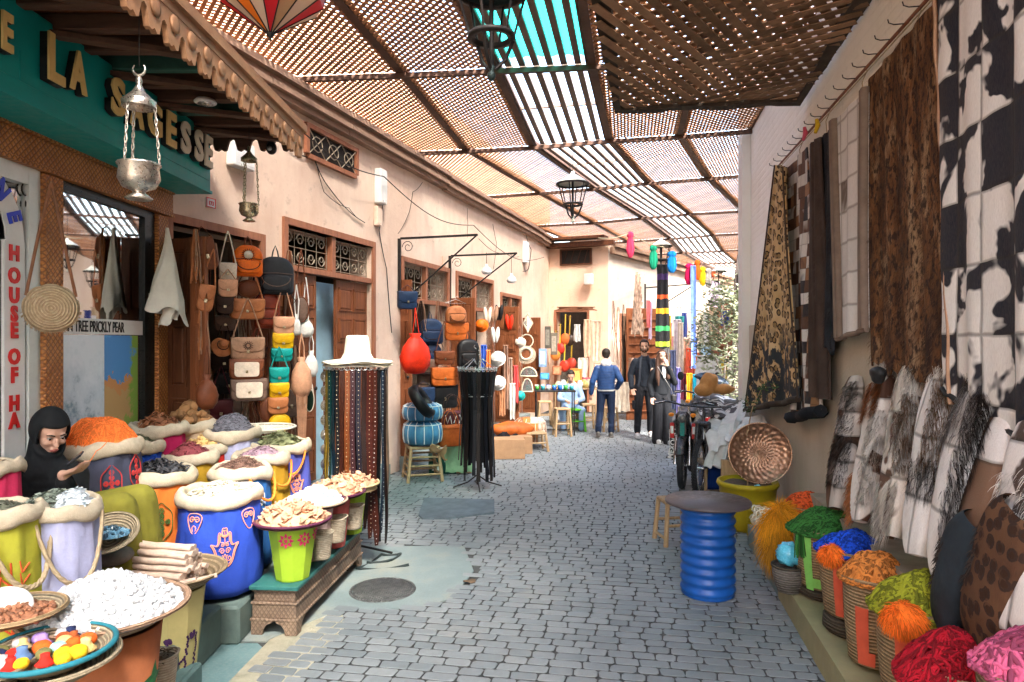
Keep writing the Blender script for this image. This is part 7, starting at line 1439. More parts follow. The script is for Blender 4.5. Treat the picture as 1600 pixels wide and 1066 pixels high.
t = thing('sapling', 'thin young plant with few leaves growing in the yellow planter', 'plant', pc+V((-.03, -.08, .42))); g = MB(); st = [(0, 0, 0), (.01, .0, .25), (.0, .01, .5), (.05, 0, .75), (.13, 0, .92)]; g.tube(st, [.008, .007, .006, .005, .003], 6); g.tube([(.0, 0, .05), (.06, 0, .11), (.12, 0, .12)], .004, 5); obj('stem', g, WOODP, t); rd = random.Random(4)
g = MB(); leaves(g, [(.10, 0, .12), (.07, 0, .14), (.13, 0, .10)], 34, .05, rd, .022); leaves(g, [(.05, 0, .80), (.12, 0, .92), (.2, 0, .95), (-.03, 0, .78)], 80, .045, rd, .04); obj('foliage', g, LEAF, t)
t_ = NT('copper'); v = t_.obj(); rad = t_.n('VectorMath', {0: t_.vmap(v, (1, 0, 1))}, operation='LENGTH').outputs['Value']; ring = t_.m('SINE', t_.m('MULTIPLY', rad, 95)); ang_ = t_.n('TexGradient', {0: t_.vmap(v, rot=(R(90), 0, 0))}, gradient_type='RADIAL').outputs['Fac']; pet = t_.m('SINE', t_.m('MULTIPLY', ang_, 6.283*24)); h = t_.m('MULTIPLY', ring, pet); nz = t_.noise(v, 7, 5, .7)
t_.set(t_.mix(t_.ramp(h, [(.2, 0), (.9, .25)]), t_.ramp(nz, [(.3, (.24, .12, .075)), (.7, (.48, .29, .19))]), (.14, .07, .05)), t_.ramp(nz, [(.3, .5), (.7, .3)]), .75); t_.bump(t_.m('ADD', h, t_.m('MULTIPLY', ring, .6)), .4, .006); COPPER = t_.mat
pt = P(1187, 708, 6.45); t = thing('copper_tray', 'big round engraved copper tray leaning upright behind the yellow planter', 'tray', pt, rot=(R(-8), 0, R(-12))); g = MB(); g.lathe([(0, 0), (.25, 0), (.27, .006), (.28, .022), (.286, .024), (.288, .016), (.28, .006), (.0, -.006)], 64); g.v = [(x, -z, y) for x, y, z in g.v]; obj('plate', g, COPPER, t)
g = MB(); g.tube([(.282*cos(k*.1309), -.02, .282*sin(k*.1309)) for k in range(49)], .007, 6, cap=False); obj('rim', g, mk((.5, .3, .2), .3, .9, .2, 8, name='bright copper'), t)
g = MB(); g.obox((0, 0, .3), (.5, 0, 0), (0, .05, 0), (0, 0, .6)); o = obj('leaning_board', g, WOODP, None, (2.36, 6.86, 0), R(-10)); tag(o, 'brown board standing behind the copper tray', 'board')
g = MB(); g.ball((0, 0, 0), .03, .02, .018, 8, 6, lambda d: 1+.3*sin(6*d.x)); o = obj('crumpled_wrapper', g, mk((.2, .5, .6), .4, name='blue wrapper'), None, pc+V((.02, -.22, .45))); tag(o, 'crumpled pale blue wrapper on the soil of the planter', 'wrapper')

# ================================================================ overhead: lanterns, coloured lamp, skeins
MILK = mk((.50, .52, .44), .4, var=.15, name='milky metal')
def lantern(px, pytop, f, label, s=1.0, capm=None):
    p = P(px, pytop, f); t = thing('iron_lantern', label, 'lantern', p); g = MB()
    g.lathe([(0, .0), (.02, 0), (.03, -.02), (.035, -.04), (.06, -.05), (.12, -.09), (.19, -.14), (.215, -.155), (.21, -.165), (.1, -.15), (0, -.12)], 28); obj('cap', g, capm or MILK, t)
    g = MB(); g.lathe([(.195, -.155), (.222, -.156), (.222, -.18), (.195, -.18), (.195, -.155)], 28); obj('cap_rim', g, IRON, t)
    for k in range(6): g = MB(); a = k*pi/3+.2; g.tube([(.20*cos(a), .20*sin(a), -.17), (.125*cos(a), .125*sin(a), -.44)], .008, 5); obj('rod', g, IRON, t)
    g = MB(); g.lathe([(.10, -.425), (.135, -.425), (.138, -.45), (.10, -.45), (.10, -.425)], 28); obj('lower_ring', g, IRON, t)
    for k in range(3): g = MB(); a = k*2*pi/3+.2; g.tube([(.125*cos(a), .125*sin(a), -.45), (.08*cos(a), .08*sin(a), -.56), (.02*cos(a), .02*sin(a), -.62)], .012, 5, flat=.5); obj('lower_arm', g, IRON, t)
    g = MB(); g.lathe([(0, -.60), (.022, -.605), (.012, -.63), (.024, -.65), (.02, -.675), (0, -.69)], 14); obj('finial', g, capm or MILK, t); g = MB(); g.tube([(0, 0, -.12), (0, 0, -.6)], .016, 6); obj('stem', g, IRON, t)
    g = MB(); g.tube([(0, 0, 0), (0, 0, ZR-p.z)], .004, 5); obj('cord', g, IRON, t); t.scale = (s, s, s); 
    return t
IR2 = mk((.03, .05, .05), .5, .3, name='dark iron')
lantern(768, -62, 4.2, 'nearest black iron lantern hanging under the green roof sheet', 1.08, IR2); lantern(895, 268, 8.6, 'middle iron lantern with milky cap under the open slats', .95); lantern(1033, 372, 13, 'far iron lantern with milky cap above the wool skeins', .95); lantern(1123, 415, 18, 'farthest iron lantern above the pale leafed tree', .95)
def glass(col): 
    t = NT('stained glass'); t.set(col, .35, 0, .5); t.b.inputs['Transmission Weight'].default_value = .0; tl = t.n('BsdfTranslucent', {'Color': col}); mx = t.n('MixShader', {0: .45}); t.link(t.b.outputs[0], mx.inputs[1]); t.link(tl.outputs[0], mx.inputs[2]); t.link(mx.outputs[0], t.out.inputs[0]); return t.mat
gr, gw_, go, gt = glass((.55, .01, .02)), glass((.62, .57, .45)), glass((.75, .22, .02)), glass((.42, .30, .17))
p = P(422, 56, 3.35); t = thing('glass_lamp', 'faceted lamp of red, white and orange stained glass hanging by the canopy', 'lamp', p); n = 14; seq = [gr, gw_, go, gw_, gr, gt, gw_]
def rg(k, r, z): a = 2*pi*(k-.5)/n-pi/2+R(21); return V((r*cos(a), r*sin(a), z))
for k in range(n):
    g = MB(); m_ = seq[(k+4-2) % 7]; rs = [(.012, .01), (.25, .175), (.27, .26), (.20, .34), (.05, .38)]
    for (ra, za), (rb, zb) in zip(rs, rs[1:]): g.add([rg(k, ra, za), rg(k+1, ra, za), rg(k+1, rb, zb), rg(k, rb, zb)], [(0, 1, 2, 3)], False)
    obj('glass_facet', g, seq[(k+4) % 7], t)
    g = MB(); g.tube([rg(k, ra+.001, za) for ra, za in rs], .0035, 5); obj('lead_line', g, BLACK, t)
g = MB(); g.lathe([(0, -.035), (.008, -.02), (.005, -.01), (.018, .0), (.02, .02), (0, .03)], 10); g.tube([(0, 0, .38), (0, 0, ZR-p.z)], .005, 5); obj('finial', g, BLACK, t)
def skein(px, y0, y1, wpx, f, col, label):
    p = P(px, y0, f); L = (y1-y0)*f/F; w_ = wpx*f/F/2*1.05; t = thing('wool_skein', label, 'wool skein', p, 0, None); rd = random.Random(int(px)); g = MB()
    for k in range(22):
        a = 2*pi*k/22; x0, yy = w_*.7*cos(a), w_*.5*sin(a); g.tube([(x0*.35, yy*.3, 0), (x0, yy, -L*.06), (x0*1.1, yy, -L*.16), (x0*.55, yy*.6, -L*.22), (x0*1.05, yy, -L*.35), (x0*1.2+rd.uniform(-.01, .01), yy, -L*.7), (x0*.8, yy, -L*.93), (x0*.3, yy*.3, -L)], w_*.28, 6)
    obj('strands', g, yarnm(col, .2), t); g = MB(); g.tube([(w_*.62*cos(k*.5), w_*.5*sin(k*.5), -L*.2) for k in range(14)], w_*.12, 5); obj('tie', g, yarnm(tuple(x*.6 for x in col)), t)
for a in ((985, 363, 402, 10, 11.5, (.62, .04, .10), 'pinkish red wool skein, leftmost on the line'), (1021, 384, 420, 11, 11.9, (.01, .26, .14), 'green wool skein left of the striped black textile'), (1050, 394, 425, 13, 11.9, (.01, .22, .62), 'bright blue wool skein right of the striped black textile'), (1077, 413, 444, 12, 12.4, (.6, .01, .09), 'crimson wool skein beside the long blue scarf'), (1090, 407, 437, 8, 12.4, (.7, .12, .01), 'orange wool skein right of the long blue scarf'), (1098, 418, 446, 9, 12.6, (.75, .48, .01), 'yellow wool skein on the line'), (1107, 420, 449, 9, 12.8, (.42, .38, .36), 'grey wool skein at the right end of the line'), (1115, 425, 433, 7, 13, (.7, .14, .05), 'small orange skein past the grey one')): skein(*a)
cable([P(935, 372, 11.2), P(985, 364, 11.5), P(1036, 386, 11.9), P(1077, 410, 12.4), P(1118, 424, 13), P(1158, 432, 13.5)], 'rope strung across the street carrying the wool skeins', .008, ROPE)
# ================================================================ people
def cap(g, a, b, ra, rb, n=10):
    a, b = V(a), V(b); g.tube([a, a.lerp(b, .5), b], [ra, (ra+rb)/2, rb], n); g.ball(a, ra, n=10, m=6); g.ball(b, rb, n=10, m=6)
def limb(g, pts, rs):
    for (a, b), (ra, rb) in zip(zip(pts, pts[1:]), zip(rs, rs[1:])): cap(g, a, b, ra, rb)
def loft(g, secs, n=20):
    vs = []
    for (c, rx, ry) in secs:
        for k in range(n): a = 2*pi*k/n; vs.append(V(c)+V((rx*cos(a), ry*sin(a), 0)))
    m = len(secs); g.add(vs, [(i*n+k, i*n+(k+1) % n, (i+1)*n+(k+1) % n, (i+1)*n+k) for i in range(m-1) for k in range(n)]+[tuple(range(n))[::-1], tuple(range((m-1)*n, m*n))], True)
def fuse(o, vox, it=4):
    m = o.modifiers.new('fuse', 'REMESH'); m.mode = 'VOXEL'; m.voxel_size = vox; m.use_smooth_shade = True; s_ = o.modifiers.new('soft', 'SMOOTH'); s_.iterations = it; s_.factor = .5; return o
def hand(g, w_, d, side, palm=V((0, -1, 0)), curl=.5, s=1.0):
    """wrist w_, direction d of the fingers, palm normal; five separate fingers"""
    d = V(d).normalized(); palm = (palm-d*palm.dot(d)).normalized(); x = d.cross(palm)*side; w_ = V(w_)
    for i, (o_, L) in enumerate(((-.028, .064), (-.010, .074), (.009, .070), (.027, .055))):
        b = w_+d*.085*s+x*o_*s; cap(g, w_+d*.02*s+x*o_*.7*s, b, .013*s, .0125*s, 8); p = b; dd = d.copy()
        for k, q in enumerate((.45, .32, .23)): dd = (dd+palm*curl*(.55+.2*k)).normalized(); e = p+dd*L*q*s; cap(g, p, e, (.0105-.0012*k)*s, (.0098-.0012*k)*s, 7); p = e
    b = w_+d*.025*s-x*.025*s; e1 = b+(d*.5-x*.8+palm*.35).normalized()*.036*s; e2 = e1+(d*.85-x*.3+palm*.45*curl*2).normalized()*.03*s; cap(g, b, e1, .014*s, .0115*s, 7); cap(g, e1, e2, .0115*s, .009*s, 7)
SKIN = mk((.50, .29, .20), .5, var=.12, scale=14, spec=.35, name='skin'); SKINF = mk((.56, .34, .25), .5, var=.10, scale=14, spec=.35, name='fair skin')
LIPS = mk((.38, .12, .10), .45, name='lips'); HAIRD = mk((.018, .012, .009), .6, var=.4, scale=30, bump=.4, bs=90, stretch=(1, 1, .2), name='dark hair'); HAIRB = mk((.06, .03, .02), .5, var=.5, scale=25, bump=.5, bs=80, stretch=(3, 3, .2), name='brown hair')
def headpts(g, M, sc=1.0, female=False):
    """head in its own frame: origin at the skull centre, face to -y"""
    def B_(c, rx, ry, rz, fn=None): g.ball(M @ V(c), rx*sc, ry*sc, rz*sc, 18, 12, fn, M.to_3x3())
    B_((0, .008, .02), .076, .094, .092); B_((0, -.030, -.030), .056, .060, .075); B_((0, -.062, -.082), .026, .024, .022); B_((0, -.02, -.07), .052 if not female else .047, .055, .04)
    B_((0, -.094, -.022), .0105, .014, .024); B_((0, -.106, -.036), .014, .012, .011); B_((0, -.090, -.064), .022, .010, .008); B_((0, -.088, -.072), .020, .010, .007)
    for sx in (-1, 1): B_((sx*.077, .008, -.012), .010, .019, .031); B_((sx*.034, -.072, -.030), .024, .02, .02); B_((sx*.03, -.080, .016), .024, .012, .008)
def facebits(t, M, sc, brow=HAIRD, lips=LIPS):
    rot = M.to_3x3()
    for sx in (-1, 1):
        g = MB(); g.ball(M @ V((sx*.031, -.080, -.002)), .0125*sc, .010*sc, .0065*sc, 12, 8, None, rot); obj('eye', g, mk((.62, .58, .55), .25, spec=.6, var=.02, name='eye white'), t); g = MB(); g.ball(M @ V((sx*.031, -.0885, -.002)), .0062*sc, .004*sc, .0062*sc, 10, 8, None, rot); obj('iris', g, mk((.03, .015, .01), .2, name='iris'), t)
        g = MB(); g.tube([M @ V((sx*.013, -.094, .020)), M @ V((sx*.031, -.094, .027)), M @ V((sx*.050, -.080, .020))], [.0032*sc, .004*sc, .0018*sc], 6); obj('eyebrow', g, brow, t); g = MB(); g.tube([M @ V((sx*.018, -.089, .001)), M @ V((sx*.031, -.092, .006)), M @ V((sx*.045, -.082, .001))], .0018*sc, 5); obj('eyelash', g, brow, t)
    g = MB(); g.tube([M @ V((-.022, -.092, -.069)), M @ V((-.008, -.101, -.065)), M @ V((.008, -.101, -.065)), M @ V((.022, -.092, -.069))], [.002*sc, .005*sc, .005*sc, .002*sc], 7); g.tube([M @ V((-.018, -.094, -.073)), M @ V((0, -.100, -.075)), M @ V((.018, -.094, -.073))], [.002*sc, .0055*sc, .002*sc], 7); obj('lips', g, lips, t)
def standing(loc, rz, H, label, J, top, bottom, shoe, hair, skin=SKIN, female=False, extra=None, vox=.009, head=(0, 0, 0), wide=1.0, flare=0, puffy=False, beard=False):
    """J: joints, metres for a 1.80 m body, facing -y"""
    s = H/1.80; t = thing('person', label, 'person', loc, rz); t.scale = (s, s, s)
    M = Matrix.Translation((J['head'])) @ Matrix.Rotation(head[2], 4, 'Z') @ Matrix.Rotation(head[0], 4, 'X'); sh = .185 if not female else .165; sh *= wide
    g = MB(); headpts(g, M, 1, female); hc = V(J['head']); cap(g, hc+V((0, .02, -.08)), (0, .02, 1.46), .052 if not female else .044, .056 if not female else .048)
    loft(g, [((0, .01, .90), .145, .10), ((0, .01, 1.05), .12, .09), ((0, .01, 1.25), .14, .10), ((0, .015, 1.38), .13, .08), ((0, .02, 1.46), .07, .06)])
    for sd in ('L', 'R'): a = J['arm'+sd]; limb(g, a, [.042, .036, .026]); hand(g, a[2], J['hand'+sd], 1 if sd == 'L' else -1, V(J.get('palm'+sd, (0, -1, 0))), J.get('curl', .45)); l = J['leg'+sd]; limb(g, l, [.085, .055, .04]); cap(g, l[2], V(l[2])+V((0, -.10, -.05)), .04, .03)
    fuse(obj('body', g, skin, t), vox, 2)
    # trousers
    g = MB(); loft(g, [((0, .01, .86), .150, .108), ((0, .01, .98), .156, .112), ((0, .01, 1.04), .138, .10)])
    for sd in ('L', 'R'):
        l = [V(p) for p in J['leg'+sd]]; limb(g, [l[0], l[1], l[2]+V((0, 0, .03))], [.104, .074+flare*.3, .060+flare]); n_ = 0
        if flare: cap(g, l[2], l[2]+V((0, 0, -.03)), .055+flare, .06+flare)
        else:
            for k in range(3): cap(g, l[2]+V((0, 0, .05+.035*k)), l[2]+V((0, 0, .056+.035*k)), .064, .064)
    fuse(obj('trousers', g, bottom, t), .011, 3)
    # top
    g = MB(); e = .022 if puffy else .012
    loft(g, [((0, .01, .93 if not puffy else .95), .158+e, .112+e), ((0, .01, 1.05), .152+e, .112+e), ((0, .01, 1.22), .165+e, .118+e), ((0, .012, 1.34), .165+e, .108+e), ((0, .02, 1.43), .125+e, .085+e), ((0, .022, 1.49), .064, .060)])
    for sd in ('L', 'R'):
        a = [V(p) for p in J['arm'+sd]]; limb(g, [V((a[0].x*.86, a[0].y, a[0].z-.025)), a[1], a[1].lerp(a[2], .93)], [.062+e*.6, .052+e*.6, .042+e*.5])
    fuse(obj('jacket' if top else 'top', g, top, t), .011, 3)
    if puffy:
        for k in range(8): g = MB(); z = .99+.055*k; rx = (.158+e+.024 if k < 2 else .168+e+.014); g.tube([((rx+.004)*cos(q*.2618), .011+(.118+e+.006)*sin(q*.2618), z) for q in range(25)], .004, 5); obj('quilt_seam', g, mk((.02, .035, .10), .6, name='seam'), t)
    for sd in ('L', 'R'):
        l = V(J['leg'+sd][2]); tp = J.get('toe'+sd, 0); g = MB(); c = l+V((0, -.045, -.055+.0)); z0 = l.z-.085
        g.ball((c.x, c.y, z0+.045), .048, .13, .045, 16, 10, lambda d: 1+.05*d.y*-1); g.ball((c.x, c.y+.07, z0+.075), .042, .055, .045, 12, 8); g.bbox(c.x-.045, c.x+.045, c.y-.125, c.y+.12, z0+.0, z0+.028, .014); fuse(obj('shoe', g, shoe, t), .008, 2)
    hair(t, M); 
    if not J.get('back'): facebits(t, M, 1)
    if extra: extra(t, M)
    return t
def hair_short(mat=HAIRD, beard=False):
    def f(t, M):
        g = MB(); g.ball(M @ V((0, .016, .038)), .086, .100, .094, 24, 18, lambda d: .6 if d.y < -.6 and d.z < .35 else 1, M.to_3x3()); g.ball(M @ V((0, .055, -.01)), .070, .055, .065, 16, 10, None, M.to_3x3()); obj('hair', g, mat, t)
        if beard:
            g = MB(); g.ball(M @ V((0, -.040, -.080)), .050, .046, .030, 16, 10, lambda d: .6 if d.z > .5 else 1, M.to_3x3()); g.tube([M @ V((-.024, -.098, -.060)), M @ V((0, -.106, -.056)), M @ V((.024, -.098, -.060))], .005, 6)
            for sx in (-1, 1): g.ball(M @ V((sx*.062, -.02, -.05)), .014, .035, .04, 10, 8, None, M.to_3x3())
            obj('beard', g, mk((.05, .028, .018), .8, var=.4, bump=.4, bs=140, name='beard hair'), t)
    return f
def hair_long(t, M):
    g = MB(); g.ball(M @ V((0, .022, .034)), .088, .096, .090, 20, 14, lambda d: .55 if d.y < -.6 and d.z < .45 else 1, M.to_3x3())
    for sx in (-1, 1): g.tube([M @ V((sx*.055, -.04, .07)), M @ V((sx*.084, -.03, .0)), M @ V((sx*.09, -.02, -.09)), (sx*.10+.0, -.06, 1.38), (sx*.10-.02, -.135, 1.24), (sx*.09-.02, -.14, 1.10 if sx < 0 else 1.22)], [.022, .03, .038, .045, .04, .012], 10)
    g.tube([M @ V((0, .07, 0)), M @ V((0, .07, -.1)), (0, .07, 1.35)], [.06, .07, .05], 12); obj('hair', g, HAIRB, t)
BLKC = mk((.012, .013, .017), .85, var=.3, scale=5, bump=.4, bs=12, bd=.02, name='black cloth'); NAVYC = mk((.020, .032, .060), .85, var=.25, scale=6, bump=.4, bs=14, bd=.02, name='navy cloth'); SHOEW = mk((.62, .62, .62), .5, var=.08, name='white shoe'); SHOEG = mk((.12, .11, .10), .6, name='grey shoe')
PUFF = mk((.022, .06, .17), .4, var=.3, scale=7, bump=.5, bs=9, bd=.03, name='blue puffer')
# man in the blue jacket, walking away
Jb = dict(head=(0, .0, 1.655), armL=[(-.20, .03, 1.40), (-.29, .05, 1.14), (-.22, -.10, .98)], handL=(.5, -.8, -.4), armR=[(.20, .03, 1.40), (.27, .06, 1.12), (.30, -.03, .87)], handR=(.05, -.1, -1), legL=[(-.09, .0, .92), (-.11, -.05, .49), (-.10, .03, .085)], legR=[(.09, .0, .92), (.12, -.02, .49), (.16, .16, .11)], back=True)
def blue_extra(t, M):
    g = MB(); g.ball((0, .085, 1.49), .105, .055, .085, 20, 12, lambda d: 1+.08*sin(6*d.x+2)*cos(4*d.z)); g.tube([(.085*cos(a), .03+.075*sin(a), 1.50+.02*sin(a)) for a in [pi*k/12*1.6-.5 for k in range(13)]], .024, 8); fuse(obj('hood', g, mk((.52, .53, .54), .85, var=.12, scale=9, bump=.3, bs=25, name='pale grey jersey'), t), .009, 3)
    g = MB(); g.lathe([(.170, .93), (.182, .925), (.184, .955), (.172, .96), (.170, .93)], 30, sy=.75); obj('shirt_hem', g, mk((.5, .5, .5), .85, name='hem cloth'), t)
standing(G(947, 683), R(180-6), 1.68, 'man in a quilted blue jacket with pale hood walking away up the street', Jb, PUFF, mk((.008, .017, .045), .85, var=.3, scale=8, bump=.3, bs=30, name='blue denim'), SHOEG, hair_short(), extra=blue_extra, puffy=True)
# the couple
Jm = dict(head=(0, -.0, 1.665), armL=[(-.20, .02, 1.41), (-.25, .04, 1.14), (-.235, -.07, .90)], handL=(.25, -.4, -.8), armR=[(.20, .02, 1.41), (.25, .05, 1.14), (.22, -.08, .91)], handR=(-.2, -.5, -.8), legL=[(-.09, .0, .92), (-.12, -.06, .50), (-.14, -.10, .10)], legR=[(.09, .0, .92), (.11, .0, .50), (.12, .10, .10)])
def man_extra(t, M):
    g = MB()
    for sx in (-1, 1): g.tube([(sx*.055, -.07, 1.50), (sx*.085, -.12, 1.42), (sx*.10, -.142, 1.25), (sx*.11, -.145, 1.05), (sx*.13, -.13, .94)], [.018, .022, .022, .022, .02], 8, flat=.5)
    obj('open_front', g, mk((.03, .036, .048), .8, var=.3, bump=.3, name='jacket edge'), t)
    g = MB()
    for sx in (-1, 1): g.bbox(sx*.19-.03, sx*.19+.03, -.09, .05, .52, .68, .015)
    obj('cargo_pocket', g, BLKC, t)
standing(G(1007, 684), R(-4), 1.84, 'bearded man in open black jacket and cargo trousers walking towards the camera', Jm, mk((.012, .016, .024), .85, var=.3, bump=.4, bs=14, bd=.02, name='black jersey'), BLKC, SHOEW, hair_short(mk((.025, .016, .012), .7, var=.4, bump=.4, bs=120, name='brown hair'), True), extra=man_extra, head=(R(6), 0, R(-8)))
Jw = dict(head=(.0, -.005, 1.655), armL=[(-.17, .02, 1.39), (-.22, .05, 1.12), (-.21, -.06, .89)], handL=(.0, -.25, -1), armR=[(.17, .02, 1.39), (.235, -.06, 1.15), (.06, -.17, 1.47)], handR=(-.35, -.25, .85), palmR=(-.2, .8, 0), legL=[(-.08, .0, .92), (-.09, -.03, .50), (-.09, .0, .09)], legR=[(.08, .0, .92), (.09, -.08, .50), (.09, -.12, .09)])
def wom_extra(t, M):
    g = MB(); g.add([(-.04, -.138, 1.46), (.04, -.138, 1.46), (.022, -.152, 1.26), (-.012, -.152, 1.24)], [(0, 3, 2, 1)]); g.add([(-.04, -.134, 1.46), (.04, -.134, 1.46), (.022, -.147, 1.26), (-.012, -.147, 1.24)], [(0, 1, 2, 3)]); obj('shirt', g, WHITEP, t)
    g = MB(); g.tube([(-.11, -.10, 1.46), (.0, -.158, 1.25), (.14, -.15, 1.03), (.19, -.10, .92)], .006, 6); obj('bag_strap', g, STEEL, t); g = MB(); g.bbox(.15, .25, -.14, -.04, .80, .93, .02); obj('handbag', g, BLACK, t)
standing(G(1034, 693), R(6), 1.67, 'long haired woman in black with one hand raised to her mouth, walking', Jw, mk((.012, .014, .018), .85, var=.3, bump=.3, name='black jersey'), BLKC, mk((.35, .36, .37), .5, name='grey shoe'), hair_long, SKINF, True, wom_extra, head=(R(6), 0, 0), flare=.045, wide=.95)
# seated woman with phone
hc = P(78, 672, 3.72); t = thing('person', 'woman in black headscarf and olive trousers seated among the sacks, looking at her phone', 'person', (hc.x, hc.y, 0)); Z_ = hc.z
M = Matrix.Translation((.0, 0, Z_)) @ Matrix.Rotation(R(56), 4, 'Z') @ Matrix.Rotation(R(28), 4, 'X')
hp = V((-.04, .05, .80)); wr = P(98, 742, 3.52)-V((hc.x, hc.y, 0)); ph_ = P(118, 716, 3.46)-V((hc.x, hc.y, 0)); kn = P(196, 792, 3.68)-V((hc.x, hc.y, 0)); an = V((kn.x+.03, kn.y+.02, .34))
g = MB(); headpts(g, M, .98, True); cap(g, (-.02, .04, Z_-.10), (-.07, .05, Z_-.2), .046, .05); loft(g, [((-.08, .06, .78), .16, .12), ((-.08, .06, .95), .14, .11), ((-.08, .06, Z_-.26), .17, .10), ((-.07, .05, Z_-.2), .06, .05)])
sL, eL = V((.09, .05, Z_-.26)), V((.14, -.02, Z_-.44)); sR, eR = V((-.24, .0, Z_-.27)), V((-.22, -.16, Z_-.50)); wR = V((-.02, -.26, Z_-.52))
limb(g, [sL, eL, wr], [.045, .038, .026]); hand(g, wr, (.85, -.1, .28), 1, V((-.2, .2, 1)), .42, .98); limb(g, [sR, eR, wR], [.045, .038, .028]); hand(g, wR, (1, .1, -.1), -1, V((0, .3, 1)), .5, .98)
for dy in (-.09, .11): limb(g, [hp+V((0, dy, 0)), kn+V((0, dy+.02, 0)), an+V((0, dy+.02, 0))], [.09, .06, .045])
fuse(obj('body', g, SKINF, t), .0065, 2); facebits(t, M, .98)
BLKS = mk((.010, .012, .014), .9, var=.35, scale=4, bump=.5, bs=7, bd=.03, name='black shawl')
g = MB(); r3 = M.to_3x3()
def scarf(d): return (.80 if d.y < -.62 and -.75 < d.z < .62 else 1)
vs = MB(); n, m = 40, 28
def sf(u, w_):         # shell round the head leaving the face open
    a = 2*pi*u; b = pi*w_*.86; d = V((sin(b)*sin(a), -sin(b)*cos(a), cos(b))); fa = min(abs(a), 2*pi-abs(a)); ex = 1.0
    q = V((d.x*.094, d.y*.108+.010, d.z*.122+.008))
    fz = d.z*.122; 
    if fa < .92 and -.11 < fz < .050: k_ = (1-(fa/.92)**4)*(1-abs((fz+.030)/.080)**4); q = V((q.x, q.y+.085*min(1, k_*1.8), q.z)); 
    return M @ q
g.grid(sf, n, m); obj('headscarf', g, BLKS, t)
g = MB(); g.tube([M @ V((.066*sin(a), -.060*cos(a)-.012-.012, -.072-.042*cos(a)*1.0+.0)) for a in [(-1.7+k*.2) for k in range(18)]], .019, 10); cap(g, M @ V((0, .03, -.09)), (-.06, .03, Z_-.20), .075, .09)
loft(g, [((-.13, .05, .74), .26, .18), ((-.13, .05, .88), .25, .16), ((-.12, .05, 1.0), .24, .155), ((-.10, .045, Z_-.28), .245, .14), ((-.07, .04, Z_-.21), .15, .10), ((-.05, .03, Z_-.14), .085, .08)])
limb(g, [sL, eL, eL.lerp(wr, .86)], [.085, .075, .042]); limb(g, [sR, eR, eR.lerp(wR, .85)], [.095, .082, .05]); cap(g, (-.1, .03, .92), (.10, -.05, .90), .13, .10); cap(g, (.10, -.02, .92), (.2, 0, .86), .10, .06)
fuse(obj('shawl', g, BLKS, t), .011, 4)
OLIVE = mk((.17, .16, .022), .85, var=.2, scale=5, bump=.5, bs=10, bd=.02, name='olive cloth')
for dy, nm in ((-.09, 'trouser_leg'), (.11, 'trouser_leg')):
    g = MB(); K = kn+V((0, dy+.02, 0)); limb(g, [hp+V((.05, dy, .0)), K, an+V((0, dy+.02, .0))], [.115, .098, .12]); 
    for k in range(4): cap(g, K+V((.05-.03*k, -.06+.02*k, -.10)), an+V((.09-.05*k, dy-.05+.03*k, .02)), .03, .035)
    fuse(obj(nm, g, OLIVE, t), .011, 4)
o = thing('phone', 'dark smartphone held in the seated woman hand', 'phone', (hc.x+ph_.x, hc.y+ph_.y, ph_.z), rot=V((-.55, -.28, .78)).to_track_quat('Z', 'Y').to_euler()); g = MB(); g.bbox(-.075, .075, -.037, .037, -.005, .005, .004); obj('case', g, BLACK, o); g = MB(); g.box(-.070, .070, -.034, .034, .0051, .0058); obj('screen', g, mk((.05, .06, .08), .1, spec=.8, name='screen'), o)
g = MB(); g.bbox(hc.x-.32, hc.x+.12, hc.y-.1, hc.y+.22, .24, .71, .01); o = obj('wooden_stool', g, WOODD); tag(o, 'dark box stool under the seated woman', 'stool')
cable([P(171, 684, 3.95), P(150, 705, 3.75), P(127, 732, 3.5)], 'single orange wool thread stretched from the mound to the phone hand', .0022, yarnm((.80, .17, .03)))

# ================================================================ two wheelers
TYRE = mk((.025, .026, .028), .75, var=.4, scale=8, bump=.6, bs=140, bd=.006, name='tyre rubber'); CHROME = mk((.5, .5, .5), .2, 1, .1, 10, name='chrome'); BLKP = mk((.015, .015, .018), .3, var=.3, spec=.5, name='black lacquer'); REDB = mk((.45, .02, .02), .3, var=.2, name='red lacquer'); TEALB = mk((.01, .20, .18), .3, var=.2, name='teal lacquer'); AMB = mk((.75, .25, .02), .3, name='amber lens')
def wheel(t, c, r, tr, yaw=0, spokes=20, knob=False, name='wheel'):
    def T(p): x, y, z = p; return V(c)+V((x*cos(yaw)-y*sin(yaw), x*sin(yaw)+y*cos(yaw), z))
    g = MB(); 
    if knob:
        for k in range(64):
            a = 2*pi*k/64
            for o_ in (-.6, 0, .6): rr = r*1.0+.003; p = T((o_*tr, rr*cos(a+.03*(o_ != 0)), rr*sin(a+.03*(o_ != 0)))); ax = T((0, -sin(a), cos(a)))-V(c); g.obox(p, ax*.018, (T((1, 0, 0))-V(c))*tr*.45, (p-V(c)).normalized()*.008)
    g.tube([T((0, (r-tr)*cos(2*pi*k/36), (r-tr)*sin(2*pi*k/36))) for k in range(37)], tr, 10, cap=False); w_ = obj(name, g, TYRE, t)
    g = MB(); g.tube([T((0, (r-2.05*tr)*cos(2*pi*k/32), (r-2.05*tr)*sin(2*pi*k/32))) for k in range(33)], tr*.35, 8, cap=False)
    for k in range(spokes): a = 2*pi*k/spokes; g.tube([T((.02*(-1)**k, .02*cos(a+.6), .02*sin(a+.6))), T((0, (r-2*tr)*cos(a), (r-2*tr)*sin(a)))], .0022, 4, cap=False)
    g.tube([T((-.05, 0, 0)), T((.05, 0, 0))], .02, 8); obj('rim', g, CHROME, w_)
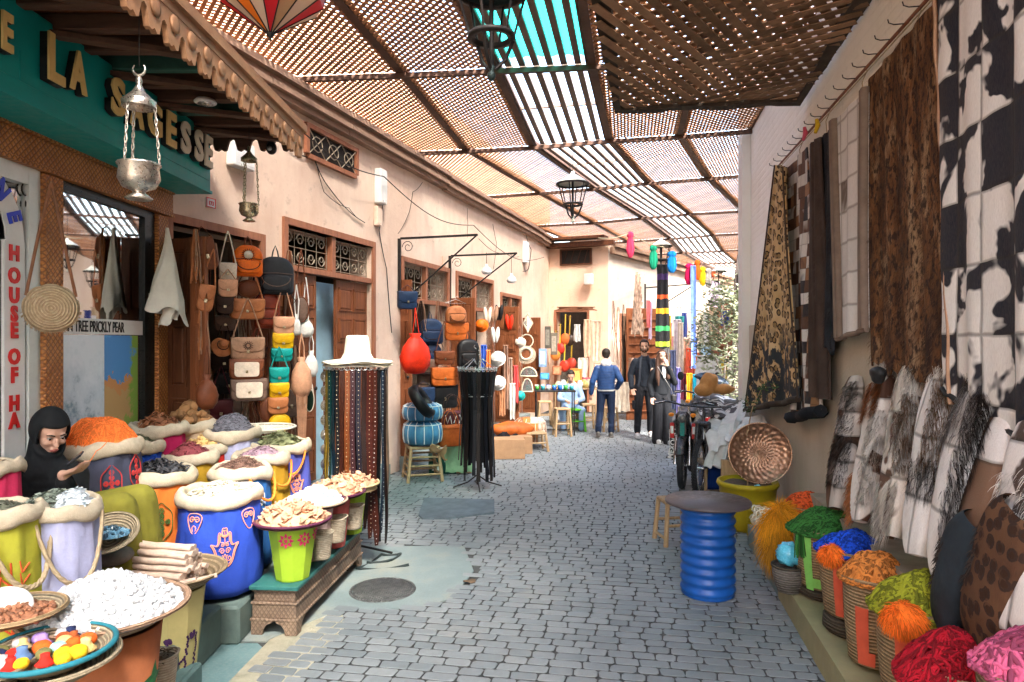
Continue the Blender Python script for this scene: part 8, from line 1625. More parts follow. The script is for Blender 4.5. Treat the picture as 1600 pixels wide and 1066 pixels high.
def moto(loc, rz, label, body1, body2, writing=None, s=1.0):
    t = thing('motorbike', label, 'motorbike', loc, rz); wheel(t, (0, 0, .29), .29, .038); wheel(t, (0, 1.18, .29), .29, .042)
    g = MB(); g.tube([(0, .30*cos(a), .29+.345*sin(a)) for a in [R(20+k*12) for k in range(12)]], .055, 8, flat=.25); obj('front_fender', g, body2, t)
    for sx in (-1, 1): g = MB(); g.tube([(sx*.085, 0, .29), (sx*.085, .05, .48), (sx*.075, .13, .72), (sx*.06, .22, .98)], [.024, .024, .018, .018], 8); obj('fork', g, CHROME if body1 is not BLKP else BLKP, t)
    g = MB(); g.bbox(-.085, .085, 0, .16, .62, .94, .04); obj('front_cowl', g, body1 if s != 1.0 else BLKP, t); g = MB(); g.bbox(-.03, .03, -.008, .05, .60, .90, .01); obj('cowl_stripe', g, body1, t); g = MB(); g.ball((0, -.02, .86), .055, .04, .055, 16, 10); obj('headlight', g, mk((.12, .12, .12), .15, spec=.8, name='lens'), t)
    g = MB(); g.bbox(-.16, -.10, .10, .42, .32, .80, .03); g.bbox(.10, .16, .10, .42, .32, .80, .03); sp_ = obj('side_panel', g, body2, t); g = MB(); g.bbox(-.158, -.104, .085, .099, .60, .79, .004); g.bbox(.104, .158, .085, .099, .60, .79, .004); obj('red_plate', g, REDB, sp_); g = MB(); g.bbox(-.15, -.112, .078, .086, .66, .75, .003); g.bbox(.112, .15, .078, .086, .66, .75, .003); obj('white_plate', g, WHITEP, sp_); g = MB(); g.bbox(-.164, -.161, .14, .38, .62, .76, .01); g.bbox(.161, .164, .14, .38, .62, .76, .01); obj('stripe', g, REDB, sp_)
    g = MB(); g.bbox(-.10, .10, .35, .95, .35, .62, .05); obj('engine', g, IRON, t); g = MB(); pillow(g, rrp(.26, .16, .05, .06), .42, 1.30, c=(0, .90)); g.v = [(x, y, z+.02*sin(y*5)) for x, y, z in g.v]; obj('seat', g, LEA['black'], t)
    g = MB(); g.tube([(0, .9, .55), (0, 1.2, .66), (0, 1.45, .62)], .06, 8, flat=.4); obj('rear_fender', g, body2, t)
    g = MB(); g.tube([(-.36, .30, 1.02), (-.2, .22, 1.04), (0, .2, 1.0), (.2, .22, 1.04), (.36, .30, 1.02)], .014, 8); hb = obj('handlebar', g, BLKP, t)
    for sx in (-1, 1):
        g = MB(); g.tube([(sx*.26, .25, 1.035), (sx*.38, .31, 1.015)], .022, 8); obj('grip', g, BLACK, hb); g = MB(); g.tube([(sx*.24, .23, 1.04), (sx*.36, .20, 1.02)], .006, 5); obj('lever', g, CHROME, hb); g = MB(); g.ball((sx*.13, -.0, .90), .035, .025, .025, 10, 8); obj('indicator', g, AMB, t)
        if writing: continue
        g = MB(); g.tube([(sx*.2, .23, 1.05), (sx*.26, .22, 1.22)], .005, 5); g.ball((sx*.27, .21, 1.27), .05, .012, .065, 14, 8); obj('mirror', g, BLACK, hb)
    for sx in (-1, 1): g = MB(); g.tube([(sx*.10, .55, .30), (sx*.26, .55, .28)], .014, 6); obj('footrest', g, IRON, t)
    g = MB(); g.tube([(.12, .3, .3), (.14, .8, .24), (.16, 1.35, .34)], [.02, .03, .035], 8); obj('exhaust', g, CHROME, t)
    if writing: 
        tm = text_mesh(writing, .085, .002, .002); o = obj('lettering', tm, WHITEP, sp_); o.location = (-.167, .20, .34); o.rotation_euler = (0, R(-70), R(-90))
        tm = text_mesh(writing, .085, .002, .002); o = obj('lettering', tm, WHITEP, sp_); o.location = (-.13, .095, .34); o.rotation_euler = (0, R(-80), 0)
    return t
p = G(1066, 764); moto((p.x, p.y, 0), R(-20), 'black motorbike with red and teal panels and white letters, parked nearest the walkers', TEALB, BLKP, 'MEXOOO')
p = G(1118, 735); moto((p.x-.1, p.y+.6, 0), R(-24), 'second motorbike behind the hides, with black windshield and round mirrors', BLKP, BLKP)
p = P(1112, 596, 10.0); g = MB(); g.ball((0, 0, 0), .27, .12, .12, 22, 12, lambda d: 1 if d.z > -.2 else .7, Matrix.Rotation(R(14), 3, 'Y')); o = obj('scooter_windshield', g, mk((.02, .035, .06), .15, var=.3, spec=.8, name='dark visor'), None, p); tag(o, 'dark glossy rounded visor above the ginger fleece', 'visor')
p = G(1094, 777); t = thing('mountain_bike', 'black mountain bike with knobbly front tyre standing before the motorbike', 'bicycle', (p.x, p.y, 0), R(-28)); wheel(t, (0, 0, .33), .33, .030, 0, 24, True); wheel(t, (0, 1.02, .33), .33, .028, 0, 24, True)
for sx in (-1, 1): g = MB(); g.tube([(sx*.06, 0, .33), (sx*.06, .10, .64)], [.018, .022], 8); g.tube([(sx*.06, .08, .60), (sx*.06, .17, .84)], .030, 10); obj('fork', g, BLKP, t)
g = MB(); g.bbox(-.09, .09, .12, .20, .80, .86, .02); g.tube([(0, .17, .82), (0, .22, 1.0)], .02, 8); obj('fork_crown', g, BLKP, t); g = MB(); g.tube([(-.30, .26, 1.03), (0, .20, 1.02), (.30, .26, 1.03)], .013, 8); obj('handlebar', g, BLKP, t)
g = MB(); g.tube([(0, .2, .92), (0, .62, .88)], .018, 8); g.tube([(0, .2, .85), (0, .6, .36)], .022, 8); g.tube([(0, .6, .36), (0, .66, .98)], .016, 8); g.tube([(0, .6, .36), (0, 1.02, .33)], .012, 6); g.tube([(0, .63, .85), (0, 1.02, .33)], .010, 6); obj('frame', g, BLKP, t); g = MB(); g.ball((0, .68, 1.0), .06, .13, .03, 14, 8); obj('saddle', g, LEA['black'], t)
g = MB(); g.tube([(-.10, .5, .30), (-.02, .6, .36), (.02, .6, .36), (.1, .7, .42)], .010, 6); g.bbox(-.16, -.08, .46, .54, .285, .305, .006); g.bbox(.08, .16, .66, .74, .41, .43, .006); obj('pedal', g, IRON, t)
# hides draped over the bikes
def drape(label, pts, mat, f0, name='draped_hide', thick=.02, seed=0, cat='hide'):
    """pts: grid rows of photo points with depth"""
    rows = [[P(*q) for q in r] for r in pts]; o0 = rows[0][0]; m, n = len(rows)-1, len(rows[0])-1; rd = random.Random(seed); ph = [rd.uniform(0, 6) for _ in range(3)]
    def fn(u, v_):
        x = min(n-1e-6, u*n); y = min(m-1e-6, v_*m); i, j = int(x), int(y); a, b = x-i, y-j; a = a*a*(3-2*a); b = b*b*(3-2*b)
        p = rows[j][i].lerp(rows[j][i+1], a).lerp(rows[j+1][i].lerp(rows[j+1][i+1], a), b); w_ = .025*sin(11*u+ph[0]+3*v_)+.02*sin(17*v_+ph[1]+5*u); return p-o0+V((w_*.3, w_, w_*.6+.012*sin(23*u+ph[2])))
    g = MB(); g.grid(fn, 36, 30); g.grid(lambda u, v_: fn(1-u, v_)+V((0, thick, -thick*.5)), 36, 30); k = 24; ed = [(i/k, 0) for i in range(k)]+[(1, i/k) for i in range(k)]+[(1-i/k, 1) for i in range(k)]+[(0, 1-i/k) for i in range(k)]; q = [fn(*e) for e in ed]+[fn(*e)+V((0, thick, -thick*.5)) for e in ed]; L = len(ed); g.add(q, [(i, (i+1) % L, (i+1) % L+L, i+L) for i in range(L)], True)
    o = obj(name, g, mat, None, o0); tag(o, label, cat); return o
WHH = mk((.52, .53, .51), .85, var=.15, scale=6, bump=.6, bs=14, bd=.02, name='white hide')
drape('white hide hanging down over the mountain bike beside the copper tray', [[(1112, 650, 8.7), (1135, 640, 8.9), (1160, 628, 8.6), (1172, 622, 8.4)], [(1100, 672, 8.0), (1122, 668, 7.9), (1148, 662, 7.8), (1165, 650, 8.0)], [(1108, 700, 7.7), (1122, 702, 7.6), (1138, 695, 7.6), (1150, 672, 7.7)], [(1100, 724, 7.7), (1112, 730, 7.6), (1130, 728, 7.55), (1142, 710, 7.6)]], WHH, 8, seed=1)
drape('white sheet folded along the wall above the copper tray', [[(1140, 668, 8.0), (1160, 655, 8.0), (1195, 648, 7.6)], [(1132, 688, 7.6), (1158, 672, 7.5), (1200, 664, 7.3)]], WHH, 8, seed=2, name='white_sheet', cat='cloth')
HCOW = hidemat('pinto hide', .9, .9, [(.05, .05, .055), (.55, .55, .54)], 5.5, .54, seamw=.001)
drape('black and white pinto hide laid over the bikes', [[(1085, 612, 9.6), (1108, 616, 9.6), (1130, 620, 9.6), (1152, 622, 9.4)], [(1088, 632, 8.9), (1108, 634, 8.8), (1132, 636, 8.8), (1160, 632, 8.6)], [(1096, 650, 8.5), (1112, 655, 8.4), (1138, 648, 8.4), (1168, 640, 8.3)]], HCOW, 8, seed=3)
GING = mk((.40, .19, .06), .85, var=.3, scale=7, bump=.7, bs=60, name='ginger fleece')
g = MB(); g.ball((0, 0, .06), .12, .10, .15, 20, 12, lambda d: 1+.1*sin(5*d.x+2)*cos(4*d.z), Matrix.Rotation(R(25), 3, 'Y')); g.ball((.18, .02, -.02), .20, .09, .07, 18, 10, lambda d: 1+.08*sin(6*d.x)); g.ball((-.07, -.02, -.03), .13, .10, .09, 16, 10)
o = fuse(obj('ginger_fleece', g, GING, None, P(1107, 606, 9.2)), .014, 2); tag(o, 'ginger fleece bunched on top of the bikes', 'hide')
g = MB(); g.bbox(-.2, .16, -.12, .12, 0, .26, .02); o = obj('blue_crate', g, mk((.01, .06, .30), .5, name='blue plastic'), None, G(1120, 762)); tag(o, 'blue plastic crate on the ground behind the mountain bike', 'crate')
g = MB(); g.box(-.28, .26, -.02, .02, .0, .03); g.box(-.28, .26, -.25, .2, .36, .39); g.box(-.26, -.23, -.2, -.17, .03, .36); g.box(.2, .23, -.2, -.17, .03, .36); o = obj('low_shelf', g, WOODP, None, G(1128, 770)); tag(o, 'low wooden shelf frame over the blue crate by the planter', 'shelf')

# ================================================================ small tree and the dark drape at the wall corner
tp = P(1138, 700, 10.2); t = thing('potted_tree', 'slender dusty leafed tree rising at the corner of the whitewashed wall', 'tree', (tp.x, tp.y, 0)); rd = random.Random(12)
def PT(px, py, f=10.2): return P(px, py, f)-V((tp.x, tp.y, 0))
g = MB(); g.tube([(0, 0, 0), PT(1134, 650), PT(1131, 590), PT(1136, 540), PT(1128, 490), PT(1132, 455)], [.03, .024, .02, .016, .011, .006], 7)
for a, b, c_ in (((1131, 590), (1118, 560), (1105, 545)), ((1133, 560), (1148, 540), (1156, 520)), ((1134, 530), (1115, 510), (1100, 500)), ((1130, 500), (1145, 480), (1155, 470)), ((1131, 600), (1145, 585), (1155, 580)), ((1138, 640), (1146, 620), (1150, 600))): g.tube([PT(*a), PT(*b), PT(*c_)], [.012, .008, .004], 5)
obj('trunk', g, mk((.30, .24, .20), .8, var=.3, bump=.4, name='pale bark'), t); g = MB(); cl = []
for px, py in ((1118, 455), (1135, 450), (1148, 465), (1125, 475), (1110, 490), (1145, 490), (1155, 500), (1118, 505), (1102, 505), (1132, 515), (1150, 525), (1112, 530), (1098, 535), (1125, 540), (1145, 550), (1105, 555), (1155, 560), (1120, 565), (1150, 580), (1140, 600), (1148, 622), (1160, 480), (1092, 520), (1130, 463)): cl.append(PT(px, py, 10.2+rd.uniform(-.35, .35)))
leaves(g, cl, 1500, .085, rd, .095); obj('crown', g, LEAFP, t)
rug_ = MB(); 
drape('dark brown and black cloth drape hanging at the corner of the whitewashed wall', [[(1157, 368, 11.2), (1160, 366, 11.2), (1163, 366, 11.1)], [(1148, 430, 11), (1155, 430, 11), (1163, 430, 10.9)], [(1145, 520, 11), (1154, 520, 11), (1164, 520, 10.9)], [(1143, 612, 11), (1153, 614, 11), (1164, 616, 10.9)]], mk((.03, .022, .02), .85, var=.5, scale=3, name='dark drape'), 11, name='dark_drape', seed=6, cat='cloth')

# ================================================================ goods of the middle and far stalls
def cloth_hang(px, y0, y1, w_, f, col, label, name='hanging_cloth', cat='cloth', folds=2, mat=None, dx=0):
    p = P(px, y0, f); W2 = w_*f/F/2; L = (y1-y0)*f/F; rd = random.Random(int(px*7+y0)); ph = rd.uniform(0, 6); D = dx*f/F
    fn = lambda u, v_: V(((u-.5)*2*W2*(1-.12*sin(v_*5+ph))+D*v_, .03*sin(u*6.28*folds+ph+v_), -L*v_+.015*sin(u*9+ph)*v_)); g = MB(); g.grid(fn, 16, 12); g.grid(lambda u, v_: fn(1-u, v_)+V((0, .012, 0)), 16, 12); g.tube([(-W2, 0, 0), (W2, 0, 0)], .012, 5)
    o = obj(name, g, mat or mk(col, .85, var=.35, scale=9, bump=.3, bs=25, name='cloth'), None, p); tag(o, label, cat); return o
t_ = NT('banded textile'); v = t_.obj(); z = t_.n('SeparateXYZ', {0: v}).outputs[2]; nz = t_.m('MULTIPLY', t_.m('SUBTRACT', t_.noise(v, 14, 3), .5), .05); f_ = t_.m('MULTIPLY', t_.m('ADD', z, nz), -1/1.55)
K_ = (.012, .012, .014); t_.set(t_.ramp(f_, [(0, K_), (.10, (.06, .025, .12)), (.17, K_), (.34, (.62, .10, .02)), (.39, K_), (.50, (.75, .36, .02)), (.56, K_), (.70, (.05, .40, .12)), (.76, K_), (.88, (.42, .55, .05)), (.94, K_)], 'CONSTANT'), .9); BAND = t_.mat
cloth_hang(1036, 414, 545, 20, 12.2, None, 'long black textile with purple, orange, green and lime bands, under the far lantern', 'banded_textile', 'textile', mat=BAND)
cloth_hang(1083, 416, 575, 8, 12.3, (.20, .32, .68), 'long pale blue scarf among the wool skeins', 'blue_scarf', 'scarf', 1)
g = MB(); rd = random.Random(3)
for k in range(150): u, w_ = rd.uniform(-.11, .11), rd.uniform(0, 1.3); g.add([V((u*(.3+.7*w_), -.02*rd.random(), -w_)), V((u*(.3+.7*w_)+.05, -.03, -w_)), V((u*(.3+.7*w_)+.02, -.05, -w_-.14))], [(0, 1, 2)], False)
g.grid(lambda u, v_: V(((u-.5)*.26*(.15+.85*v_), .02*sin(u*12), -1.35*v_)), 10, 12); o = obj('feathery_hide', g, mk((.33, .22, .16), .9, var=.4, rand=.8, name='ruffled hide'), None, P(995, 425, 14.8)); tag(o, 'ragged brown hide hanging on the corner house near the walkers', 'hide')
fc_ = [(1013, 470, 512, 6, 15, (.62, .2, .2), 'coral scarf hanging right of the ragged brown hide'), (1016, 472, 530, 5, 15.2, (.6, .5, .62), 'lilac white scarf beside the coral one'), (1058, 500, 600, 12, 16, (.42, .36, .38), 'greyish mauve shawl hanging in the far stall'), (1064, 505, 610, 9, 15.5, (.50, .42, .36), 'beige shawl beside the mauve one'), (1052, 548, 640, 9, 13.5, (.10, .12, .22), 'dark blue gown hanging behind the walking woman'), (1072, 530, 560, 9, 16, (.6, .35, .25), 'salmon shirt in the far stall'), (1078, 545, 590, 12, 15, (.62, .10, .05), 'bright red dress hanging above the bikes'), (1090, 552, 600, 14, 15.5, (.65, .16, .05), 'vermilion dress beside the red one'), (1086, 528, 556, 6, 15, (.05, .16, .5), 'small blue cloth above the red dress'), (1103, 540, 568, 14, 16, (.35, .5, .62), 'pale blue and white shirt hanging in the far stall'), (1068, 584, 625, 8, 13, (.15, .02, .04), 'maroon cloth panel below the red dress'), (1077, 584, 625, 9, 12.9, (.75, .42, .03), 'yellow striped cloth panel below the red dress'), (1085, 586, 622, 5, 12.8, (.03, .42, .55), 'turquoise strip of cloth beside the yellow panel'), (1108, 556, 615, 40, 14.5, (.50, .49, .47), 'pale grey tarpaulin draped over a far stall'), (1060, 575, 650, 6, 12.6, (.28, .26, .5), 'long lilac scarf blowing behind the walking woman'), (1116, 440, 480, 16, 20, (.62, .50, .60), 'pink and white banner high in the far lane'), (1130, 470, 560, 40, 21, (.25, .11, .07), 'russet blanket on the far right wall'), (1048, 440, 500, 26, 22, (.35, .30, .27), 'grey shutter cloth in the far lane')]
for a in fc_: cloth_hang(*a)
rd = random.Random(31); nm_ = ['ochre', 'rust', 'cream', 'indigo', 'rose', 'sand', 'teal', 'brown', 'white', 'scarlet', 'mustard', 'grey']; nc_ = [(.5, .3, .08), (.35, .1, .04), (.6, .54, .42), (.05, .07, .25), (.5, .15, .2), (.45, .34, .22), (.04, .25, .25), (.16, .07, .03), (.62, .6, .58), (.55, .04, .03), (.5, .36, .03), (.25, .25, .26)]
SL_ = ['left of the banded textile', 'right of the banded textile', 'above the red dress', 'by the far lane', 'near the pale tarpaulin']
for k in range(30):
    px = 1022+rd.uniform(0, 112); y0 = rd.uniform(478, 560); i = k % 12; L_ = (px > 1045)+(px > 1066)+(px > 1090)+(px > 1112)
    cloth_hang(px, y0, y0+rd.uniform(24, 60), rd.uniform(6, 14), 17+rd.uniform(0, 3), nc_[i], '%s garment hanging in the far stalls %s' % (nm_[i], SL_[L_]), 'hanging_garment', 'garment')['group'] = nm_[i]+' garments '+SL_[L_]
# far stall backdrops: carved screen and open shutters
p = G(1026, 640); t = thing('carved_screen', 'tall red brown carved wooden screen behind the walking couple', 'screen', (2.95, 15.6, 0), R(12)); g = MB(); g.bbox(-.35, .55, 0, .05, 0, 2.55, .01); obj('board', g, WOODR, t); g = MB()
for k in range(12): g.tube([(-.3+.8*i/16, -.02+.02*sin(i*1.5+k), .2+.19*k) for i in range(17)], .02, 5)
obj('carving', g, WOODR, t)
awf = thing('awning_frame', 'thin black iron awning frame on the far corner house', 'awning frame', P(1008, 450, 17)); g = MB(); g.box(-.02, .02, -.02, .02, -1.3, .1); obj('upright', g, IRON, awf); g = MB(); g.tube([(0, 0, 0), (1.1, -.6, .05)], .018, 5); obj('arm', g, IRON, awf); g = MB(); g.tube([(0, 0, -.7), (1.1, -.6, .05)], .015, 5); obj('brace', g, IRON, awf)
# mirrors, hats, slippers on the leaves beside the black belts
def onleaf(px, py, f, rz=-.18): return P(px, py, f), rz
def mirror(kind, px, py, w_, h_, f, label):
    p = P(px, py, f); t = thing('wall_mirror', label, 'mirror', p, -.1); W2, H2 = w_*f/F/2, h_*f/F/2; FR = mk((.55, .48, .36), .6, var=.2, bump=.3, name='straw frame'); GLS = mk((.55, .58, .58), .12, .85, .15, 6, name='mirror glass')
    if kind == 'rhomb': poly = smooth_([(0, H2), (W2, 0), (0, -H2), (-W2, 0)], False, 0)+[(0, H2)]; poly = [(0, H2), (W2*.45, H2*.5), (W2, 0), (W2*.45, -H2*.5), (0, -H2), (-W2*.45, -H2*.5), (-W2, 0), (-W2*.45, H2*.5)]
    elif kind == 'half': poly = [(W2*cos(a), -H2+2*H2*sin(a)) for a in [pi*k/14 for k in range(15)]]
    else: poly = [(W2*cos(a), H2*sin(a)) for a in [2*pi*k/24 for k in range(24)]]
    if kind != 'ring': g = MB(); g.prism([(x, z) for x, z in poly], lambda u, w2, d_: V((u, -.02+d_, w2)), .02); obj('glass', g, GLS if kind != 'fringe' else WOODR, t)
    g = MB(); q = [V((x, -.02, z)) for x, z in poly]; g.tube(q+[q[0]], .016 if kind != 'fringe' else .03, 6, cap=False); obj('frame', g, FR, t)
    if kind == 'fringe':
        g = MB()
        for k in range(70): a = 2*pi*k/70; c_, s_ = cos(a), sin(a); g.tube([(W2*.95*c_, -.03, H2*.95*s_), (W2*1.75*c_, -.02, H2*1.6*s_-.02)], .006, 3)
        obj('fringe', g, FR, t)
mirror('rhomb', 825, 505, 15, 30, 14.2, 'rhombus mirror, topmost on the mirror leaf'); mirror('ring', 823, 533, 20, 20, 14.1, 'plain rattan ring under the rhombus mirror'); mirror('fringe', 822, 553, 18, 18, 14.0, 'straw fringed round mirror'); mirror('half', 826, 581, 26, 14, 14, 'wide half oval mirror under the fringed one'); mirror('half', 824, 602, 17, 20, 14, 'small arched mirror, lowest on the mirror leaf')
for a in (((762, 494), .10, 'cream', 'left cream slipper pair high on the cap stall leaf', 12.7), ((772, 492), .09, 'beige', 'beige slipper pair high on the cap stall leaf', 12.7), ((780, 490), .09, 'black', 'black slipper pair high on the cap stall leaf', 12.8), ((774, 525), .12, 'white', 'pair of white slippers with red soles', 12.6), ((789, 585), .09, 'brown', 'brown slippers low on the cap stall', 12.6), ((796, 505), .10, 'scarlet', 'pink red long slipper near the rhombus mirror', 13.2)):
    (px, py), r, m_, lb, f = a; p = P(px, py, f); t = thing('slippers', lb, 'slippers', p, -.2)
    for sx in (-1, 1): g = MB(); g.ball((sx*.035, 0, 0), .045, .05, .17, 12, 10, lambda d: 1-.2*(d.z < -.3), Matrix.Rotation(sx*.12, 3, 'Y')); obj('slipper', g, LEA[m_], t)
for px, py, r, m_, lb, f in ((752, 508, .13, 'orange', 'orange felt hat hung beside the slippers', 12.4), (777, 560, .15, 'white', 'round white cap at the middle of the cap stall', 12.3), (778, 598, .14, 'white', 'lower white cap partly behind the black belts', 12.2), (812, 535, .12, 'cream', 'cream cap beside the rattan ring', 13.2), (803, 600, .11, 'scarlet', 'red felt cap near the small arched mirror', 13.0), (812, 618, .10, 'teal', 'turquoise cap low beside the mirrors', 13.0)):
    hat(P(px, py, f), r, r*.7, LEA[m_], lb, 'felt_hat', rot=(R(70), 0, -.3), crown=.7, fr=LEA['brown'])
for px, y0, y1, w_, f, c_, lb in ((756, 540, 585, 9, 11.6, (.05, .13, .5), 'blue scarf hanging behind the curled belt rack top'), (763, 548, 592, 7, 11.5, (.65, .2, .05), 'orange scarf beside the blue one'), (790, 540, 640, 9, 12.4, (.22, .12, .08), 'brown leather strands hanging at the cap stall'), (797, 560, 640, 8, 12.6, (.3, .2, .15), 'taupe scarf at the cap stall'), (806, 572, 630, 8, 12.8, (.5, .06, .06), 'red woollen scarf at the cap stall'), (801, 600, 655, 9, 12.5, (.5, .48, .45), 'off white scarf low at the cap stall'), (785, 600, 650, 9, 12.2, (.42, .2, .1), 'tan leather piece low at the cap stall')): cloth_hang(px, y0, y1, w_, f, c_, lb)
# leather bolster, patch pouf, cartons
p = P(800, 684, 11.2); g = MB(); g.ball((0, 0, .13), .36, .16, .14, 26, 14, lambda d: 1+.05*sin(7*d.x+3*d.z)); o = obj('leather_duffel', g, LEA['cognac'], None, p, .15); tag(o, 'big tan leather duffel lying on the cartons', 'bag')
p = P(828, 690, 11.6); HP = hidemat('patched leather', .13, .12, [(.50, .17, .04), (.60, .50, .38), (.30, .12, .05), (.62, .52, .42)], 3, .5, checker=True); pouf((p.x, p.y, p.z-.02), .27, .42, 'round pouf of orange and cream leather patches', (HP, LEA['cream']), 10)
for px, py, w_, h_, lb in ((795, 722, .5, .30, 'cardboard carton under the leather duffel'), (815, 714, .35, .28, 'second cardboard carton nearer the patched pouf')):
    p = G(px, py-4); g = MB(); g.bbox(-w_/2, w_/2, 0, .35, 0, h_, .006); g.box(-w_/2-.004, w_/2+.004, .16, .2, h_, h_+.003); o = obj('carton', g, mk((.34, .20, .11), .85, var=.2, name='cardboard'), None, p, .1); tag(o, lb, 'carton')
drape('black hide hanging over the cartons', [[(772, 678, 11.0), (790, 676, 11), (808, 680, 11)], [(772, 692, 10.8), (792, 690, 10.8), (812, 705, 10.8)]], LEA['black'], 11, seed=9)
p = G(836, 704); stool((p.x, p.y, 0), .36, .28, 'low stool under the patched pouf', WOODP, .2, rungs=2)
# tables with glassware and stools in front of the cross wall
def table(x, y, w_, d_, h, label, rz=0, mat=None, m2=None):
    t = thing('stall_table', label, 'table', (x, y, 0), rz); g = MB(); g.bbox(-w_/2, w_/2, -d_/2, d_/2, h-.03, h, .006); obj('table_top', g, mat or IRON, t)
    for sx in (-1, 1):
        for sy in (-1, 1): g = MB(); g.tube([(sx*(w_/2-.03), sy*(d_/2-.03), 0), (sx*(w_/2-.03), sy*(d_/2-.03), h-.03)], .014, 6); obj('leg', g, m2 or IRON, t)
    for sx in (-1, 1): g = MB(); g.tube([(sx*(w_/2-.03), -d_/2+.03, .12), (sx*(w_/2-.03), d_/2-.03, .12)], .010, 5); obj('rung', g, m2 or IRON, t)
    g = MB(); g.tube([(-w_/2+.03, -d_/2+.03, .12), (w_/2-.03, -d_/2+.03, .12)], .010, 5); obj('rung', g, m2 or IRON, t)
    return t
q = G(868, 682); table(q.x, q.y+.3, .78, .5, .86, 'iron stall table with rows of glass cups'); q2 = G(915, 672); table(q2.x, q2.y+.9, 1.2, .6, .80, 'wide stall table covered with small wares behind the man in blue', 0, WOODP, WOODP); q3 = G(975, 655); table(q3.x, q3.y+.4, .7, .5, .50, 'low table with a white cloth right of the man in blue', 0, WHITEP, WOODP)
cc_ = [((.05, .30, .05), 'green'), ((.02, .12, .5), 'blue'), ((.5, .55, .55), 'clear'), ((.02, .25, .3), 'teal')]
for k in range(14):
    i = (k*3+k//4) % 4; g = MB(); g.lathe([(0, 0), (.032, 0), (.04, .09), (.036, .09), (.028, .01), (0, .01)], 14); o = obj('glass_cup', g, mk(cc_[i][0], .15, var=.1, spec=.8, name='coloured glass'), None, (q.x-.34+.11*(k % 7), q.y+.16+.18*(k//7), .861)); tag(o, cc_[i][1]+' glass cup standing on the iron stall table', 'cup', cc_[i][1]+' glass cups on the iron table')
rd = random.Random(17)
for k in range(18):
    r = rd.uniform(.05, .09); i = k % 3; g = MB(); g.lathe([(0, 0), (r*.6, 0), (r, r*.8), (r*.8, r*1.4), (r*.4, r*1.7), (r*.5, r*2), (0, r*2)], 14); o = obj('small_jar', g, mk([(.5, .42, .28), (.45, .45, .47), (.35, .28, .1)][i], .4, var=.2, name='glazed'), None, (q2.x-.5+.115*(k % 9), q2.y+.75+.25*(k//9), .80)); tag(o, ['sand coloured', 'silver grey', 'brass coloured'][i]+' jar on the wide stall table behind the man in blue', 'jar', ['sand coloured', 'silver grey', 'brass coloured'][i]+' jars on the wide stall table')
for px, py, lb, f_h in ((880, 684, 'wooden stool in front of the iron stall table', .5), (921, 674, 'wooden stool just left of the man in blue', .5), (903, 676, 'bright green stool between the stall tables', .42), (955, 676, 'wooden stool half behind the man in blue', .45), (852, 668, 'wooden stool tucked under the iron stall table', .5)):
    c_ = G(px, py); stool((c_.x, c_.y+.25, 0), .30, f_h, lb, mk((.10, .42, .02), .5, name='green plastic') if 'green' in lb else WOODP, .1, rungs=2)
# seated vendor behind the tables
vp = V((q.x+.38, q.y+1.1, 0)); t = thing('person', 'vendor in pale blue seated low behind the iron stall table', 'person', vp); g = MB(); M = Matrix.Translation((0, 0, 1.08)) @ Matrix.Rotation(R(25), 4, 'X'); headpts(g, M); cap(g, (0, .02, 1.0), (0, .04, .9), .05, .055); loft(g, [((0, .05, .4), .16, .12), ((0, .05, .7), .17, .11), ((0, .04, .88), .12, .07)])
for sx in (-1, 1): limb(g, [(sx*.17, .04, .84), (sx*.24, -.1, .62), (sx*.1, -.28, .6)], [.05, .04, .03]); hand(g, (sx*.1, -.28, .6), (-sx*.2, -1, -.2), sx, V((0, 0, -1)))
fuse(obj('body', g, SKIN, t), .010, 2); hair_short()(t, M); facebits(t, M, 1); g = MB(); loft(g, [((0, .05, .36), .19, .15), ((0, .05, .7), .19, .13), ((0, .04, .86), .15, .10), ((0, .04, .93), .07, .06)])
for sx in (-1, 1): limb(g, [(sx*.17, .04, .84), (sx*.24, -.1, .62), (sx*.13, -.24, .6)], [.07, .055, .045]); limb(g, [(sx*.1, 0, .42), (sx*.2, -.38, .42), (sx*.18, -.36, .06)], [.09, .07, .06])
fuse(obj('shirt', g, mk((.25, .36, .55), .85, var=.2, name='pale blue shirt'), t), .012, 3); c_ = vp; stool((c_.x, c_.y+.05, 0), .34, .30, 'low stool under the seated vendor', WOODP)
# lutes, hats and pieces on the cross wall
for px, py, lb, col, c2_ in ((875, 545, 'red gourd lute with yellow neck, upper left of the doorway', (.45, .03, .02), (.6, .42, .05)), (883, 530, 'orange gourd lute with tall neck beside the upper left one', (.55, .12, .03), (.6, .42, .05)), (890, 532, 'dark gourd lute near the middle of the doorway', (.05, .03, .02), (.5, .3, .05)), (882, 572, 'red gourd lute lower left of the doorway', (.5, .04, .02), (.65, .5, .05)), (893, 568, 'small red gourd lute in the lower row', (.45, .05, .03), (.65, .5, .05)), (868, 555, 'flat orange lute at the left jamb', (.6, .2, .04), (.5, .3, .05))):
    p = P(px, py, 17.0); t = thing('gourd_lute', lb, 'lute', p, -.35); g = MB(); g.ball((0, 0, 0), .13, .07, .15, 18, 12); obj('sound_box', g, mk(col, .35, var=.2, name='lacquer'), t); g = MB(); g.tube([(0, -.02, .1), (.02, -.02, .62)], .018, 6); obj('neck', g, mk(c2_, .5, name='painted neck'), t); g = MB(); g.tube([(-.03, -.02, .58), (.07, -.02, .58)], .012, 5); obj('peg', g, WOODD, t)
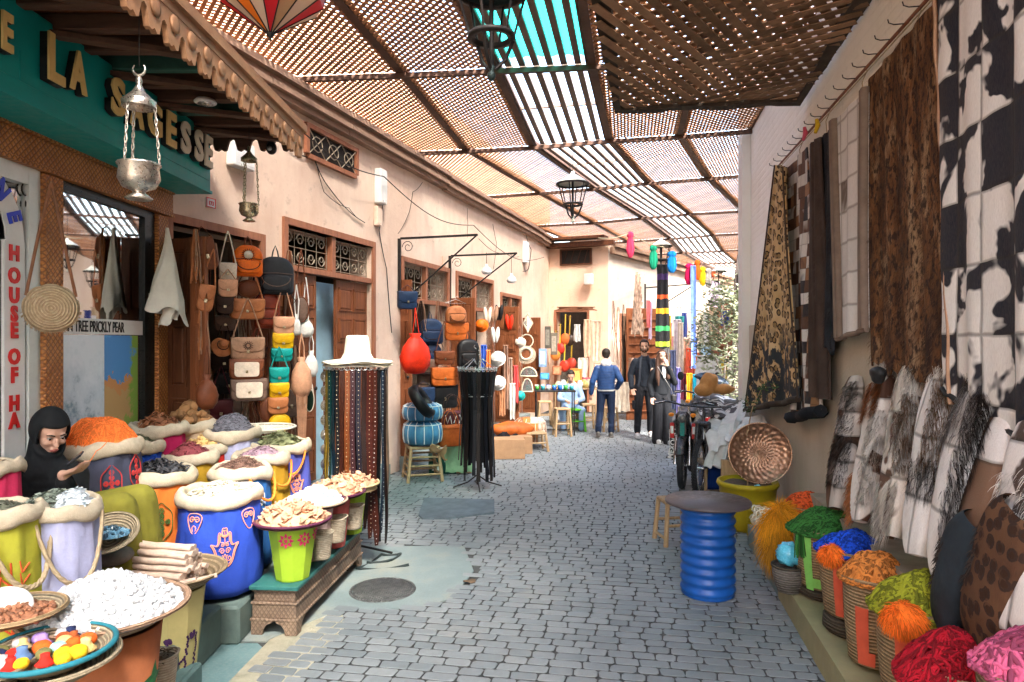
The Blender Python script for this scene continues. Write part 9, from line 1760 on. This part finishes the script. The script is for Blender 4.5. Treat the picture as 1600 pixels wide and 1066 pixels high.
for px, py, w_, h_, c_, lb, nm, ct in ((900, 480, 60, 6, (.15, .06, .03), 'dark rod across the doorway of the corner house', 'hanging_rod', 'rod'), (918, 500, 12, 58, (.5, .36, .25), 'tan hide sheet hanging right of the doorway', 'hide_sheet', 'hide'), (932, 502, 12, 62, (.52, .40, .30), 'pale hide sheet nearest the house corner', 'hide_sheet', 'hide'), (902, 508, 10, 26, (.5, .5, .48), 'white triangular fabric in the doorway', 'white_fabric', 'fabric'), (911, 560, 15, 30, (.5, .45, .38), 'cream bag hanging in the doorway', 'cream_bag', 'bag'), (900, 576, 18, 22, (.55, .16, .03), 'orange patterned leather square', 'leather_square', 'leather'), (934, 566, 12, 22, (.3, .22, .15), 'round framed brown piece near the house corner', 'brown_piece', 'decoration'), (866, 520, 10, 34, (.15, .13, .10), 'black framed picture left of the doorway', 'framed_picture', 'picture'), (856, 510, 9, 34, (.10, .09, .07), 'arched black framed mirror on the end of the pink wall', 'framed_mirror', 'mirror'), (848, 545, 12, 28, (.25, .38, .6), 'blue and white poster at the end of the pink wall', 'blue_poster', 'poster'), (870, 572, 14, 14, (.36, .13, .06), 'red brown chest front beside the doorway', 'small_chest', 'chest'), (851, 583, 14, 10, (.05, .25, .55), 'bright blue box on the shelf by the mirrors', 'blue_box', 'box'), (918, 590, 16, 14, (.3, .06, .08), 'dark red bundle on the back shelf', 'red_bundle', 'bundle'), (905, 598, 40, 10, (.55, .5, .45), 'heap of pale stones and shells on the stall', 'shell_heap', 'shells')):
    f = 16.6 if px > 862 else 15.2
    if h_ < 40 and nm not in ('white_fabric', 'hanging_rod', 'cream_bag'):
        p = P(px, py, f-.3); W2, H_ = w_*f/F/2, h_*f/F; t = thing(nm, lb, ct, p, -.3); g = MB(); g.bbox(-W2, W2, -.03, .03, -H_, 0, .01); obj('body', g, mk(c_, .7, var=.4, scale=14, name='stall ware'), t); g = MB(); g.bbox(-W2*.7, W2*.7, -.036, -.028, -H_*.85, -H_*.15, .004); obj('face', g, mk(tuple(min(1, x*2+.05) for x in c_), .4, var=.4, scale=20, name='stall ware face'), t)
    else: cloth_hang(px, py, py+h_, w_, f, c_, lb, nm, ct, 2)
for k, (px, py) in enumerate(((958, 470), (966, 480), (974, 476), (981, 488), (962, 520), (972, 530), (984, 536))): strapbundle(px, py, py+55, 'strap cluster %s on the side of the corner house' % ['of the top row, left', 'of the top row, second', 'of the top row, third', 'of the top row, right', 'low, left', 'low, middle', 'low, right'][k], ['brown', 'tan', 'dark'][k % 3], 8, .10, f=16.2+.25*k, seed=k)
for k, (px, py, c_) in enumerate(((962, 600, (.5, .45, .38)), (976, 598, (.42, .35, .28)), (990, 560, (.2, .12, .08)))): cloth_hang(px, py, py+45, 16, 15.5, c_, ['cream fringed cloth low on the side wall', 'beige fringed cloth low on the side wall', 'brown cloth near the bearded man'][k], 'fringed_cloth')

fluff(118, 694, 4.0, .06, .05, 900, .045, mk((.75, .14, .02), .9, var=.25, rand=.8, scale=5, name='orange wool fluff'), 'loose orange wool spilling over the left of the dark grey sack', name='wool_spill', seed=11)
cable([lwp(600, 300, .02), lwp(592, 360, .02), lwp(604, 420, .02), lwp(612, 520, .02)], 'grey cable running down the wall left of the blue pouf shop', .006)
cable([lwp(455, 190, .16), lwp(600, 276, .16), lwp(740, 352, .16), lwp(850, 402, .16)], 'long slack cable strung under the wooden cornice', .007)
cable([lwp(770, 350, .02), lwp(776, 380, .02), lwp(771, 420, .02)], 'thin cable above the cap stall transom', .004)
